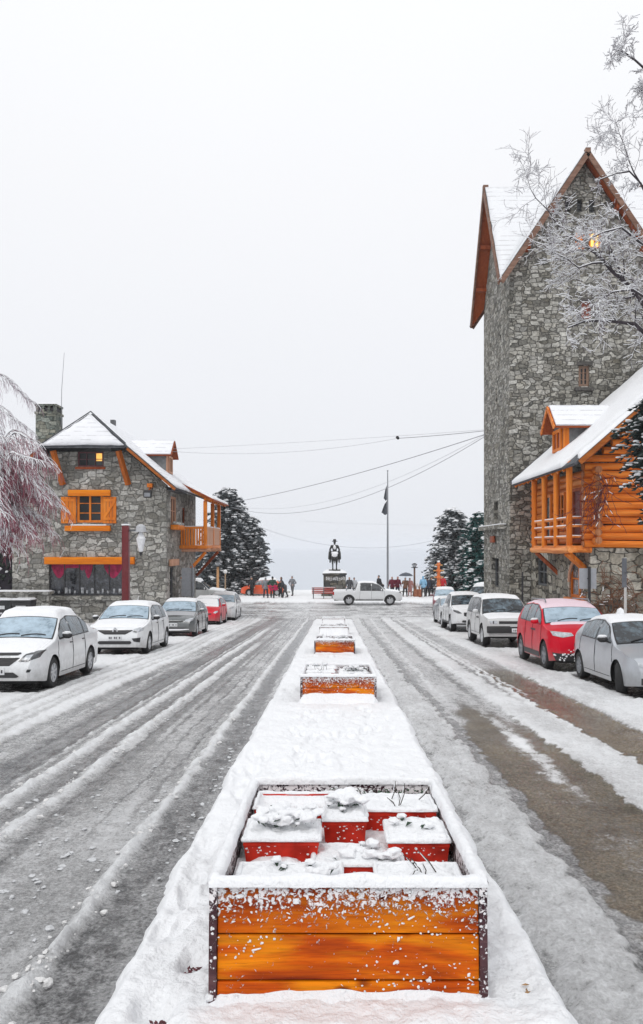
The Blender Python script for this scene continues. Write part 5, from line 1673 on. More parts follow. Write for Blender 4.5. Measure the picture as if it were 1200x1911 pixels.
mb = MB(); bx(mb, FG, -13.6, -11.75, 0.0, 0.25, 3.122, 3.19); mb.build('sill_snow', SNOW, o, world=True, bevel=0.03)
# attic window, one pane lit
w = window(LB, FG, -13.30, -11.95, 6.20, 6.98, plain('dark_red_frame', (0.10, 0.022, 0.028), 0.5), DARKGLASS, 3, 2, 0.07, 0.03, -0.10)
mb = MB(); bx(mb, FG, -12.36, -12.06, -0.108, -0.102, 6.50, 6.90); mb.build('lit_pane', m_emit('lamp_lit_pane', (1.0, 0.55, 0.12), 1.0), w, world=True)
mb = MB(); bx(mb, FG, -13.4, -11.85, 0.0, 0.10, 6.06, 6.18); mb.build('attic_sill', REDWOOD, LB, world=True)
# shop window with swagged curtains
w = window(LB, FG, -14.80, -10.90, -0.52, 1.22, plain('dark_window_frame', (0.03, 0.03, 0.033), 0.5), m_glass('shop_glass', (0.012, 0.013, 0.016), 0.06, (0.12, 0.13, 0.155), 0.32), 5, 1, 0.06, 0.05, -0.12, 'shop_window')
CURT = plain('red_curtain', (0.30, 0.012, 0.065), 0.8, 0.5, 5, 0.3)
for a, b, dip in ((-14.7, -13.9, .75), (-13.0, -12.55, .75), (-13.3, -12.9, .35), (-11.95, -11.0, .75), (-14.1, -13.2, .22)):
    V = []; n = 12
    for j in range(6):
        for i in range(n):
            u = a + (b - a) * i / (n - 1); q = i / (n - 1); drop = dip * (0.25 + 0.75 * math.sin(math.pi * q)) if dip > .3 else dip
            V.append(tuple(FG(u, -0.105 + 0.012 * math.sin(i * 1.9), 1.14 - drop * j / 5)))
    np_mesh('curtain', V, grid_quads(6, n), CURT, w, world=True)
mb = MB(); rs = random.Random(4)
SHOW = plain('display_goods', (0.34, 0.35, 0.37), 0.7, 0.6, 9)
for i in range(13):
    u = -14.6 + i * .28 + rs.uniform(-.06, .06); hgt = rs.uniform(.12, .34); ww = rs.uniform(.07, .16)
    bx(mb, FG, u, u + ww, -0.10, -0.08 - 0.001 * i, -0.40, -0.40 + hgt)
mb.build('display_goods', SHOW, w, world=True, bevel=0.02)
mb = MB(); bx(mb, FG, -14.95, -10.3, 0.01, 0.28, 1.12, 1.50); mb.build('shop_lintel', ORANGE, LB, world=True, bevel=0.03)
mb = MB(); bx(mb, FG, -15.0, -10.7, 0.0, 0.22, -0.74, -0.56); o = mb.build('stone_sill', STONE_L, LB, world=True, bevel=0.02)
# street side: window with flower box, door, balcony
window(LB, SG, 41.15, 42.55, 3.2, 4.75, PALEWOOD, DARKGLASS, 2, 2, 0.12, 0.04, -0.06)
mb = MB(); bx(mb, SG, 41.0, 42.7, 0.02, 0.45, 2.95, 3.2); o = mb.build('window_box', ORANGE_Z, LB, world=True, bevel=0.02)
mb = MB(); rs = random.Random(8)
for i in range(26): mb.blob(SG(rs.uniform(41.05, 42.65), rs.uniform(.08, .4), 3.22 + rs.uniform(0, .1)), (.1, .1, .08), i)
mb.build('plants', [plain('snowy_plant', (.45, .46, .44), .8, .6, 12)], o, world=True)
window(LB, SG, 40.95, 42.35, -2.1, 1.0, IRON, DARKGLASS, 2, 4, 0.12, 0.04, -0.2, 'door')
mb = MB(); bx(mb, SG, 40.6, 42.7, 0.01, 0.16, 1.0, 1.36); mb.build('door_lintel', PALEWOOD, LB, world=True, bevel=0.03)
window(LB, SG, 44.3, 45.2, 2.1, 4.3, REDWOOD, DARKGLASS, 1, 2, 0.1, 0.04, -0.1, 'balcony_door')
mb = MB().box(-8.69, -7.15, 43.4, 48.9, 1.92, 2.12); fl = mb.build('balcony_floor', ORANGE_Z, LB, world=True, bevel=0.02)
for y in (43.6, 45.6, 47.6): MB().tube([(-8.6, y, 1.84), (-6.95, y, 1.84)], 0.10, 8).build('floor_joist', PALEWOOD, LB, world=True, smooth=True)
for x, y in ((-7.24, 43.5), (-7.24, 46.1), (-7.24, 48.7)):
    MB().box(x - 0.10, x + 0.10, y - 0.10, y + 0.10, 2.125, 4.62 ).build('balcony_post', ORANGE_Z if y < 44 else LOG_Z, LB, world=True, bevel=0.02)
mb = MB().beam((-8.68, 43.46, 3.10), (-7.35, 43.46, 3.10), 0.08, 0.12)
for k in range(9): mb.box(-8.62 + k * 0.145, -8.52 + k * 0.145, 43.44, 43.48, 2.13, 3.04)
mb.build('balcony_railing', LOG_Z, LB, world=True)
mb = MB().beam((-7.19, 43.62, 3.1), (-7.19, 48.6, 3.1), 0.08, 0.12)
for k in range(31): mb.box(-7.21, -7.17, 43.66 + k * .158, 43.805 + k * .158, 2.13, 3.04)
mb.build('balcony_railing', PALEWOOD, LB, world=True)
MB().tube([(-8.68, 43.46, 3.18), (-7.35, 43.46, 3.18)], 0.035, 6).tube([(-7.19, 43.62, 3.18), (-7.19, 48.6, 3.18)], 0.035, 6).build('rail_snow', SNOW, LB, world=True)
for y in (43.7, 48.4):
    MB().beam((-7.25, y, 1.72), (-8.62, y, 0.20), 0.16, 0.16).build('balcony_brace', LOG_Z if y < 44 else REDWOOD, LB, world=True, bevel=0.01)
q = [(-8.95, 43.2, 5.72), (-6.75, 43.2, 4.62), (-6.75, 49.4, 4.62), (-8.95, 49.4, 5.72)]
mb = MB().slab(q, 0.09); br = mb.build('balcony_roof', SOFFIT, LB, world=True)
snow_sheet('balcony_roof_snow', [Vector(p) + Vector((0, 0, .095)) for p in q], 0.09, br, 30, 40, 3, ROOFSNOW)
mb = MB()
for k in range(9): mb.beam((-8.66, 43.4 + k * .7, 5.50), (-6.85, 43.4 + k * .7, 4.60), 0.08, 0.1)
mb.beam((-7.24, 43.3, 4.69), (-7.24, 49.0, 4.69), 0.12, 0.10)
mb.build('rafters', LOG_Z, br, world=True)
# dormer on the street slope
dx, dy0, dy1, dzr = -9.15, 41.95, 43.65, 7.85
mb = MB(); ym = (dy0 + dy1) / 2
mb.prism([(dx, dy0 + .12, rz(dx) - .1), (dx, dy1 - .12, rz(dx) - .1), (dx, dy1 - .12, dzr - .75), (dx, ym, dzr - .05), (dx, dy0 + .12, dzr - .75)], (-2.6, 0, 0))
dm = mb.build('dormer', plain('grey_board', (.16, .165, .17), .7, .3, 5), LB, world=True)
mb = MB()
for a, s in ((dy0 - .1, -1), (dy1 + .1, 1)):
    mb.slab([(dx + .35, a, dzr - .88), (dx + .35, ym, dzr), (dx - 3.0, ym, dzr), (dx - 3.0, a, dzr - .88)], .07)
dr = mb.build('dormer_roof', REDWOOD, dm, world=True)
mb = MB()
for a in (dy0 - .12, dy1 + .12):
    mb.slab([(dx + .30, a, dzr - .80), (dx + .30, ym, dzr + .08), (dx - 3.0, ym, dzr + .08), (dx - 3.0, a, dzr - .80)], .07)
mb.build('dormer_snow', ROOFSNOW, dr, world=True, bevel=.02)
window(dm, EAST(dx + .02), dy0 + .35, dy1 - .35, 6.1, 7.05, PALEWOOD, DARKGLASS, 2, 1, .1, .03, 0.05)
mb = MB().box(dx - .02, dx + .06, dy0 + .14, dy0 + .34, 6.0, 7.05).box(dx - .02, dx + .06, dy1 - .34, dy1 - .14, 6.0, 7.05); mb.build('dormer_trim', PALEWOOD, dm, world=True)
# chimneys and aerial
CH = m_stone('chimney_stone', (2.4, 2.4, 5.0), lo=(.05, .065, .06), mid=(.13, .155, .14), hi=(.22, .25, .23), mortar=(.07, .08, .07))
mb = MB().box(-15.95, -14.86, 41.2, 42.2, 5.2, 9.15); ch = mb.build('chimney', CH, LB, world=True)
mb = MB().box(-16.0, -14.81, 41.15, 42.25, 9.15, 9.27)
for k in range(4): mb.box(-15.93 + k * .31, -15.80 + k * .31, 41.2, 41.35, 9.27, 9.58).box(-15.93 + k * .31, -15.80 + k * .31, 42.05, 42.2, 9.27, 9.58)
mb.box(-15.98, -14.83, 41.16, 42.24, 9.58, 9.68); mb.build('chimney_cap', CH, ch, world=True)
MB().box(-15.9, -14.9, 41.25, 42.15, 9.27, 9.5).build('flue', DARK, ch, world=True)
snow_sheet('chimney_snow', [(-15.98, 41.16, 9.68), (-14.83, 41.16, 9.68), (-14.83, 42.24, 9.68), (-15.98, 42.24, 9.68)], .07, ch, 12, 12)
mb = MB().box(-12.85, -12.6, 44.3, 44.6, 8.7, 9.35); mb.build('flue_pipe', IRON, LB, world=True)
t_ = thing('aerial_mast', 'thin whip aerial rising beside the stone chimney', 'aerial', (-14.83, 41.9, 9.2))
MB().tube([(-14.83, 41.9, 8.6), (-14.8, 41.9, 10.6), (-14.66, 41.9, 12.6)], [0.020, 0.016, 0.010], 5).build('mast', GREYMETAL, t_, world=True)
# wall floodlight
t_ = thing('floodlight', 'black floodlight fixed high on the stone house near its corner', 'floodlight', (-9.5, 39.9, 4.6))
MB().box(-9.75, -9.35, 39.45, 39.65, 4.55, 4.95).build('lamp_housing', BLACK, t_, world=True, bevel=.03)
MB().box(-9.70, -9.40, 39.43, 39.447, 4.60, 4.80).build('lens', GREYMETAL, t_, world=True)
MB().beam((-9.5, 39.6, 4.95), (-9.45, 39.98, 5.15), .06, .06).box(-9.62, -9.36, 39.7, 39.99, 5.1, 5.3).build('bracket', LOG, t_, world=True)

# the wing behind on the left
WG = thing('stone_wing', 'low stone annexe with a wide snowy roof left of the chimney', 'house', (-22, 46, zg(45)))
MB().box(-34, -16.75, 43.6, 50.5, -2.8, 4.0).build('wall', STONE_L, WG, world=True)
q = [(-34.5, 42.8, 4.0), (-16.0, 42.8, 4.0), (-16.0, 47.0, 8.7), (-34.5, 47.0, 8.7)]
mb = MB().slab(q, .1).slab([(-34.5, 51.2, 4.0), (-16.0, 51.2, 4.0), (-16.0, 47.0, 8.7), (-34.5, 47.0, 8.7)], .1); ro2 = mb.build('roof', SHINGLE, WG, world=True)
nn = Vector((0, -4.7, 4.2)).normalized()
snow_sheet('roof_snow', [Vector(p) + nn * .1 for p in q], .1, ro2, 60, 30, 2, ROOFSNOW)
MB().box(-34, -16.55, 43.1, 43.59, -2.6, 3.62).build('ivy_porch', plain('dark_ivy_boards', (.022, .018, .026), .9, .6, 5, .8), WG, world=True)
snow_sheet('porch_snow', [(-34, 43.05, 3.62), (-16.5, 43.05, 3.62), (-16.5, 43.6, 3.66), (-34, 43.6, 3.66)], .08, WG, 80, 8)
iv = MB(); rs = random.Random(12)
for i in range(500):
    p = Vector((rs.uniform(-21, -16.5), 43.05, rs.uniform(-2.0, 3.5))); r = rs.uniform(.04, .12)
    iv.blob(p, (r, .05, r * .8), i, mi=1 if rs.random() < .14 else 0, rough=.4)
tag(iv.build('ivy', [plain('dark_ivy', (.02, .03, .022), .8, .6, 10), SNOW], WG, world=True), kind='stuff')

# ------------------------------------------------------------------ the tower
TW = thing('stone_tower', 'tall grey stone tower with steep cross gabled snowy roof, right of the street', 'tower', (12, 40.2, zg(40)))
TX0, TX1, TY0, TY1, TE, TRZ = 8.5, 15.6, 37.0, 43.4, 15.43, 20.55
TF = FRONT(TY0); TL = WEST(TX0); XM, YM = (TX0 + TX1) / 2, (TY0 + TY1) / 2
opT = [(11.14, 11.42, 18.15, 18.75), (11.72, 12.0, 18.15, 18.75), (12.30, 12.58, 18.10, 18.75), (11.65, 12.1, 16.35, 17.2), (12.3, 12.9, 16.4, 17.3), (11.92, 12.40, 13.0, 13.85), (11.80, 12.32, 9.75, 10.75)]
wall_open(TF, [(TX0, -2.8), (TX1, -2.8), (TX1, TE), (XM, TRZ), (TX0, TE)], opT, .5).build('front_wall', STONE_T, TW, world=True)
opL = [(39.7, 40.6, 3.15, 4.4), (39.5, 41.3, -.1, 1.45), (39.95, 40.2, 9.5, 10.3), (38.6, 38.85, 7.1, 7.9), (41.3, 41.55, 12.2, 13.0), (40.3, 40.55, 6.4, 7.0), (38.9, 39.1, 12.6, 13.3)]
wall_open(TL, [(TY0 + .5, -2.8), (TY1, -2.8), (TY1, TE - .1), (YM, TRZ - .15), (TY0 + .5, TE + .55)][0:5], opL, .5).build('street_wall', STONE_T, TW, world=True)
MB().box(TX0 + .5, TX1, TY1 - .5, TY1, -2.8, TE - .2).box(TX1 - .5, TX1, TY0 + .5, TY1 - .5, -2.8, TE - .2).build('rear_wall', STONE_T, TW, world=True)
MB().box(TX0 + 1.45, TX1 - .55, TY0 + 1.2, TY0 + 1.3, -2.5, 14.8).box(XM - .9, XM + .9, TY0 + 1.2, TY0 + 1.3, 14.8, 18.8).box(TX0 + 1.3, TX0 + 1.4, TY0 + 1.31, TY1 - .6, -2.5, 14.8).build('dark_inner_sheet', DARK, TW, world=True)  # dark planes added behind the openings so the inside looks unlit
quoins(TW, (TX0, TY0), 1, 1, -2.4, 14.6, STONE_T, .62, .42, .36, 3)
OVX, OVY, ZE = TX0 - .6, TY0 - .6, 14.54
RID = TRZ + .16
C = (XM, YM, RID)
cor = [(OVX, OVY), (2 * XM - OVX, OVY), (2 * XM - OVX, 2 * YM - OVY), (OVX, 2 * YM - OVY)]
tris = []
for k in range(4):
    a, b = cor[k], cor[(k + 1) % 4]; mid = ((a[0] + b[0]) / 2, (a[1] + b[1]) / 2, RID)
    tris += [[(*a, ZE), mid, C], [(*b, ZE), mid, C]]
mb = MB(); m2 = MB(); m3 = []
for q in tris:
    n = (Vector(q[1]) - Vector(q[0])).cross(Vector(q[2]) - Vector(q[0])).normalized()
    if n.z < 0: n = -n
    mb.slab(q, .07); m2.slab([Vector(p) + n * .072 for p in q], .05); cx = sum((Vector(p) for p in q), Vector()) / 3
    m3.append(([Vector(p) + n * .125 for p in q], n))
ro3 = mb.build('roof', SOFFIT, TW, world=True)
m2.build('shingles', SHINGLE, ro3, world=True); 
for i_, (q, n) in enumerate(m3): snow_poly('roof_snow', q, n, .07, ro3, TOWERSNOW, i_ * 3, .45, .10)
for k in range(4):
    a, b = cor[k], cor[(k + 1) % 4]; mid = Vector(((a[0] + b[0]) / 2, (a[1] + b[1]) / 2, RID))
    out = Vector((mid.x - XM, mid.y - YM, 0)).normalized() * .04
    mb = MB()
    for c_ in (a, b):
        p = Vector((*c_, ZE)); p = p + (mid - p) * 0.012
        mb.beam(p + out + Vector((0, 0, -.06)), mid + out + Vector((0, 0, -.06)), .08, .24)
    mb.beam(mid + out * 1.5 + Vector((0, 0, .06)) - out.normalized() * .25, mid + out * 1.5 + Vector((0, 0, .06)) + out.normalized() * .02, .24, .26)
    mb.build('bargeboard', RAKE, TW, world=True)
mb = MB()
for z, f in ((16.3, .43), (18.2, .22)):                 # purlin ends under the street gable
    hwid = (RID - z - .25) / (RID - ZE) * (YM - OVY)
    for s in (-1, 1):
        MB().beam((OVX + .05, YM + s * hwid, z), (TX0 + .1, YM + s * hwid, z), .2, .2).build('purlin', REDWOOD, TW, world=True)
        MB().beam((XM + s * hwid * 1.09, OVY + .05, z), (XM + s * hwid * 1.09, TY0 + .1, z), .2, .2).build('purlin', REDWOOD, TW, world=True)
RW = plain('red_brown_frame', (.17, .045, .022), .5)
for (a, b, c_, d_) in opT[:3]: window(TW, TF, a, b, c_, d_, BLACK, DARKGLASS, 1, 3, .05, .03, -.2)
LIT = m_emit('lit_window', (1.0, .72, .16), 1.0)
window(TW, TF, *opT[3], ORANGE_Z, m_emit('dim_lit_window', (.9, .35, .10), .5), 2, 1, .12, .05, -.1)
window(TW, TF, *opT[4], ORANGE_Z, LIT, 2, 1, .10, .05, -.1)
window(TW, TF, *opT[5], RW, plain('red_shutter', (.30, .07, .04), .6), 2, 1, .08, .04, -.08)
window(TW, TF, *opT[6], plain('brown_frame', (.20, .12, .08), .6), DARKGLASS, 2, 3, .12, .03, -.12)
mb = MB(); bx(mb, TF, 11.7, 12.45, 0.004, .12, 10.76, 10.92); bx(mb, TF, 11.6, 12.5, .004, .16, 9.52, 9.68); bx(mb, TF, 11.8, 12.5, .004, .1, 13.86, 13.98); mb.build('window_ledge', plain('dark_stone', (.07, .065, .06), .8, .4), TW, world=True)
for (a, b, c_, d_) in opL: window(TW, TL, a, b, c_, d_, IRON, DARKGLASS, 1, 2, .06, .03, -.25)
mb = MB(); bx(mb, TL, 37.7, 43.2, .004, .35, 2.92, 3.12); o = mb.build('stone_ledge', STONE_T, TW, world=True)
mb = MB(); bx(mb, TL, 37.7, 43.2, .004, .33, 3.121, 3.18); mb.build('ledge_snow', SNOW, o, world=True, bevel=.02)
mb = MB(); bx(mb, TL, 40.2, 41.2, .02, .12, 2.25, 2.6); mb.build('carved_panel', REDWOOD, TW, world=True, bevel=.03)

# ------------------------------------------------------------------ the log house
LH = thing('log_house', 'orange log upper storey with balcony over stone ground floor, in front of the tower', 'house', (13, 32, zg(30)))
SX, Y0, Y1 = 9.5, 28.4, 36.95
SF = FRONT(Y0); SS = WEST(SX)
opA = [(28.95, 31.0, .02, 1.52), (34.2, 36.0, .25, 1.5)]
wall_open(SS, [(Y0 + .4, -2.4), (Y1, -2.4), (Y1, 1.86), (Y0 + .4, 1.86)], opA, .4).build('street_wall', STONE_C, LH, world=True)
wall_open(SF, [(SX, -2.2), (19, -2.2), (19, 1.86), (SX, 1.86)], [(11.9, 13.2, -1.2, 1.2)], .4).build('front_wall', STONE_C, LH, world=True)
MB().box(11.9, 13.2, Y0 + .15, Y0 + .25, -1.2, 1.2).build('boarded_door', plain('olive_boards', (.16, .13, .07), .7, .3, 4), LH, world=True)
quoins(LH, (SX, Y0), 1, 1, -2.0, 1.8, STONE_C, .75, .5, .38, 9)
MB().box(SX - .02, 19, Y0 - .05, Y0 + .35, 1.86, 1.98).box(SX - .05, SX + .4, Y0 + .36, Y1, 1.86, 1.98).build('stone_band', STONE_C, LH, world=True)
MB().box(SX + .42, 18.6, Y0 + .9, Y0 + 1.0, -2, 4.5).box(SX + .75, SX + .85, Y0 + 1.01, Y1, -2, 4.5).build('dark_inner_sheet', DARK, LH, world=True)  # dark planes added behind the windows, their colour giving an unlit interior
# arched window
w = window(LH, SS, 28.95, 31.0, .02, 1.52, LOG_Z, m_glass('pale_glass', (.06, .06, .065), .08, (.5, .5, .52), .35), 2, 2, .12, .06, -.12, 'arched_window')  # whitish patches in the glass colour stand for white reflections
mb = MB(); uc, rr_ = 29.975, 1.02; zc = .62
arc = [(uc + rr_ * math.cos(a), zc + .9 * math.sin(a)) for a in np.linspace(0, math.pi, 17)]
for side in (0, 1):
    half = arc[:9] if side == 0 else arc[8:]
    cornerp = (31.0, 1.525) if side == 0 else (28.95, 1.525)
    for i in range(len(half) - 1):
        mb.prism([SS(*(half[i][0], -.02, half[i][1])), SS(half[i + 1][0], -.02, half[i + 1][1]), SS(cornerp[0], -.02, cornerp[1])], SS(0, -.08, 0) - SS(0, 0, 0))
mb.build('arch_spandrel', STONE_C, LH, world=True)
mb = MB(); mb.tube([SS(u, .0, z) for u, z in arc] , .06, 6); mb.build('arch_frame', PALEWOOD, w, world=True, smooth=True)
mb = MB(); bx(mb, SS, 28.85, 31.1, .005, .2, -.14, .02); mb.build('arch_sill', LOG_Y, LH, world=True, bevel=.02)
window(LH, SS, 34.2, 36.0, .25, 1.5, IRON, DARKGLASS, 2, 2, .1, .05, -.15)
# logs
EX, EZ, SL = 8.52, 4.90, .875
def rz2(x): return EZ + SL * (x - EX)
rs = random.Random(21)
def log(mb, p, q, r, seed):
    p, q = Vector(p), Vector(q); n = 14; pts = []; rd = []
    for i in range(n):
        k = i / (n - 1); a = p + (q - p) * k
        pts.append(a + Vector((0, 0, (float(vnoise(k * 3 + seed, seed, 3)) - .5) * .05))); rd.append(r * (1 + (float(vnoise(k * 6 + seed * 3, seed, 5)) - .5) * .14))
    mb.tube(pts, rd, 10)
mb = MB(); z = 2.13; k = 0; DL = .285
while z < 10:
    x0 = SX - .28 - rs.uniform(0, .06) if z < EZ + .45 else EX + (z + .35 - EZ) / SL + .25
    if x0 > 17.5: break
    log(mb, (x0, Y0 - .12, z), (19, Y0 - .12, z), .139, k); z += DL; k += 1
mb.build('log_wall', LOG, LH, world=True, smooth=True)
mb = MB(); z = 2.13 + DL / 2; k = 0
while z < 4.9:
    log(mb, (SX + .12, Y0 - .45 - rs.uniform(0, .08), z), (SX + .12, Y1, z), .148, k + 50); z += DL; k += 1
mb.build('log_wall', LOG_Y, LH, world=True, smooth=True)
LOGEND = m_wood('cut_log_end', (.20, .06, .025), (.40, .16, .07), (.58, .30, .17), 'Z', 3)
le = MB(); z = 2.13 + DL / 2; k = 0
while z < 4.9:
    le.lathe([(.128, -.02), (.132, .015), (.05, .02)], o=(SX + .12, Y0 - .53, z), n=12, axis='Y'); z += DL
le.build('log_ends', LOGEND, LH, world=True, smooth=True)
le = MB(); z = 2.13
while z < EZ + .4:
    le.lathe([(.128, .02), (.132, -.015), (.05, -.02)], o=(SX - .33, Y0 - .12, z), n=12, axis='X'); z += DL
le.build('log_ends', m_wood('cut_log_end', (.20, .06, .025), (.40, .16, .07), (.58, .30, .17), 'Z', 3), LH, world=True, smooth=True)
mb = MB(); mb.box(SX + .3, 18.5, Y0 + .05, Y0 + .12, 2, 5.0); mb.build('log_backing', DARK, LH, world=True)  # near-black colour puts shade into the gaps between the logs
SD = WEST(SX - .06)
window(LH, SD, 33.2, 34.3, 2.2, 4.3, LOG_Z, DARKGLASS, 1, 2, .12, .05, .02, 'balcony_door')
window(LH, SD, 31.2, 32.3, 2.9, 4.25, LOG_Z, DARKGLASS, 2, 2, .1, .04, .02)
window(LH, SD, 29.1, 30.2, 2.2, 4.3, REDWOOD, plain('dark_red_door', (.10, .012, .010), .5), 1, 1, .12, .05, .02, 'balcony_door')
# balcony
BX, B0, B1 = 8.72, 28.35, 33.45
mb = MB().box(BX - .05, SX - .04, B0 - .1, B1 + .1, 1.98, 2.08); mb.build('balcony_floor', LOG_Y, LH, world=True)
mb = MB(); log(mb, (BX, B0 - .15, 1.90), (BX, B1 + .15, 1.90), .13, 3); log(mb, (BX - .14, B0 - .02, 1.94), (SX, B0 - .02, 1.94), .125, 4); mb.build('balcony_beam', LOG_Y, LH, world=True, smooth=True)
for i, y in enumerate((28.42, 30.05, 31.75, 33.35)):
    mb = MB(); log(mb, (BX, y, 2.0), (BX, y, 5.02), .115, i + 7); mb.build('balcony_post', LOG_Z, LH, world=True, smooth=True)
mb = MB(); sm = MB()
for z in (2.38, 2.78, 3.08):
    mb.tube([(BX, B0, z), (BX, B1, z)], .05, 8); mb.tube([(BX, B0 + .05, z + .02), (SX - .05, B0 + .05, z + .02)], .048, 8)
    sm.tube([(BX, B0 + .2, z + .045), (BX, B1, z + .045)], .036, 6); sm.tube([(BX + .1, B0 + .05, z + .062), (SX - .1, B0 + .05, z + .062)], .03, 6)
o = mb.build('balcony_rail', LOG_Y, LH, world=True, smooth=True); sm.build('rail_snow', SNOW, o, world=True, smooth=True)
mb = MB(); log(mb, (BX, B0 - .2, 5.08), (BX, B1 + .2, 5.08), .10, 33); mb.build('balcony_plate', LOG_Y, LH, world=True, smooth=True)
for p, q in (((BX + .05, 33.2, 1.78), (SX + .1, 32.6, .85)), ((BX + .05, 28.6, 1.78), (SX + .1, 28.95, 1.12)), ((BX + .05, 28.95, 1.78), (SX + .1, 29.3, 1.12))):
    MB().beam(p, q, .15, .15).build('balcony_brace', LOG_Z if p[1] < 30 else REDWOOD, LH, world=True, bevel=.01)
# roof
RX2 = 15.2; YA, YB = 26.9, 36.5
q = [(EX, YA, EZ), (EX, YB, EZ), (RX2, YB, rz2(RX2)), (RX2, YA, rz2(RX2))]
q2 = [(2 * RX2 - x, y, z) for x, y, z in q]
ro4 = MB().slab(q, .10).slab(q2, .10).build('roof', SHINGLE, LH, world=True)
nn = Vector((-SL, 0, 1)).normalized() * .102
def rp_(x, y): return Vector((x, y, rz2(x))) + nn
snow_sheet('roof_snow', [rp_(EX - .02, 28.35), rp_(EX - .02, YB - .18), rp_(RX2, YB - .05), rp_(RX2, 27.40)], .13, ro4, 90, 90, 4, SNOW, .10)
snow_sheet('roof_snow', [rp_(EX + .15, YA - .02), rp_(EX + .25, 27.35), rp_(RX2, 27.34), rp_(RX2, YA)], .13, ro4, 10, 90, 6, SNOW, .08)
MB().slab([Vector(p) + Vector((0, 0, .0)) for p in ((2 * RX2 - EX, YA, EZ + .15), (2 * RX2 - EX, YB, EZ + .15), (RX2, YB, rz2(RX2) + .15), (RX2, YA, rz2(RX2) + .15))], .1).build('roof_snow', SNOW, ro4, world=True)
MB().beam((EX + .1, YA - .03, EZ + .08), (RX2, YA - .03, rz2(RX2) - .0), .07, .17).build('bargeboard', m_wood('bargeboard_wood', (.32, .075, .012), (.52, .14, .02), (.66, .22, .035)), LH, world=True)
mb = MB().beam((EX + .4, YA + .45, EZ + .22), (RX2, YA + .45, rz2(RX2) - .12), .16, .16); mb.build('gable_rafter', REDWOOD, LH, world=True)
mb = MB()
for y in np.arange(28.6, 36.8, .75): mb.tube([(EX + .02, y, EZ - .05), (SX + .4, y, rz2(SX + .4) - .10)], .06, 6)
mb.build('rafter_ends', LOG_Z, LH, world=True, smooth=True)
MB().beam((EX - .05, YB + .0, EZ + .1), (RX2, YB + .0, rz2(RX2) + .1), .05, .3).build('verge_flashing', IRON, LH, world=True)
# dormer
dx, d0, d1, dzr = 9.55, 31.7, 33.5, 7.9; ym = (d0 + d1) / 2
mb = MB().prism([(dx, d0 + .2, rz2(dx) - .1), (dx, d1 - .2, rz2(dx) - .1), (dx, d1 - .2, 7.05), (dx, ym, 7.8), (dx, d0 + .2, 7.05)], (2.6, 0, 0))
dm = mb.build('dormer', plain('grey_board', (.16, .165, .17)), LH, world=True)
mb = MB(); m2 = MB()
for a in (d0 - .1, d1 + .1):
    mb.slab([(dx - .45, a, 6.92), (dx - .45, ym, dzr), (dx + 2.9, ym, dzr), (dx + 2.9, a, 6.92)], .07)
    m2.slab([(dx - .41, a - (.02 if a < ym else -.02), 7.0), (dx - .41, ym, dzr + .08), (dx + 2.9, ym, dzr + .08), (dx + 2.9, a - (.02 if a < ym else -.02), 7.0)], .08)
dr = mb.build('dormer_roof', SOFFIT, dm, world=True); m2.build('dormer_snow', ROOFSNOW, dr, world=True, bevel=.02)
mb = MB()
for a in (d0 - .1, d1 + .1): mb.beam((dx - .48, a, 6.94), (dx - .48, ym, dzr + .02), .05, .16)
mb.build('dormer_bargeboard', LOG, dm, world=True)
window(dm, WEST(dx - .02), d0 + .3, d1 - .3, 6.05, 6.98, LOG_Z, plain('red_curtained_pane', (.22, .04, .02), .3), 2, 1, .14, .05, .03)
mb = MB(); bx(mb, FRONT(d0 + .2), dx - .02, dx + .22, .0, .05, 5.95, 7.0); mb.build('corner_board', LOG_Z, dm, world=True)
# ================================================================== trees
class Seg:
    """gathers many thin tapered branches into one mesh (numpy)"""
    def __init__(s): s.a = []; s.b = []; s.ra = []; s.rb = []
    def add(s, a, b, ra, rb): s.a.append(tuple(a)); s.b.append(tuple(b)); s.ra.append(ra); s.rb.append(rb)
    def build(s, name, mat, parent, n=4):
        A = np.array(s.a); B = np.array(s.b); ra = np.array(s.ra); rb = np.array(s.rb)
        off = np.array(root_loc(parent)); A = A - off; B = B - off
        d = B - A; L = np.linalg.norm(d, axis=1, keepdims=True); d = d / np.maximum(L, 1e-9)
        ref = np.where(np.abs(d[:, 2:3]) < .9, np.array([[0, 0, 1.0]]), np.array([[1.0, 0, 0]]))
        u = np.cross(d, ref); u /= np.linalg.norm(u, axis=1, keepdims=True); v = np.cross(d, u)
        V = []
        for P_, r in ((A, ra), (B, rb)):
            for k in range(n):
                t = 2 * math.pi * k / n; V.append(P_ + (u * math.cos(t) + v * math.sin(t)) * r[:, None])
        V = np.stack(V, 1).reshape(-1, 3)                # per segment 2n vertices
        base = np.arange(len(A))[:, None] * 2 * n
        Q = np.concatenate([np.stack([base[:, 0] + k, base[:, 0] + (k + 1) % n, base[:, 0] + n + (k + 1) % n, base[:, 0] + n + k], -1) for k in range(n)])
        return np_mesh(name, V, Q, mat, parent, True)


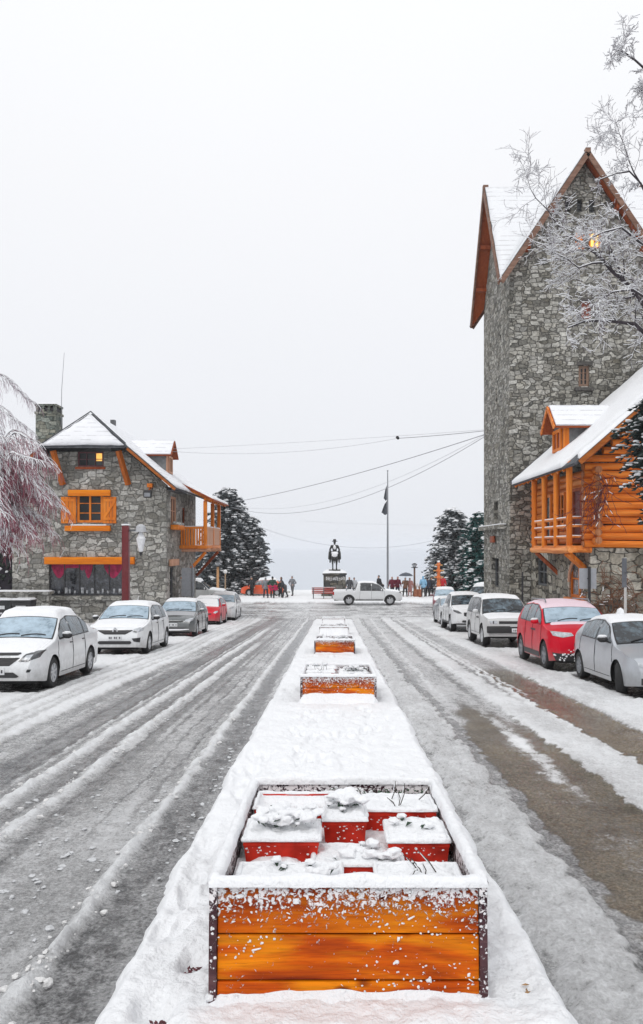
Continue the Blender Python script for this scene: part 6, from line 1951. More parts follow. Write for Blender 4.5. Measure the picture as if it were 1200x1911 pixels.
def bare_tree(name, label, base, limbs, trunk_top, trunk_r, seed, bark, twigmat, snow_r=0.012, depth=3, twig_len=0.55, dens=1.0, snowprob=.85, min_r=.0035, droop=-.03, trunk_pts=None):
    t = thing(name, label, 'tree', base)
    rnd = random.Random(seed)
    br, tw, sn = Seg(), Seg(), Seg()
    base = Vector(base); top = Vector(trunk_top)
    pts = [base + (top - base) * (i / 10) + Vector((math.sin(i * 1.3 + seed) * .10, math.cos(i * 1.7) * .10, 0)) * (1 if 0 < i < 10 else 0) for i in range(11)]
    MB().tube([p - root_loc(t) for p in pts], [trunk_r * (1.25 - .8 * i / 10) for i in range(11)], 10).build('trunk', bark, t, smooth=True)

    def snow(a, b, r):
        d = b - a
        if d.length < 1e-4: return
        fl = math.sqrt(max(0, 1 - (d.z / d.length) ** 2))
        if fl < .35 or rnd.random() > snowprob: return
        up = Vector((0, 0, r * .8 + snow_r * .35))
        sn.add(a + up, b + up, (r * .6 + snow_r) * fl, (r * .5 + snow_r * .8) * fl)

    def grow(p, d, L, r, lev):
        n = 4 if lev < depth else 3
        cur = p; dd = d.normalized()
        for i in range(n):
            dd = (dd + Vector((rnd.gauss(0, .20), rnd.gauss(0, .20), rnd.gauss(0, .18) + droop))).normalized()
            nx = cur + dd * L / n; r0 = r * (1 - .75 * i / n); r1 = r * (1 - .75 * (i + 1) / n)
            (br if r > .012 else tw).add(cur, nx, max(r0, min_r), max(r1, min_r)); snow(cur, nx, max(r0, min_r))
            if lev < depth:
                for k in range(rnd.choice((1, 2, 2)) if dens >= 1 else 1):
                    sd = dd.cross(Vector((rnd.gauss(0, 1), rnd.gauss(0, 1), rnd.gauss(0, 1)))).normalized()
                    grow(cur + (nx - cur) * rnd.random(), (dd * .7 + sd * rnd.uniform(.5, 1.0) + Vector((0, 0, .06))), L * rnd.uniform(.35, .62), r1 * .6, lev + 1)
            cur = nx
    for lim in limbs:
        pts_, r = lim[:2]; r *= .75; tl = lim[2] if len(lim) > 2 else twig_len
        pts_ = [Vector(p) for p in pts_]
        # round the limb's course
        for i in range(len(pts_) - 1):
            a, b = pts_[i], pts_[i + 1]; n = max(2, int((b - a).length / .35)); prev = a
            for k in range(1, n + 1):
                q = a + (b - a) * k / n + (Vector((rnd.gauss(0, .03), rnd.gauss(0, .03), rnd.gauss(0, .03))) if k < n else Vector())
                f0 = (i + (k - 1) / n) / (len(pts_) - 1); f1 = (i + k / n) / (len(pts_) - 1)
                r0 = r * (1 - .8 * f0); r1 = r * (1 - .8 * f1)
                br.add(prev, q, r0, r1); snow(prev, q, r0)
                m = 0 if f1 < .15 else (2 if rnd.random() < .6 * dens else 1)
                for _ in range(m):
                    dd = (b - a).normalized(); sd = dd.cross(Vector((rnd.gauss(0, 1), rnd.gauss(0, 1), rnd.gauss(0, 1)))).normalized()
                    grow(q, dd * .6 + sd * rnd.uniform(.5, 1.1) + Vector((0, 0, .10)), tl * rnd.uniform(.7, 1.9), max(r1 * .45, .007), 1)
                prev = q
    bo = br.build('branches', bark, t, 6)
    if tw.a: tw.build('twigs', twigmat, bo, 3)
    if sn.a: sn.build('branch_snow', SNOW, t, 4)
    return t


TWIG = plain('dark_twig', (.13, .10, .12), .9, .3, 20)
TWIGP = plain('purplish_twig', (.15, .09, .125), .9, .3, 20)


def L_(pts): return [P(x, y, Y) for x, y, Y in pts]


limbs = [
    (L_([(1292, 760, 16.2), (1240, 660, 16), (1185, 605, 15.8), (1120, 598, 15.5), (1060, 612, 15.2)]), .085),
    (L_([(1292, 700, 16.2), (1230, 600, 16.6), (1165, 525, 16.9), (1120, 480, 17.0), (1060, 440, 17.2), (1030, 405, 17.4)]), .085),
    (L_([(1165, 525, 16.9), (1130, 440, 17.2), (1120, 415, 17.3)]), .03, .34),
    (L_([(1130, 490, 17.0), (1080, 500, 16.6), (1030, 470, 16.4)]), .03),
    (L_([(1285, 600, 16.2), (1230, 480, 15.6), (1160, 425, 15.2), (1090, 450, 15.0)]), .05, .42),
    (L_([(1040, 415, 17.4), (1000, 370, 17.6), (985, 335, 17.6)]), .022),
    (L_([(1285, 560, 16.2), (1230, 400, 16.6), (1175, 320, 17.0), (1120, 335, 17.2)]), .05, .24),
    (L_([(1200, 350, 16.8), (1165, 270, 17.0), (1150, 228, 17.1)]), .022),
    (L_([(1280, 480, 16.2), (1250, 250, 15.6), (1205, 130, 15.2), (1160, 95, 15.0), (1140, 108, 14.9)]), .05, .26),
    (L_([(1215, 145, 15.2), (1198, 160, 15.3), (1196, 182, 15.4)]), .018, .3),
    (L_([(1285, 640, 16.2), (1230, 560, 15.0), (1180, 540, 14.6), (1120, 560, 14.5)]), .05),
    (L_([(1292, 700, 16.2), (1360, 560, 16.6), (1450, 430, 17), (1500, 380, 17)]), .08),
    (L_([(1285, 560, 16.2), (1330, 380, 16.8), (1360, 240, 17.4)]), .07, .3),
    (L_([(1280, 500, 16.2), (1290, 300, 18), (1270, 160, 19)]), .06, .25)]
bx_, by_ = PXX(1294, 16.2), 16.2
bare_tree('bare_tree', 'tall bare tree with fine snow lined twigs reaching across the tower', (bx_, by_, zg(by_) + .1), limbs, P(1280, 470, 16.2), .19, 5, BARK, TWIG, .0062, 3, .54, 1.0, .82)


# weeping tree on the left: arching limbs with hanging reddish twigs
def weeping_tree(name, label, base, top, radius, seed, arcs=60, tcol=(.33, .09, .13)):
    t = thing(name, label, 'tree', base); rnd = random.Random(seed)
    base = Vector(base); c = Vector((base.x, base.y, top))
    MB().tube([Vector((0, 0, 0)), Vector((.1, 0, (top - base.z) * .4)), Vector((0, .1, (top - base.z) * .75))], [.22, .17, .10], 10).build('trunk', BARK, t, smooth=True)
    br, tw, sn, sn2 = Seg(), Seg(), Seg(), Seg()
    for i in range(arcs):
        az = rnd.uniform(0, 2 * math.pi); rr = radius * rnd.uniform(.35, 1.0); h0 = (top - base.z) * rnd.uniform(.40, .72); rise = (top - base.z) * rnd.uniform(.08, .33)
        zend = h0 * rnd.uniform(.55, .95)
        dirv = Vector((math.cos(az), math.sin(az), 0)); pts = []
        for k in range(13):
            q = k / 12; z = h0 + rise * math.sin(min(1, q * 1.35) * math.pi * .62) * 1.05 - (h0 - zend) * max(0, q - .45) ** 1.5 * 2.2
            pts.append(base + dirv * rr * q + Vector((rnd.gauss(0, .04), rnd.gauss(0, .04), z)))
        for k in range(12):
            r0 = .035 * (1 - .9 * k / 12); r1 = .035 * (1 - .9 * (k + 1) / 12)
            br.add(pts[k], pts[k + 1], max(r0, .006), max(r1, .006))
            up = Vector((0, 0, r0 * .8 + .008)); sn.add(pts[k] + up, pts[k + 1] + up, r0 * .8 + .016, r1 * .8 + .016)
            if k < 3: continue
            for _ in range(8):
                p = pts[k] + (pts[k + 1] - pts[k]) * rnd.random(); a2 = rnd.uniform(0, 6.28); out = Vector((math.cos(a2), math.sin(a2), 0)) * .5 + dirv * .6
                L = rnd.uniform(.45, 1.15); prev = p; d = out.normalized() + Vector((0, 0, .35))
                for s_ in range(6):
                    d = (d.normalized() + Vector((rnd.gauss(0, .07), rnd.gauss(0, .07), -.40))).normalized(); nx = prev + d * L / 6
                    tw.add(prev, nx, .005, .0045)
                    if s_ < 4 and rnd.random() < .90: sn2.add(prev + Vector((0, 0, .008)), nx + Vector((0, 0, .010)), .014, .011)
                    if s_ > 1 and rnd.random() < .5:
                        e = nx + Vector((rnd.gauss(0, .06), rnd.gauss(0, .06), -rnd.uniform(.14, .42))); tw.add(nx, e, .004, .0035)
                        if rnd.random() < .22: sn2.add(nx, e, .008, .007)
                    prev = nx
    bo = br.build('branches', BARK, t, 5)
    tw.build('hanging_twigs', plain('hanging_twig_%d' % seed, tcol, .8, .35, 3), t, 3)
    sn.build('branch_snow', SNOW, bo, 5); sn2.build('twig_snow', SNOW, t, 3)
    return t


weeping_tree('weeping_tree', 'weeping tree with snowy arching limbs and wine red hanging twigs, left edge', (PXX(-30, 27.0), 27.0, zg(27) + .1), 6.3, 2.5, 4, 66)
weeping_tree('weeping_tree', 'weeping tree with pale snowy limbs standing behind the red twigged one, left edge', (PXX(-75, 33.0), 33.0, zg(33) + .1), 9.3, 3.0, 6, 30, (.30, .20, .25))


# conifers: boughs of dark needles, each carrying its own pad of snow
NEEDLE = plain('conifer_needles', (.11, .125, .135), .85, .5, 3)
NEEDLEG = plain('blue_green_needles', (.012, .075, .070), .8, .5, 3)


def conifer(name, label, base, height, prof, seed, n, pad, mat, group=None, snowy=.6, trunk_r=.2, aspect=1.0, centers=None):
    t = thing(name, label, 'tree', base, (0, 0, 0), group); rnd = random.Random(seed)
    MB().tube([(0, 0, 0), (0, 0, height * .9)], [trunk_r, trunk_r * .2], 8).build('trunk', BARK, t, smooth=True)
    dk, sn = MB(), MB()
    hs_ = [p[0] for p in prof]; rs_ = [p[1] for p in prof]
    def spray(c, a, L, m, rise):
        for k in range(m):                               # needle sprays fanned outwards
            b = a + rnd.gauss(0, .75); d = Vector((math.cos(b), math.sin(b), rise + rnd.gauss(0, .22))).normalized(); sd = d.cross(Vector((0, 0, 1))).normalized() * L * rnd.uniform(.16, .30)
            p0 = c - d * L * .25; p1 = c + d * L * .35 + Vector((0, 0, -.03)); p2 = c + d * L * .85 + Vector((0, 0, -L * .16)); dn = Vector((0, 0, -L * .20))
            dk.add([p0, p1 + sd, p2, p1 - sd, p1 + dn], [(0, 1, 4), (1, 2, 4), (2, 3, 4), (3, 0, 4), (0, 3, 2, 1)])
    nb = n // 9
    for i in range(nb):                                  # whole boughs, drooping under their load
        h = rnd.uniform(prof[0][0], 1.0) if i % 4 else rnd.uniform(prof[0][0], .45)
        rmax = float(np.interp(h, hs_, rs_)); a = rnd.uniform(0, 6.28)
        r = rmax * (.72 + .52 * float(vnoise(a * 1.9 + seed, h * 7, seed)) + rnd.uniform(-.08, .12)); up = rnd.uniform(-.05, .30); dr = rnd.uniform(.30, .55)
        load = rnd.random() < snowy * 1.25
        for j in range(9):
            s_ = (j + rnd.random()) / 9 * .78 + .22
            c = Vector((math.cos(a) * r * s_, math.sin(a) * r * s_, h * height + r * (up * s_ - dr * s_ * s_))) + Vector((rnd.gauss(0, .10), rnd.gauss(0, .10), rnd.gauss(0, .05))) * (pad / .5)
            if c.z < .1: continue
            L = pad * rnd.uniform(.65, 1.2) * (1.15 - .35 * s_)
            spray(c, a, L, 3, rnd.uniform(-.45, -.05))
            if rnd.random() < snowy * .35:
                q = L * rnd.uniform(.12, .24); c3 = c + Vector((rnd.gauss(0, L * .4), rnd.gauss(0, L * .4), L * .12)); sn.blob(c3, (q * 1.2, q, q * .45), i + j * 7, rough=.4, n=5, m=4)
            if load and s_ > .30 and rnd.random() < .85:
                q = L * rnd.uniform(.26, .48)
                sn.blob(c + Vector((0, 0, L * .09)), (q * rnd.uniform(.8, 1.5), q * rnd.uniform(.7, 1.1), q * rnd.uniform(.28, .5)), seed * 100 + i * 9 + j, rough=.35, n=6, m=4)
    for i in range(n // 2):                              # the dark inside
        h = rnd.uniform(prof[0][0], .97); rmax = float(np.interp(h, hs_, rs_)) * .62; a = rnd.uniform(0, 6.28); r = rmax * rnd.random() ** .5
        spray(Vector((r * math.cos(a), r * math.sin(a), h * height - .1)), a, pad * 1.1, 4, -.2)
    cr = dk.build('crown', mat, t); tag(sn.build('crown_snow', SNOW, cr, smooth=True, angle=80), kind='stuff')
    return t


G2 = 'snowy conifers at the edge of the plaza'
conifer('conifer_tree', 'tall dark conifer with snow clots standing behind the balcony', (PXX(425, 71), 71, -2.4), 9.8,
        [(.05, 2.4), (.25, 2.7), (.5, 2.5), (.75, 2.0), (.92, 1.45), (1, .8)], 1, 3000, .50, NEEDLE, G2, .75)
conifer('conifer_tree', 'lower conifer with a lean side crown, right of the tall one by the balcony', (PXX(462, 72), 72, -2.4), 7.4,
        [(.12, 1.0), (.3, 1.8), (.6, 1.7), (.85, 1.3), (1, .6)], 2, 1500, .5, NEEDLE, G2, .75)
conifer('conifer_tree', 'short conifer whose outstretched boughs end beside the walkers', (PXX(483, 70), 70, -2.4), 5.6,
        [(.30, .5), (.5, .95), (.75, .9), (1, .3)], 3, 230, .5, NEEDLE, G2, .6)
conifer('conifer_tree', 'dark low conifer filling the gap under the balcony', (PXX(385, 69), 69, -2.4), 4.6,
        [(.05, 2.0), (.4, 2.0), (.8, 1.3), (1, .5)], 4, 480, .5, NEEDLE, G2, .45)
conifer('conifer_tree', 'broad rounded snowy conifer behind the carved orange post', (PXX(846, 73), 73, -2.4), 8.0,
        [(.03, 2.5), (.2, 2.8), (.45, 2.5), (.7, 2.0), (.88, 1.45), (1, .6)], 5, 3000, .46, NEEDLE, G2, .75)
conifer('conifer_tree', 'blue green snowy conifer against the foot of the tower', (PXX(897, 70), 70, -2.4), 7.6,
        [(.03, 2.2), (.3, 2.2), (.6, 1.8), (.85, 1.2), (1, .3)], 6, 1900, .5, NEEDLEG, G2, .65)
conifer('conifer_tree', 'near conifer whose snowy branch tips cross the log gable at the right edge', (PXX(1264, 20), 20, zg(20) + .1), 7.5,
        [(.64, .9), (.70, 1.5), (.80, 1.60), (.90, 1.3), (1, .4)], 7, 1900, .25, plain('dark_fir', (.02, .035, .032), .8, .5, 6), None, .55, .14)

# bare climber on the log house wall
mbx = thing('climbing_shrub', 'leafless brown climber with snow on the stone front below the logs', 'shrub', (10.5, 28.2, zg(28)))
tw, sn = Seg(), Seg(); rnd = random.Random(31)
for i in range(60):
    p = Vector((rnd.uniform(9.7, 11.8), 28.30, rnd.uniform(-1.4, .4))); d = Vector((rnd.uniform(-.6, .6), -.05, 1))
    for k in range(9):
        d = (d + Vector((rnd.gauss(0, .35), rnd.gauss(0, .05), rnd.gauss(0, .35) - .12))).normalized(); nx = p + d * .17; nx.y = min(28.34, max(28.1, nx.y))
        tw.add(p, nx, .011, .009)
        if rnd.random() < .05: sn.add(p + Vector((0, 0, .015)), nx + Vector((0, 0, .015)), .02, .018)
        if rnd.random() < .5:
            e = nx + Vector((rnd.gauss(0, .12), -.02, rnd.gauss(0, .12))); tw.add(nx, e, .008, .006)
        p = nx
tw.build('stems', plain('rust_stem', (.17, .075, .04), .8), mbx, 4); tag(sn.build('stem_snow', SNOW, mbx, 4), kind='stuff')
mbx = thing('climbing_shrub', 'reddish leafless creeper hanging at the corner of the log storey', 'shrub', (9.5, 28.0, 3))
tw, sn = Seg(), Seg()
for i in range(34):
    p = Vector((rnd.uniform(9.15, 10.3), 27.75, rnd.uniform(3.6, 4.7))); d = Vector((rnd.uniform(-.6, .6), 0, -.5))
    for k in range(10):
        d = (d + Vector((rnd.gauss(0, .4), 0, rnd.gauss(0, .3) - .10))).normalized(); nx = p + d * .16; nx.y = 27.75 + rnd.gauss(0, .05)
        tw.add(p, nx, .011, .009)
        if rnd.random() < .05: sn.add(p, nx, .014, .012)
        p = nx
tw.build('stems', plain('red_stem', (.13, .03, .035), .8), mbx, 4); tag(sn.build('stem_snow', SNOW, mbx, 4), kind='stuff')
# ================================================================== people
SKIN = plain('skin', (.50, .30, .22), .55, .06)
HAIR = plain('dark_hair', (.03, .022, .018), .6)
BOOT = plain('dark_boots', (.025, .022, .022), .6)


def cloth(name, col): return plain('cloth_' + name, col, .85, .2, 14, .2)


def cap(mb, p, q, r0, r1, n=10): mb.tube([p, q], [r0, r1], n, round_=True)


def person(label, x, y, h=1.70, rz_=0.0, jacket=('black', (.03, .03, .035)), trousers=('navy', (.03, .035, .05)), hat=None, pose='stand', extra=None, seed=0, grp='people at the plaza edge', hood=False, long_coat=False):
    t = thing('person', label, 'person', (x, y, zg(y) + .10), (0, 0, R(rz_)), grp)
    k = h / 1.70; rnd = random.Random(seed)
    V = lambda a, b, c: Vector((a * k, b * k, c * k))
    st = .10 if pose == 'stand' else .26
    hipL, hipR = V(-.09, 0, .90), V(.09, 0, .90)
    kn = [V(-.11, st * .5, .49), V(.11, -st * .35, .49)]; an = [V(-.12, st * .9 - .05, .09), V(.12, -st * .9, .10)]
    lean = .05 if pose != 'bend' else .30
    ch = V(0, lean, 1.28); sh = [V(-.185, lean, 1.40), V(.185, lean, 1.40)]; nk = V(0, lean + .01, 1.46); hd = V(0, lean + .03, 1.60)
    if pose == 'arms_up': el = [V(-.27, .10 + lean, 1.20), V(.27, .10 + lean, 1.20)]; wr = [V(-.12, .30 + lean, 1.34), V(.12, .30 + lean, 1.34)]
    elif pose == 'hold': el = [V(-.27, .02 + lean, 1.14), V(.30, .06 + lean, 1.18)]; wr = [V(-.24, .10 + lean, .90), V(.24, .26 + lean, 1.34)]
    elif pose == 'akimbo': el = [V(-.36, -.02 + lean, 1.14), V(.36, -.02 + lean, 1.14)]; wr = [V(-.20, .12 + lean, 1.0), V(.20, .12 + lean, 1.0)]
    else: el = [V(-.27, lean - .02, 1.13), V(.27, lean - .02, 1.13)]; wr = [V(-.28, .08 + lean, .89), V(.28, .08 + lean, .89)]
    b = MB()
    for i, hp in enumerate((hipL, hipR)):
        cap(b, hp, kn[i], .080 * k, .055 * k); cap(b, kn[i], an[i], .052 * k, .036 * k); cap(b, an[i], an[i] + V(0, .15, -.05), .040 * k, .034 * k)
        cap(b, sh[i], el[i], .050 * k, .040 * k); cap(b, el[i], wr[i], .038 * k, .028 * k)
        d = (wr[i] - el[i]).normalized(); pl = wr[i] + d * .055 * k; cap(b, wr[i], pl, .030 * k, .036 * k)
        sd = d.cross(Vector((0, 1, 0.2))).normalized()
        for f in range(4):
            o = sd * (.030 - .020 * f) * k; L = (.070, .080, .076, .058)[f] * k
            mid = pl + o * 1.25 + d * L * .6; cap(b, pl + o, mid, .0115 * k, .011 * k, 6); cap(b, mid, mid + (d + Vector((0, .5, 0))).normalized() * L * .45, .011 * k, .009 * k, 6)
        cap(b, wr[i] + d * .02 * k, wr[i] + d * .05 * k + sd * .05 * k, .013 * k, .010 * k, 6)
    cap(b, V(-.07, 0, .94), V(.07, 0, .94), .105 * k, .105 * k); cap(b, V(0, lean * .3, .98), ch, .120 * k, .150 * k); cap(b, V(-.08, lean, 1.30), V(.08, lean, 1.30), .105 * k, .105 * k); cap(b, sh[0], sh[1], .055 * k, .055 * k)
    cap(b, V(0, lean, 1.40), nk + V(0, 0, .05), .055 * k, .050 * k)
    cap(b, hd + V(0, .01, -.035), hd + V(0, 0, .035), .070 * k, .083 * k, 12)
    cap(b, hd + V(0, .075, -.005), hd + V(0, .098, -.025), .012 * k, .014 * k, 6)           # nose
    cap(b, hd + V(0, .055, -.085), hd + V(0, .065, -.075), .022 * k, .024 * k, 6)           # chin
    for s in (-1, 1): cap(b, hd + V(s * .078, -.005, -.02), hd + V(s * .084, -.01, .02), .014 * k, .014 * k, 6)
    body = b.build('body', SKIN, t); remesh(body, .012 * k, 2)
    f = MB()
    for s in (-1, 1): f.blob(hd + V(s * .030, .079, .004), (.010 * k, .006 * k, .007 * k), 1, rough=.05)
    f.build('eyes', HAIR, body)
    MB().tube([hd + V(-.024, .080, -.055), hd + V(0, .088, -.057), hd + V(.024, .080, -.055)], .005 * k, 5).build('mouth', plain('lips', (.35, .12, .10), .5), body)
    # clothes
    j = MB(); gr = .030 * k
    for i in (0, 1):
        cap(j, sh[i], el[i], .056 * k + gr, .050 * k + gr * .8); cap(j, el[i], wr[i] - (wr[i] - el[i]).normalized() * .01 * k, .047 * k + gr * .8, .040 * k + gr * .3)
    cap(j, V(0, lean * .3, .90), ch, .130 * k + gr, .150 * k + gr); cap(j, V(-.08, lean, 1.30), V(.08, lean, 1.30), .105 * k + gr, .105 * k + gr); cap(j, sh[0], sh[1], .06 * k + gr * .6, .06 * k + gr * .6); cap(j, V(-.06, 0, .88), V(.06, 0, .88), .125 * k + gr, .125 * k + gr)
    cap(j, V(0, lean, 1.42), nk + V(0, 0, .01), .070 * k, .075 * k)
    if long_coat: cap(j, V(-.05, 0, .62), V(0, 0, .95), .165 * k, .155 * k); cap(j, V(.05, 0, .62), V(0, 0, .95), .165 * k, .155 * k)
    if hood: cap(j, hd + V(0, -.035, -.06), hd + V(0, -.03, .05), .088 * k, .092 * k)
    jo = j.build('jacket', cloth(*jacket), t); remesh(jo, .022 * k, 3)
    p = MB()
    for i, hp in enumerate((hipL, hipR)):
        cap(p, hp, kn[i], .105 * k, .078 * k); cap(p, kn[i], an[i] + V(0, 0, .02), .074 * k, .064 * k)
    cap(p, V(-.06, 0, .90), V(.06, 0, .90), .125 * k, .125 * k)
    po = p.build('trousers', cloth(*trousers), t); remesh(po, .022 * k, 3)
    s_ = MB()
    for i in (0, 1):
        cap(s_, an[i] + V(0, -.01, .06), an[i] + V(0, 0, -.03), .062 * k, .058 * k); cap(s_, an[i] + V(0, .0, -.04), an[i] + V(0, .17, -.045), .052 * k, .044 * k)
    so_ = s_.build('boots', BOOT, t); remesh(so_, .016 * k, 2)
    if hat:
        hm = MB(); cap(hm, hd + V(0, -.01, .03), hd + V(0, -.015, .075), .090 * k, .080 * k, 12); hm.build('hat', cloth(*hat), t, smooth=True)
    elif not hood:
        hm = MB(); cap(hm, hd + V(0, -.02, .015), hd + V(0, -.01, .045), .088 * k, .082 * k, 12); cap(hm, hd + V(0, -.04, -.05), hd + V(0, -.03, .0), .070 * k, .080 * k); hm.build('hair', HAIR, t, smooth=True)
    if extra == 'red_wrap':
        e = MB(); cap(e, V(-.16, .0, .92), V(.18, .03, .92), .17 * k, .17 * k); cap(e, V(-.05, .02, .72), V(.20, .04, .75), .17 * k, .17 * k); cap(e, V(.30, .05, .95), V(.36, .06, .72), .07 * k, .09 * k); eo = e.build('red_skirted_coat', cloth('crimson', (.42, .01, .07)), t); remesh(eo, .025, 3)
    return t


BLK = ('black', (.02, .02, .024)); GRY = ('grey', (.20, .21, .23)); NVY = ('navy', (.025, .032, .055)); DGR = ('dark_green', (.02, .05, .035)); LBL = ('light_blue', (.22, .42, .60)); PNK = ('dusty_pink', (.50, .24, .22)); MRN = ('maroon', (.13, .012, .03)); RED = ('red', (.5, .02, .03)); CHR = ('charcoal', (.06, .062, .07)); BRN = ('brown', (.16, .08, .05))
person('person in black standing in front of the orange hatchback', PXX(470, 66), 66.0, 1.62, 170, BLK, BLK, None, 'stand', seed=1)
person('person in a grey padded jacket and navy trousers next to the orange car', PXX(496, 63.8), 63.8, 1.66, 20, GRY, NVY, GRY, 'hold', seed=2)
person('broad person in dark green jacket with a crimson coat tied round the hips', PXX(508.5, 63.6), 63.6, 1.76, 0, DGR, BLK, BLK, 'akimbo', 'red_wrap', 3)
person('small person in black between the crimson coat and the tall person', PXX(523.5, 64.3), 64.3, 1.42, 200, BLK, BLK, MRN, 'stand', seed=4)
person('tall person in a long charcoal coat with bowed head', PXX(532, 64.5), 64.5, 1.72, 100, CHR, CHR, None, 'bend', seed=5, long_coat=True)
person('person in grey jacket and trousers at the right end of the left group', PXX(546, 67.0), 67.0, 1.68, 150, GRY, ('slate', (.12, .125, .13)), GRY, 'akimbo', seed=6)
person('person in dark jacket whose head shows over the pickup bed', PXX(652, 66.5), 66.5, 1.62, 180, CHR, BLK, None, 'stand', seed=7)
person('person in pale grey jacket just above the pickup bed', PXX(661, 66.8), 66.8, 1.55, 180, ('pale_grey', (.42, .43, .45)), BLK, BLK, 'stand', seed=8)
person('person in black leaning behind the pickup cab', PXX(713, 66.0), 66.0, 1.78, 120, BLK, BLK, BLK, 'bend', seed=9)
person('person in maroon coat behind the pickup bonnet, hood down', PXX(732, 66.4), 66.4, 1.66, 160, MRN, BLK, None, 'stand', seed=10)
person('person in dark maroon coat with hood up beyond the pickup nose', PXX(742, 66.9), 66.9, 1.64, 200, MRN, NVY, None, 'stand', seed=11, hood=True)
person('person in brown jacket under the dark umbrella', PXX(756, 65.4), 65.4, 1.62, 190, BRN, BLK, None, 'hold', seed=12)
person('person in dusty pink coat next to the umbrella holder', PXX(765, 65.8), 65.8, 1.58, 170, PNK, PNK, None, 'stand', seed=13, long_coat=True)
person('person in light blue jacket standing right of the street lamp', PXX(790, 65.5), 65.5, 1.72, 10, LBL, CHR, LBL, 'stand', seed=14, hood=True)
person('person in navy jacket right beside the light blue one', PXX(798, 66.0), 66.0, 1.58, 20, NVY, BLK, BLK, 'stand', seed=15)
person('person in black jacket and brown hat between navy jacket and carved post', PXX(804.5, 66.5), 66.5, 1.60, 200, BLK, BLK, BRN, 'stand', seed=16)
person('person in bright red jacket half behind the carved orange post', PXX(826, 68.5), 68.5, 1.66, 180, RED, NVY, None, 'stand', seed=17)

# umbrella over the brown jacketed person
t = thing('umbrella', 'dark grey open umbrella held above the group right of the pickup', 'umbrella', (PXX(758, 65.2), 65.2 + .25, zg(65) + .1))
MB().lathe([(.62, 1.78), (.60, 1.80), (.48, 1.92), (.30, 2.01), (.10, 2.06), (.01, 2.09), (.08, 2.045), (.30, 1.99), (.47, 1.90), (.585, 1.785)], n=10).build('canopy', plain('umbrella_cloth', (.07, .08, .10), .7), t)
MB().tube([(0, 0, 1.25), (0, 0, 2.06)], .012, 6).build('shaft', GREYMETAL, t)

# ================================================================== equestrian statue
sx_, sy_ = PXX(624.5, 68), 68.0
t = thing('equestrian_statue', 'dark bronze rider on horseback seen from behind on a stone plinth', 'statue', (sx_, sy_, zg(68) + .08))
PL = m_stone('plinth_stone', (1.4, 1.4, 1.6), lo=(.05, .05, .052), mid=(.09, .09, .095), hi=(.16, .16, .165), mortar=(.05, .05, .05))
po = MB().box(-1.15, 1.15, -1.7, 1.7, 0, .25).box(-.97, .97, -1.5, 1.5, .25, 1.85).box(-1.05, 1.05, -1.58, 1.58, 1.85, 2.0).build('plinth', PL, t, bevel=.02)
mb = MB(); rs = random.Random(17)
x = -.72
while x < .74:                                           # painted letters on the plinth, too small in the photograph to be read
    wdt = rs.uniform(.07, .14); z0 = 1.38 + rs.uniform(0, .03); z1 = 1.66 + rs.uniform(-.03, .03)
    k = rs.randrange(4)
    for a, b, c_, d_ in {0: ((0, 0, 0, 1), (0, 1, 1, 1), (1, 0, 1, 1)), 1: ((0, 0, .5, 1), (.5, 1, 1, 0), (.2, .4, .8, .4)), 2: ((0, 0, 0, 1), (0, 1, 1, .5), (1, .5, 0, 0)), 3: ((0, 0, 1, 0), (0, 0, 0, 1), (0, .5, .8, .5))}[k]:
        mb.beam((x + a * wdt, -1.512, z0 + (z1 - z0) * b), (x + c_ * wdt, -1.512, z0 + (z1 - z0) * d_), .03, .012, (0, -1, 0))
    x += wdt + .05
mb.build('painted_letters', plain('white_paint_marks', (.75, .75, .77), .6), po)
n_ = 20; V = []
U, W_ = np.meshgrid(np.linspace(-1, 1, n_), np.linspace(-1, 1, n_))
Z = 2.0 + .36 * np.clip(1 - np.maximum(np.abs(U), np.abs(W_)) ** 2.0, 0, 1) ** .7 + (fbm(U * 3, W_ * 3, 4) - .5) * .06
np_mesh('plinth_snow', np.stack([U * 1.06, W_ * 1.6, Z], -1).reshape(-1, 3), grid_quads(n_, n_), SNOW, po)
hz = 2.30
def S(a, b, c_): return Vector((a, b, hz + c_))
h = MB()                                                 # the horse, head away from us
cap(h, S(0, -.62, 1.12), S(0, .55, 1.14), .30, .27, 14); cap(h, S(0, -.72, 1.15), S(0, -.55, 1.05), .29, .30, 14); cap(h, S(0, .50, 1.20), S(0, .95, 1.62), .22, .15); cap(h, S(0, .95, 1.62), S(0, 1.25, 1.50), .13, .08); cap(h, S(0, 1.25, 1.50), S(0, 1.40, 1.36), .08, .065)
for s in (-1, 1):
    cap(h, S(s * .05, .93, 1.74), S(s * .07, .92, 1.84), .03, .015, 6)
    cap(h, S(s * .16, -.70, 1.05), S(s * .19, -.62, .72), .17, .11); cap(h, S(s * .19, -.62, .72), S(s * .18, -.82, .48), .10, .065); cap(h, S(s * .18, -.82, .48), S(s * .17, -.76, .10), .058, .048); cap(h, S(s * .17, -.76, .08), S(s * .17, -.70, .0), .065, .075)
    cap(h, S(s * .14, .52, 1.0), S(s * .15, .55, .55), .12, .07); cap(h, S(s * .15, .55, .55), S(s * .15, .53, .10), .055, .045); cap(h, S(s * .15, .53, .08), S(s * .15, .58, .0), .06, .07)
cap(h, S(0, -.95, 1.20), S(0, -1.06, .95), .07, .085); cap(h, S(0, -1.06, .95), S(0, -1.04, .55), .085, .04)
ho = h.build('horse', BRONZE, t); remesh(ho, .035, 3)
h = MB().box(-.5, .5, -1.2, 1.2, 1.98, hz).build('bronze_base', BRONZE, t)
g = MB()                                                 # the rider
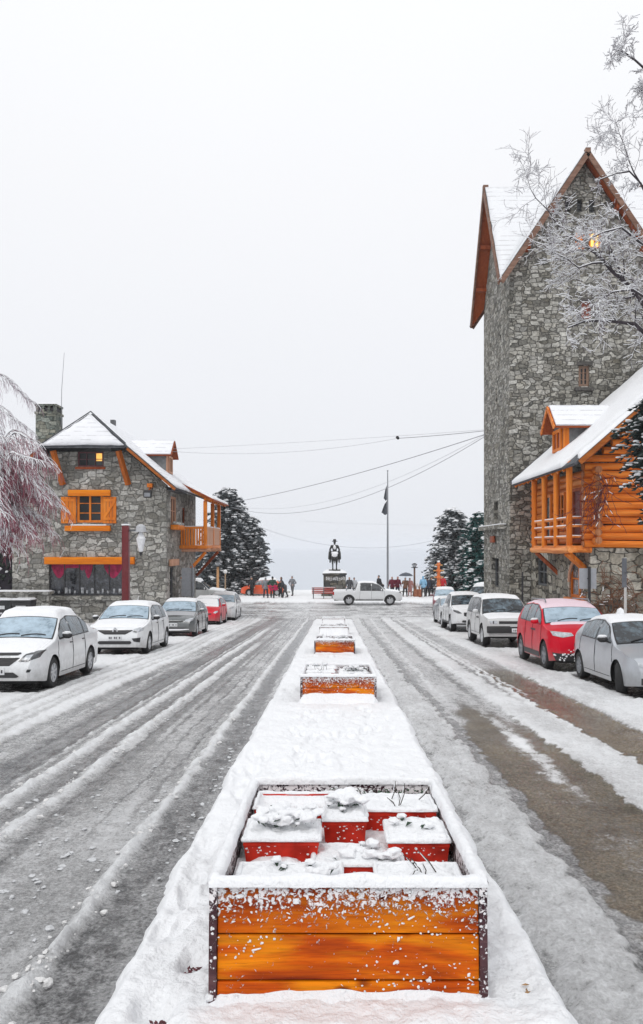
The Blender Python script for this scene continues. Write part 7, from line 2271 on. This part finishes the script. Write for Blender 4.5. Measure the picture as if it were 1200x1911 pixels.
cap(g, S(-.10, 0, 1.42), S(.10, 0, 1.42), .17, .17); cap(g, S(0, 0, 1.45), S(0, .02, 1.95), .18, .21); cap(g, S(-.13, .02, 1.98), S(.13, .02, 1.98), .17, .17); cap(g, S(-.24, .02, 2.06), S(.24, .02, 2.06), .09, .09); cap(g, S(0, .02, 2.1), S(0, .03, 2.26), .08, .07); cap(g, S(0, .04, 2.32), S(0, .05, 2.42), .105, .115)
for s in (-1, 1):
    cap(g, S(s * .12, .0, 1.42), S(s * .38, .26, 1.12), .13, .10); cap(g, S(s * .38, .26, 1.12), S(s * .40, .16, .64), .09, .07); cap(g, S(s * .40, .16, .62), S(s * .41, .36, .58), .065, .05)
    cap(g, S(s * .27, .02, 2.04), S(s * .42, -.04, 1.70), .095, .08); cap(g, S(s * .42, -.04, 1.70), S(s * .30, .24, 1.52), .075, .055); cap(g, S(s * .30, .24, 1.52), S(s * .22, .32, 1.52), .05, .045)
    for f in range(4): cap(g, S(s * .23, .31 + f * .0, 1.56 - f * .028), S(s * .17, .36, 1.55 - f * .028), .02, .018, 6)
    cap(g, S(s * .42, -.10, 1.50), S(s * .46, -.12, .95), .12, .12)          # the cape's sides
cap(g, S(0, .12, 2.42), S(0, .17, 2.36), .03, .02, 6)
go = g.build('rider', BRONZE, t); remesh(go, .03, 3)
MB().lathe([(.25, 2.44), (.255, 2.48), (.14, 2.50), (.135, 2.62), (.11, 2.66)], o=(0, .05, hz), n=14).build('hat', BRONZE, go)
sn = MB(); sn.blob(S(0, -.84, 1.42), (.31, .22, .14), 3, rough=.1, n=10, m=6); sn.blob(S(0, -1.0, 1.28), (.27, .10, .20), 4, rough=.1, n=10, m=6); sn.blob(S(0, .05, 2.62), (.11, .11, .05), 5, n=10, m=5)
for s in (-1, 1): sn.blob(S(s * .25, .0, 2.15), (.10, .10, .04), 6, n=8, m=5)
sn.blob(S(0, -.20, 1.94), (.13, .05, .22), 9, rough=.2, n=8, m=6)
sn.build('settled_snow', SNOW, t, smooth=True)

# ================================================================== poles, lamps, signs
t = thing('flagpole', 'tall thin grey flagpole with two limp dark flags beyond the pickup', 'flagpole', (PXX(723.5, 70), 70, zg(70)))
MB().lathe([(.16, 0), (.16, .5), (.10, .55), (.085, 5), (.045, 11.1), (.02, 11.2)], n=10).build('pole', GREYMETAL, t, smooth=True)
MB().lathe([(.06, 11.2), (.08, 11.27), (.05, 11.34)], n=8).build('finial', GREYMETAL, t)
for k, (zt_, zb_, w_) in enumerate(((9.95, 8.65, .30), (8.55, 7.35, .50))):
    V = []
    for j in range(14):
        q = j / 13
        for i in range(8):
            u = i / 7; V.append((-.07 - u * w_ * (.35 + .65 * q ** .8), .05 * math.sin(u * 9 + q * 3), zt_ - (zt_ - zb_) * q - u * .25 * (1 - q) - .1 * math.sin(u * 5) * q))
    np_mesh('flag', V, grid_quads(14, 8), plain('limp_flag', (.06, .065, .08), .85, .5, 3), t)


def lamp_post(label, x, y, h, post, r=.07, globe='twin', off=.1):
    t = thing('street_lamp', label, 'street lamp', (x, y, zg(y) + off))
    MB().lathe([(r * 1.9, 0), (r * 1.9, .25), (r * 1.15, .35), (r, .4), (r * .85, h * .86)], n=10).build('post', post, t, smooth=True, angle=50)
    if globe == 'twin':
        MB().box(-.26, .26, -.26, .26, h * .86, h * .88).build('bracket', BLACK, t)
        MB().lathe([(.12, h * .88), (.24, h * .96), (.24, h * .965), (.05, h)], n=6).build('lantern', LAMP, t)
        MB().lathe([(.27, h * .965), (.06, h * 1.005)], n=6).build('lantern_cap', BLACK, t)
    else:
        MB().blob((0, 0, h * .93), (.17, .17, .17), 1, rough=0, n=14, m=10).build('globe', plain('white_globe', (.75, .75, .75), .3), t, smooth=True)
    return t


lamp_post('street lamp with brown post and black lantern head beside the flagpole', PXX(773.5, 66), 66, 2.85, plain('brown_post', (.16, .09, .06), .7), .09)
lamp_post('ochre wooden lamp post in front of the conifers by the balcony', PXX(406.5, 62), 62, 3.1, plain('ochre_post', (.55, .30, .14), .7), .11)
lamp_post('short lamp with a white globe in front of the conifers', PXX(420.5, 63), 63, 2.4, plain('tan_post', (.40, .28, .18), .7), .06, 'globe')
# red lamp post before the shop window
lx = PXX(235, 30)
t = thing('street_lamp', 'dark red lamp post with a white hanging lantern in front of the shop window', 'street lamp', (lx, 30, zg(30) + .1))
MB().box(-.13, .13, -.13, .13, 0, 4.30).build('post', REDPOST, t, bevel=.02)
MB().lathe([(.10, 4.30), (.12, 4.36), (.05, 4.44)], n=10).build('post_cap', IRON, t)
MB().beam((.1, 0, 4.12), (.66, 0, 4.12), .06, .08).tube([(.12, 0, 3.7), (.4, 0, 3.98), (.58, 0, 4.06)], .018, 6).build('arm', IRON, t)
MB().box(.36, .80, -.22, .22, 4.06, 4.085).lathe([(.21, 4.085), (.18, 4.28), (.07, 4.36)], o=(.58, 0, 0), n=8).build('lantern_hood', plain('pale_hood', (.45, .46, .48), .5), t)
MB().lathe([(.06, 3.28), (.10, 3.34), (.11, 3.42), (.17, 3.72), (.19, 3.80), (.14, 3.88), (.06, 4.06)], o=(.58, 0, 0), n=8).build('lantern', plain('milky_glass', (.72, .73, .75), .25), t, smooth=True, angle=30)
MB().lathe([(.015, 3.12), (.05, 3.18), (.06, 3.28)], o=(.58, 0, 0), n=8).build('lantern_finial', BLACK, t)
MB().box(-.15, .15, -.13, .13, 4.31, 4.37).build('post_snow', SNOW, t, bevel=.02)

# carved post
t = thing('carved_post', 'carved orange wooden totem post in front of the broad conifer', 'carved post', (PXX(818.5, 67), 67, zg(67) + .1))
prof = [(.20, 0), (.20, .25), (.16, .3), (.17, .9), (.22, .95), (.16, 1.05), (.15, 1.5), (.26, 1.55), (.26, 1.66), (.14, 1.74), (.14, 2.05), (.24, 2.12), (.22, 2.25), (.12, 2.32), (.12, 2.62), (.20, 2.7), (.14, 2.85), (.05, 2.95)]
MB().lathe(prof, n=8).build('post', plain('orange_carving', (.62, .16, .04), .6, .3, 6), t)
for z, w_ in ((1.60, .42), (2.18, .46), (2.66, .34)): MB().box(-w_, w_, -.05, .05, z - .05, z + .06).build('crosspiece', plain('ochre_carving', (.55, .30, .12), .6), t, bevel=.02)
MB().blob((0, 0, 2.97), (.16, .16, .10), 3).build('post_snow', SNOW, t)
# ornamental tubs at the lamp foot
for k, (px, lab) in enumerate(((776, 'rust brown tub at the foot of the brown lamp post'), (782.5, 'rust brown tub just right of the lamp post foot'))):
    t = thing('plant_tub', lab, 'tub', (PXX(px, 65.2), 65.2, zg(65) + .1), (0, 0, 0), 'tubs at the lamp foot')
    MB().lathe([(.14, 0), (.20, .1), (.17, .5), (.21, .62), (.19, .66), (.15, .64)], n=12).build('tub', plain('rust_tub', (.28, .10, .05), .7, .4), t, smooth=True, angle=40)
    m = MB()
    for i in range(14): m.tube([(0, 0, .6), (rs.gauss(0, .12), rs.gauss(0, .12), .75 + rs.random() * .45)], [.02, .006], 4)
    m.build('dry_plant', plain('dry_plant', (.30, .15, .09), .9), t)

# red bench facing the plaza
bx0, by = PXX(582, 63.3), 63.3
t = thing('park_bench', 'red slatted bench standing in snow below the statue, left of the pickup', 'bench', (bx0, by, zg(63) + .08))
RB = plain('red_bench_paint', (.34, .045, .035), .5, .2)
Lb = 1.95
mb = MB()
for z in (.42, .56, .70, .84): mb.box(0, Lb, -.02, .02, z, z + .10)
mb.build('backrest', RB, t, bevel=.01)
mb = MB()
for y in (.05, .17, .29, .41): mb.box(0, Lb, y, y + .10, .42, .46)
mb.build('seat', RB, t, bevel=.01)
for x in (.12, Lb / 2, Lb - .12):
    MB().box(x - .035, x + .035, -.05, .0 - .021, 0, .94).build('leg', IRON, t); MB().box(x - .035, x + .035, .44, .50, 0, .42).build('leg', IRON, t)
snow_sheet('seat_snow', [(.02, .04, .465), (Lb - .02, .04, .465), (Lb - .02, .5, .465), (.02, .5, .465)], .07, t, 30, 10, world=False)
MB().tube([(.02, 0, .945), (Lb - .02, 0, .945)], .022, 6).build('back_snow', SNOW, t)

# low kerb wall at the plaza's lake edge
t = tag(MB().box(-34, -4.0, 71.2, 71.5, -2.5, -2.12).build('parapet', STONE_L), 'low dark stone parapet at the lake edge, left of the statue', 'parapet')
t = tag(MB().box(5.5, 40, 71.6, 71.9, -2.5, -2.1).build('parapet', STONE_L), 'low stone parapet at the lake edge behind the walkers, right of the flagpole', 'parapet')

# signs on the right pavement
def sign_post(label, px, y, top, pole_mat, pr, sign=None, smat=None, grp=None):
    x = PXX(px, y); z0 = zg(y) + .1; t = thing('sign_post', label, 'sign', (x, y, z0), (0, 0, 0), grp)
    MB().tube([(0, 0, 0), (0, 0, top - z0)], pr, 8).build('pole', pole_mat, t, smooth=True)
    if sign:
        x0, x1, za, zb, dy, yaw = sign
        m = MB(); c, s = math.cos(yaw), math.sin(yaw)
        pts = [(x0 * c, x0 * s + dy), (x1 * c, x1 * s + dy), (x1 * c - .012 * s, x1 * s + dy + .012 * c), (x0 * c - .012 * s, x0 * s + dy + .012 * c)]
        m.hexa([(a, b, za - z0) for a, b in pts], [(a, b, zb - z0) for a, b in pts]); m.build('sign_panel', smat, t)
        MB().box(-pr - .01, pr + .01, dy - .02 if dy < 0 else pr * .9, dy + .012 if dy < 0 else dy + .02, (za + zb) / 2 - z0 - .02, (za + zb) / 2 - z0 + .02).build('clamp', IRON, t)
    return t


SIGNG = plain('grey_sign_back', (.36, .38, .41), .5, .1)
sign_post('black sign pole with a square grey sign back, in front of the arched window', 1100, 24, 1.42, BLACK, .045, (-.30, .24, .72, 1.36, .06, 0), SIGNG)
sign_post('white sign pole with a narrow dark grey plate near the right edge', 1167, 22.5, 1.72, plain('white_pole', (.62, .62, .60), .5), .04, (-.13, .02, .85, 1.70, -.06, .2), plain('slate_sign', (.13, .14, .16), .5))
sign_post('thin black pole before the gap between tower and log house', 975, 30, 1.05, BLACK, .035)
sign_post('grey drainpipe like post with a pale plate below the timber balcony', 359, 43, 1.0, GREYMETAL, .05, (-.62, .10, -.75, .85, .07, 0), SIGNG)

# bins at the left
for k, (px, lab) in enumerate(((10, 'black wheeled bin at the left edge with pale stickers on its front'), (45, 'black wheeled bin next to the stone house, pale snow on its lid'))):
    y = 36.5; t = thing('waste_bin', lab, 'bin', (PXX(px, y), y, zg(y) + .12), (0, 0, 0), 'wheeled bins by the house')
    MB().hexa([(-.36, -.3, .12), (.36, -.3, .12), (.36, .3, .12), (-.36, .3, .12)], [(-.45, -.38, 1.2), (.45, -.38, 1.2), (.45, .38, 1.2), (-.45, .38, 1.2)]).build('bin_body', BLACK, t, bevel=.03)
    MB().box(-.47, .47, -.42, .40, 1.2, 1.28).build('lid', BLACK, t, bevel=.03)
    MB().box(-.25, .12 + .1 * k, -.375, -.36, .86, 1.02).box(-.25, .0, -.352, -.338, .62, .70).build('sticker', PLATE, t)
    for sx in (-1, 1): MB().lathe([(.12, -.05), (.12, .05)], o=(sx * .28, .25, .12), n=12, axis='X').build('wheel', TYRE, t)
    snow_sheet('lid_snow', [(-.45, -.40, 1.28), (.45, -.40, 1.28), (.45, .38, 1.28), (-.45, .38, 1.28)], .07, t, 14, 14, k, world=False)
t = thing('low_wall', 'low stone wall with a capping slab between bins and shop window', 'wall', (-15.5, 38.2, zg(38)))
MB().box(-21, -14.3, 38.6, 39.0, -2.4, -.35).build('wall_body', STONE_L, t, world=True); MB().box(-21, -14.2, 38.5, 39.1, -.35, -.22).build('coping', STONE_L, t, world=True)
snow_sheet('coping_snow', [(-21, 38.5, -.22), (-14.2, 38.5, -.22), (-14.2, 39.1, -.22), (-21, 39.1, -.22)], .06, t, 60, 8)

# ================================================================== overhead wires
def wire(label, a, b, sag, r, mat, extra=None):
    a, b = Vector(a), Vector(b); pts = [a + (b - a) * q - Vector((0, 0, sag * 4 * q * (1 - q))) for q in np.linspace(0, 1, 40)]
    o = MB().tube(pts, r, 5).build('overhead_wire', mat, None, smooth=True)
    return tag(o, label, 'wire', 'overhead wires across the street')


WIRE = plain('wire_grey', (.34, .34, .37), .7)
WIREL = plain('wire_pale', (.60, .61, .64), .7)
wire('thickest wire, running from the tower down to the conifers at the left', P(904, 811, 42), P(430, 938, 70), .35, .024, WIRE)
wire('sagging wire just below the thickest one, from the tower to the left conifers', P(904, 815, 42.2), P(430, 946, 70), 2.0, .017, WIRE)
wire('faint second sagging wire under the thickest one', P(904, 812, 42.4), P(440, 945, 70), 1.55, .013, WIREL)
wire('upper wire from the tower to the dormer, carrying a small dark joint', P(904, 802, 42), P(316, 838, 43), .06, .010, WIREL)
wire('upper sagging wire from the joint to the dormer of the stone house', P(742, 818, 42.3), P(316, 842, 43), .42, .012, WIREL)
wire('upper wire stretch between tower and the dark joint', P(904, 804, 42), P(742, 818, 42.3), .03, .018, WIRE)
wire('low far wire dipping behind the statue between the conifers', P(486, 984, 71.5), P(812, 1008, 72), 1.25, .022, WIREL)
wire('faint level wire across the sky above the flags', P(560, 972, 71.5), P(830, 980, 72), .1, .010, WIREL)
t = tag(MB().blob(P(742, 817, 42.3), (.10, .10, .10), 2).build('cable_joint', BLACK), 'small dark joint hanging on the upper wire', 'cable joint')
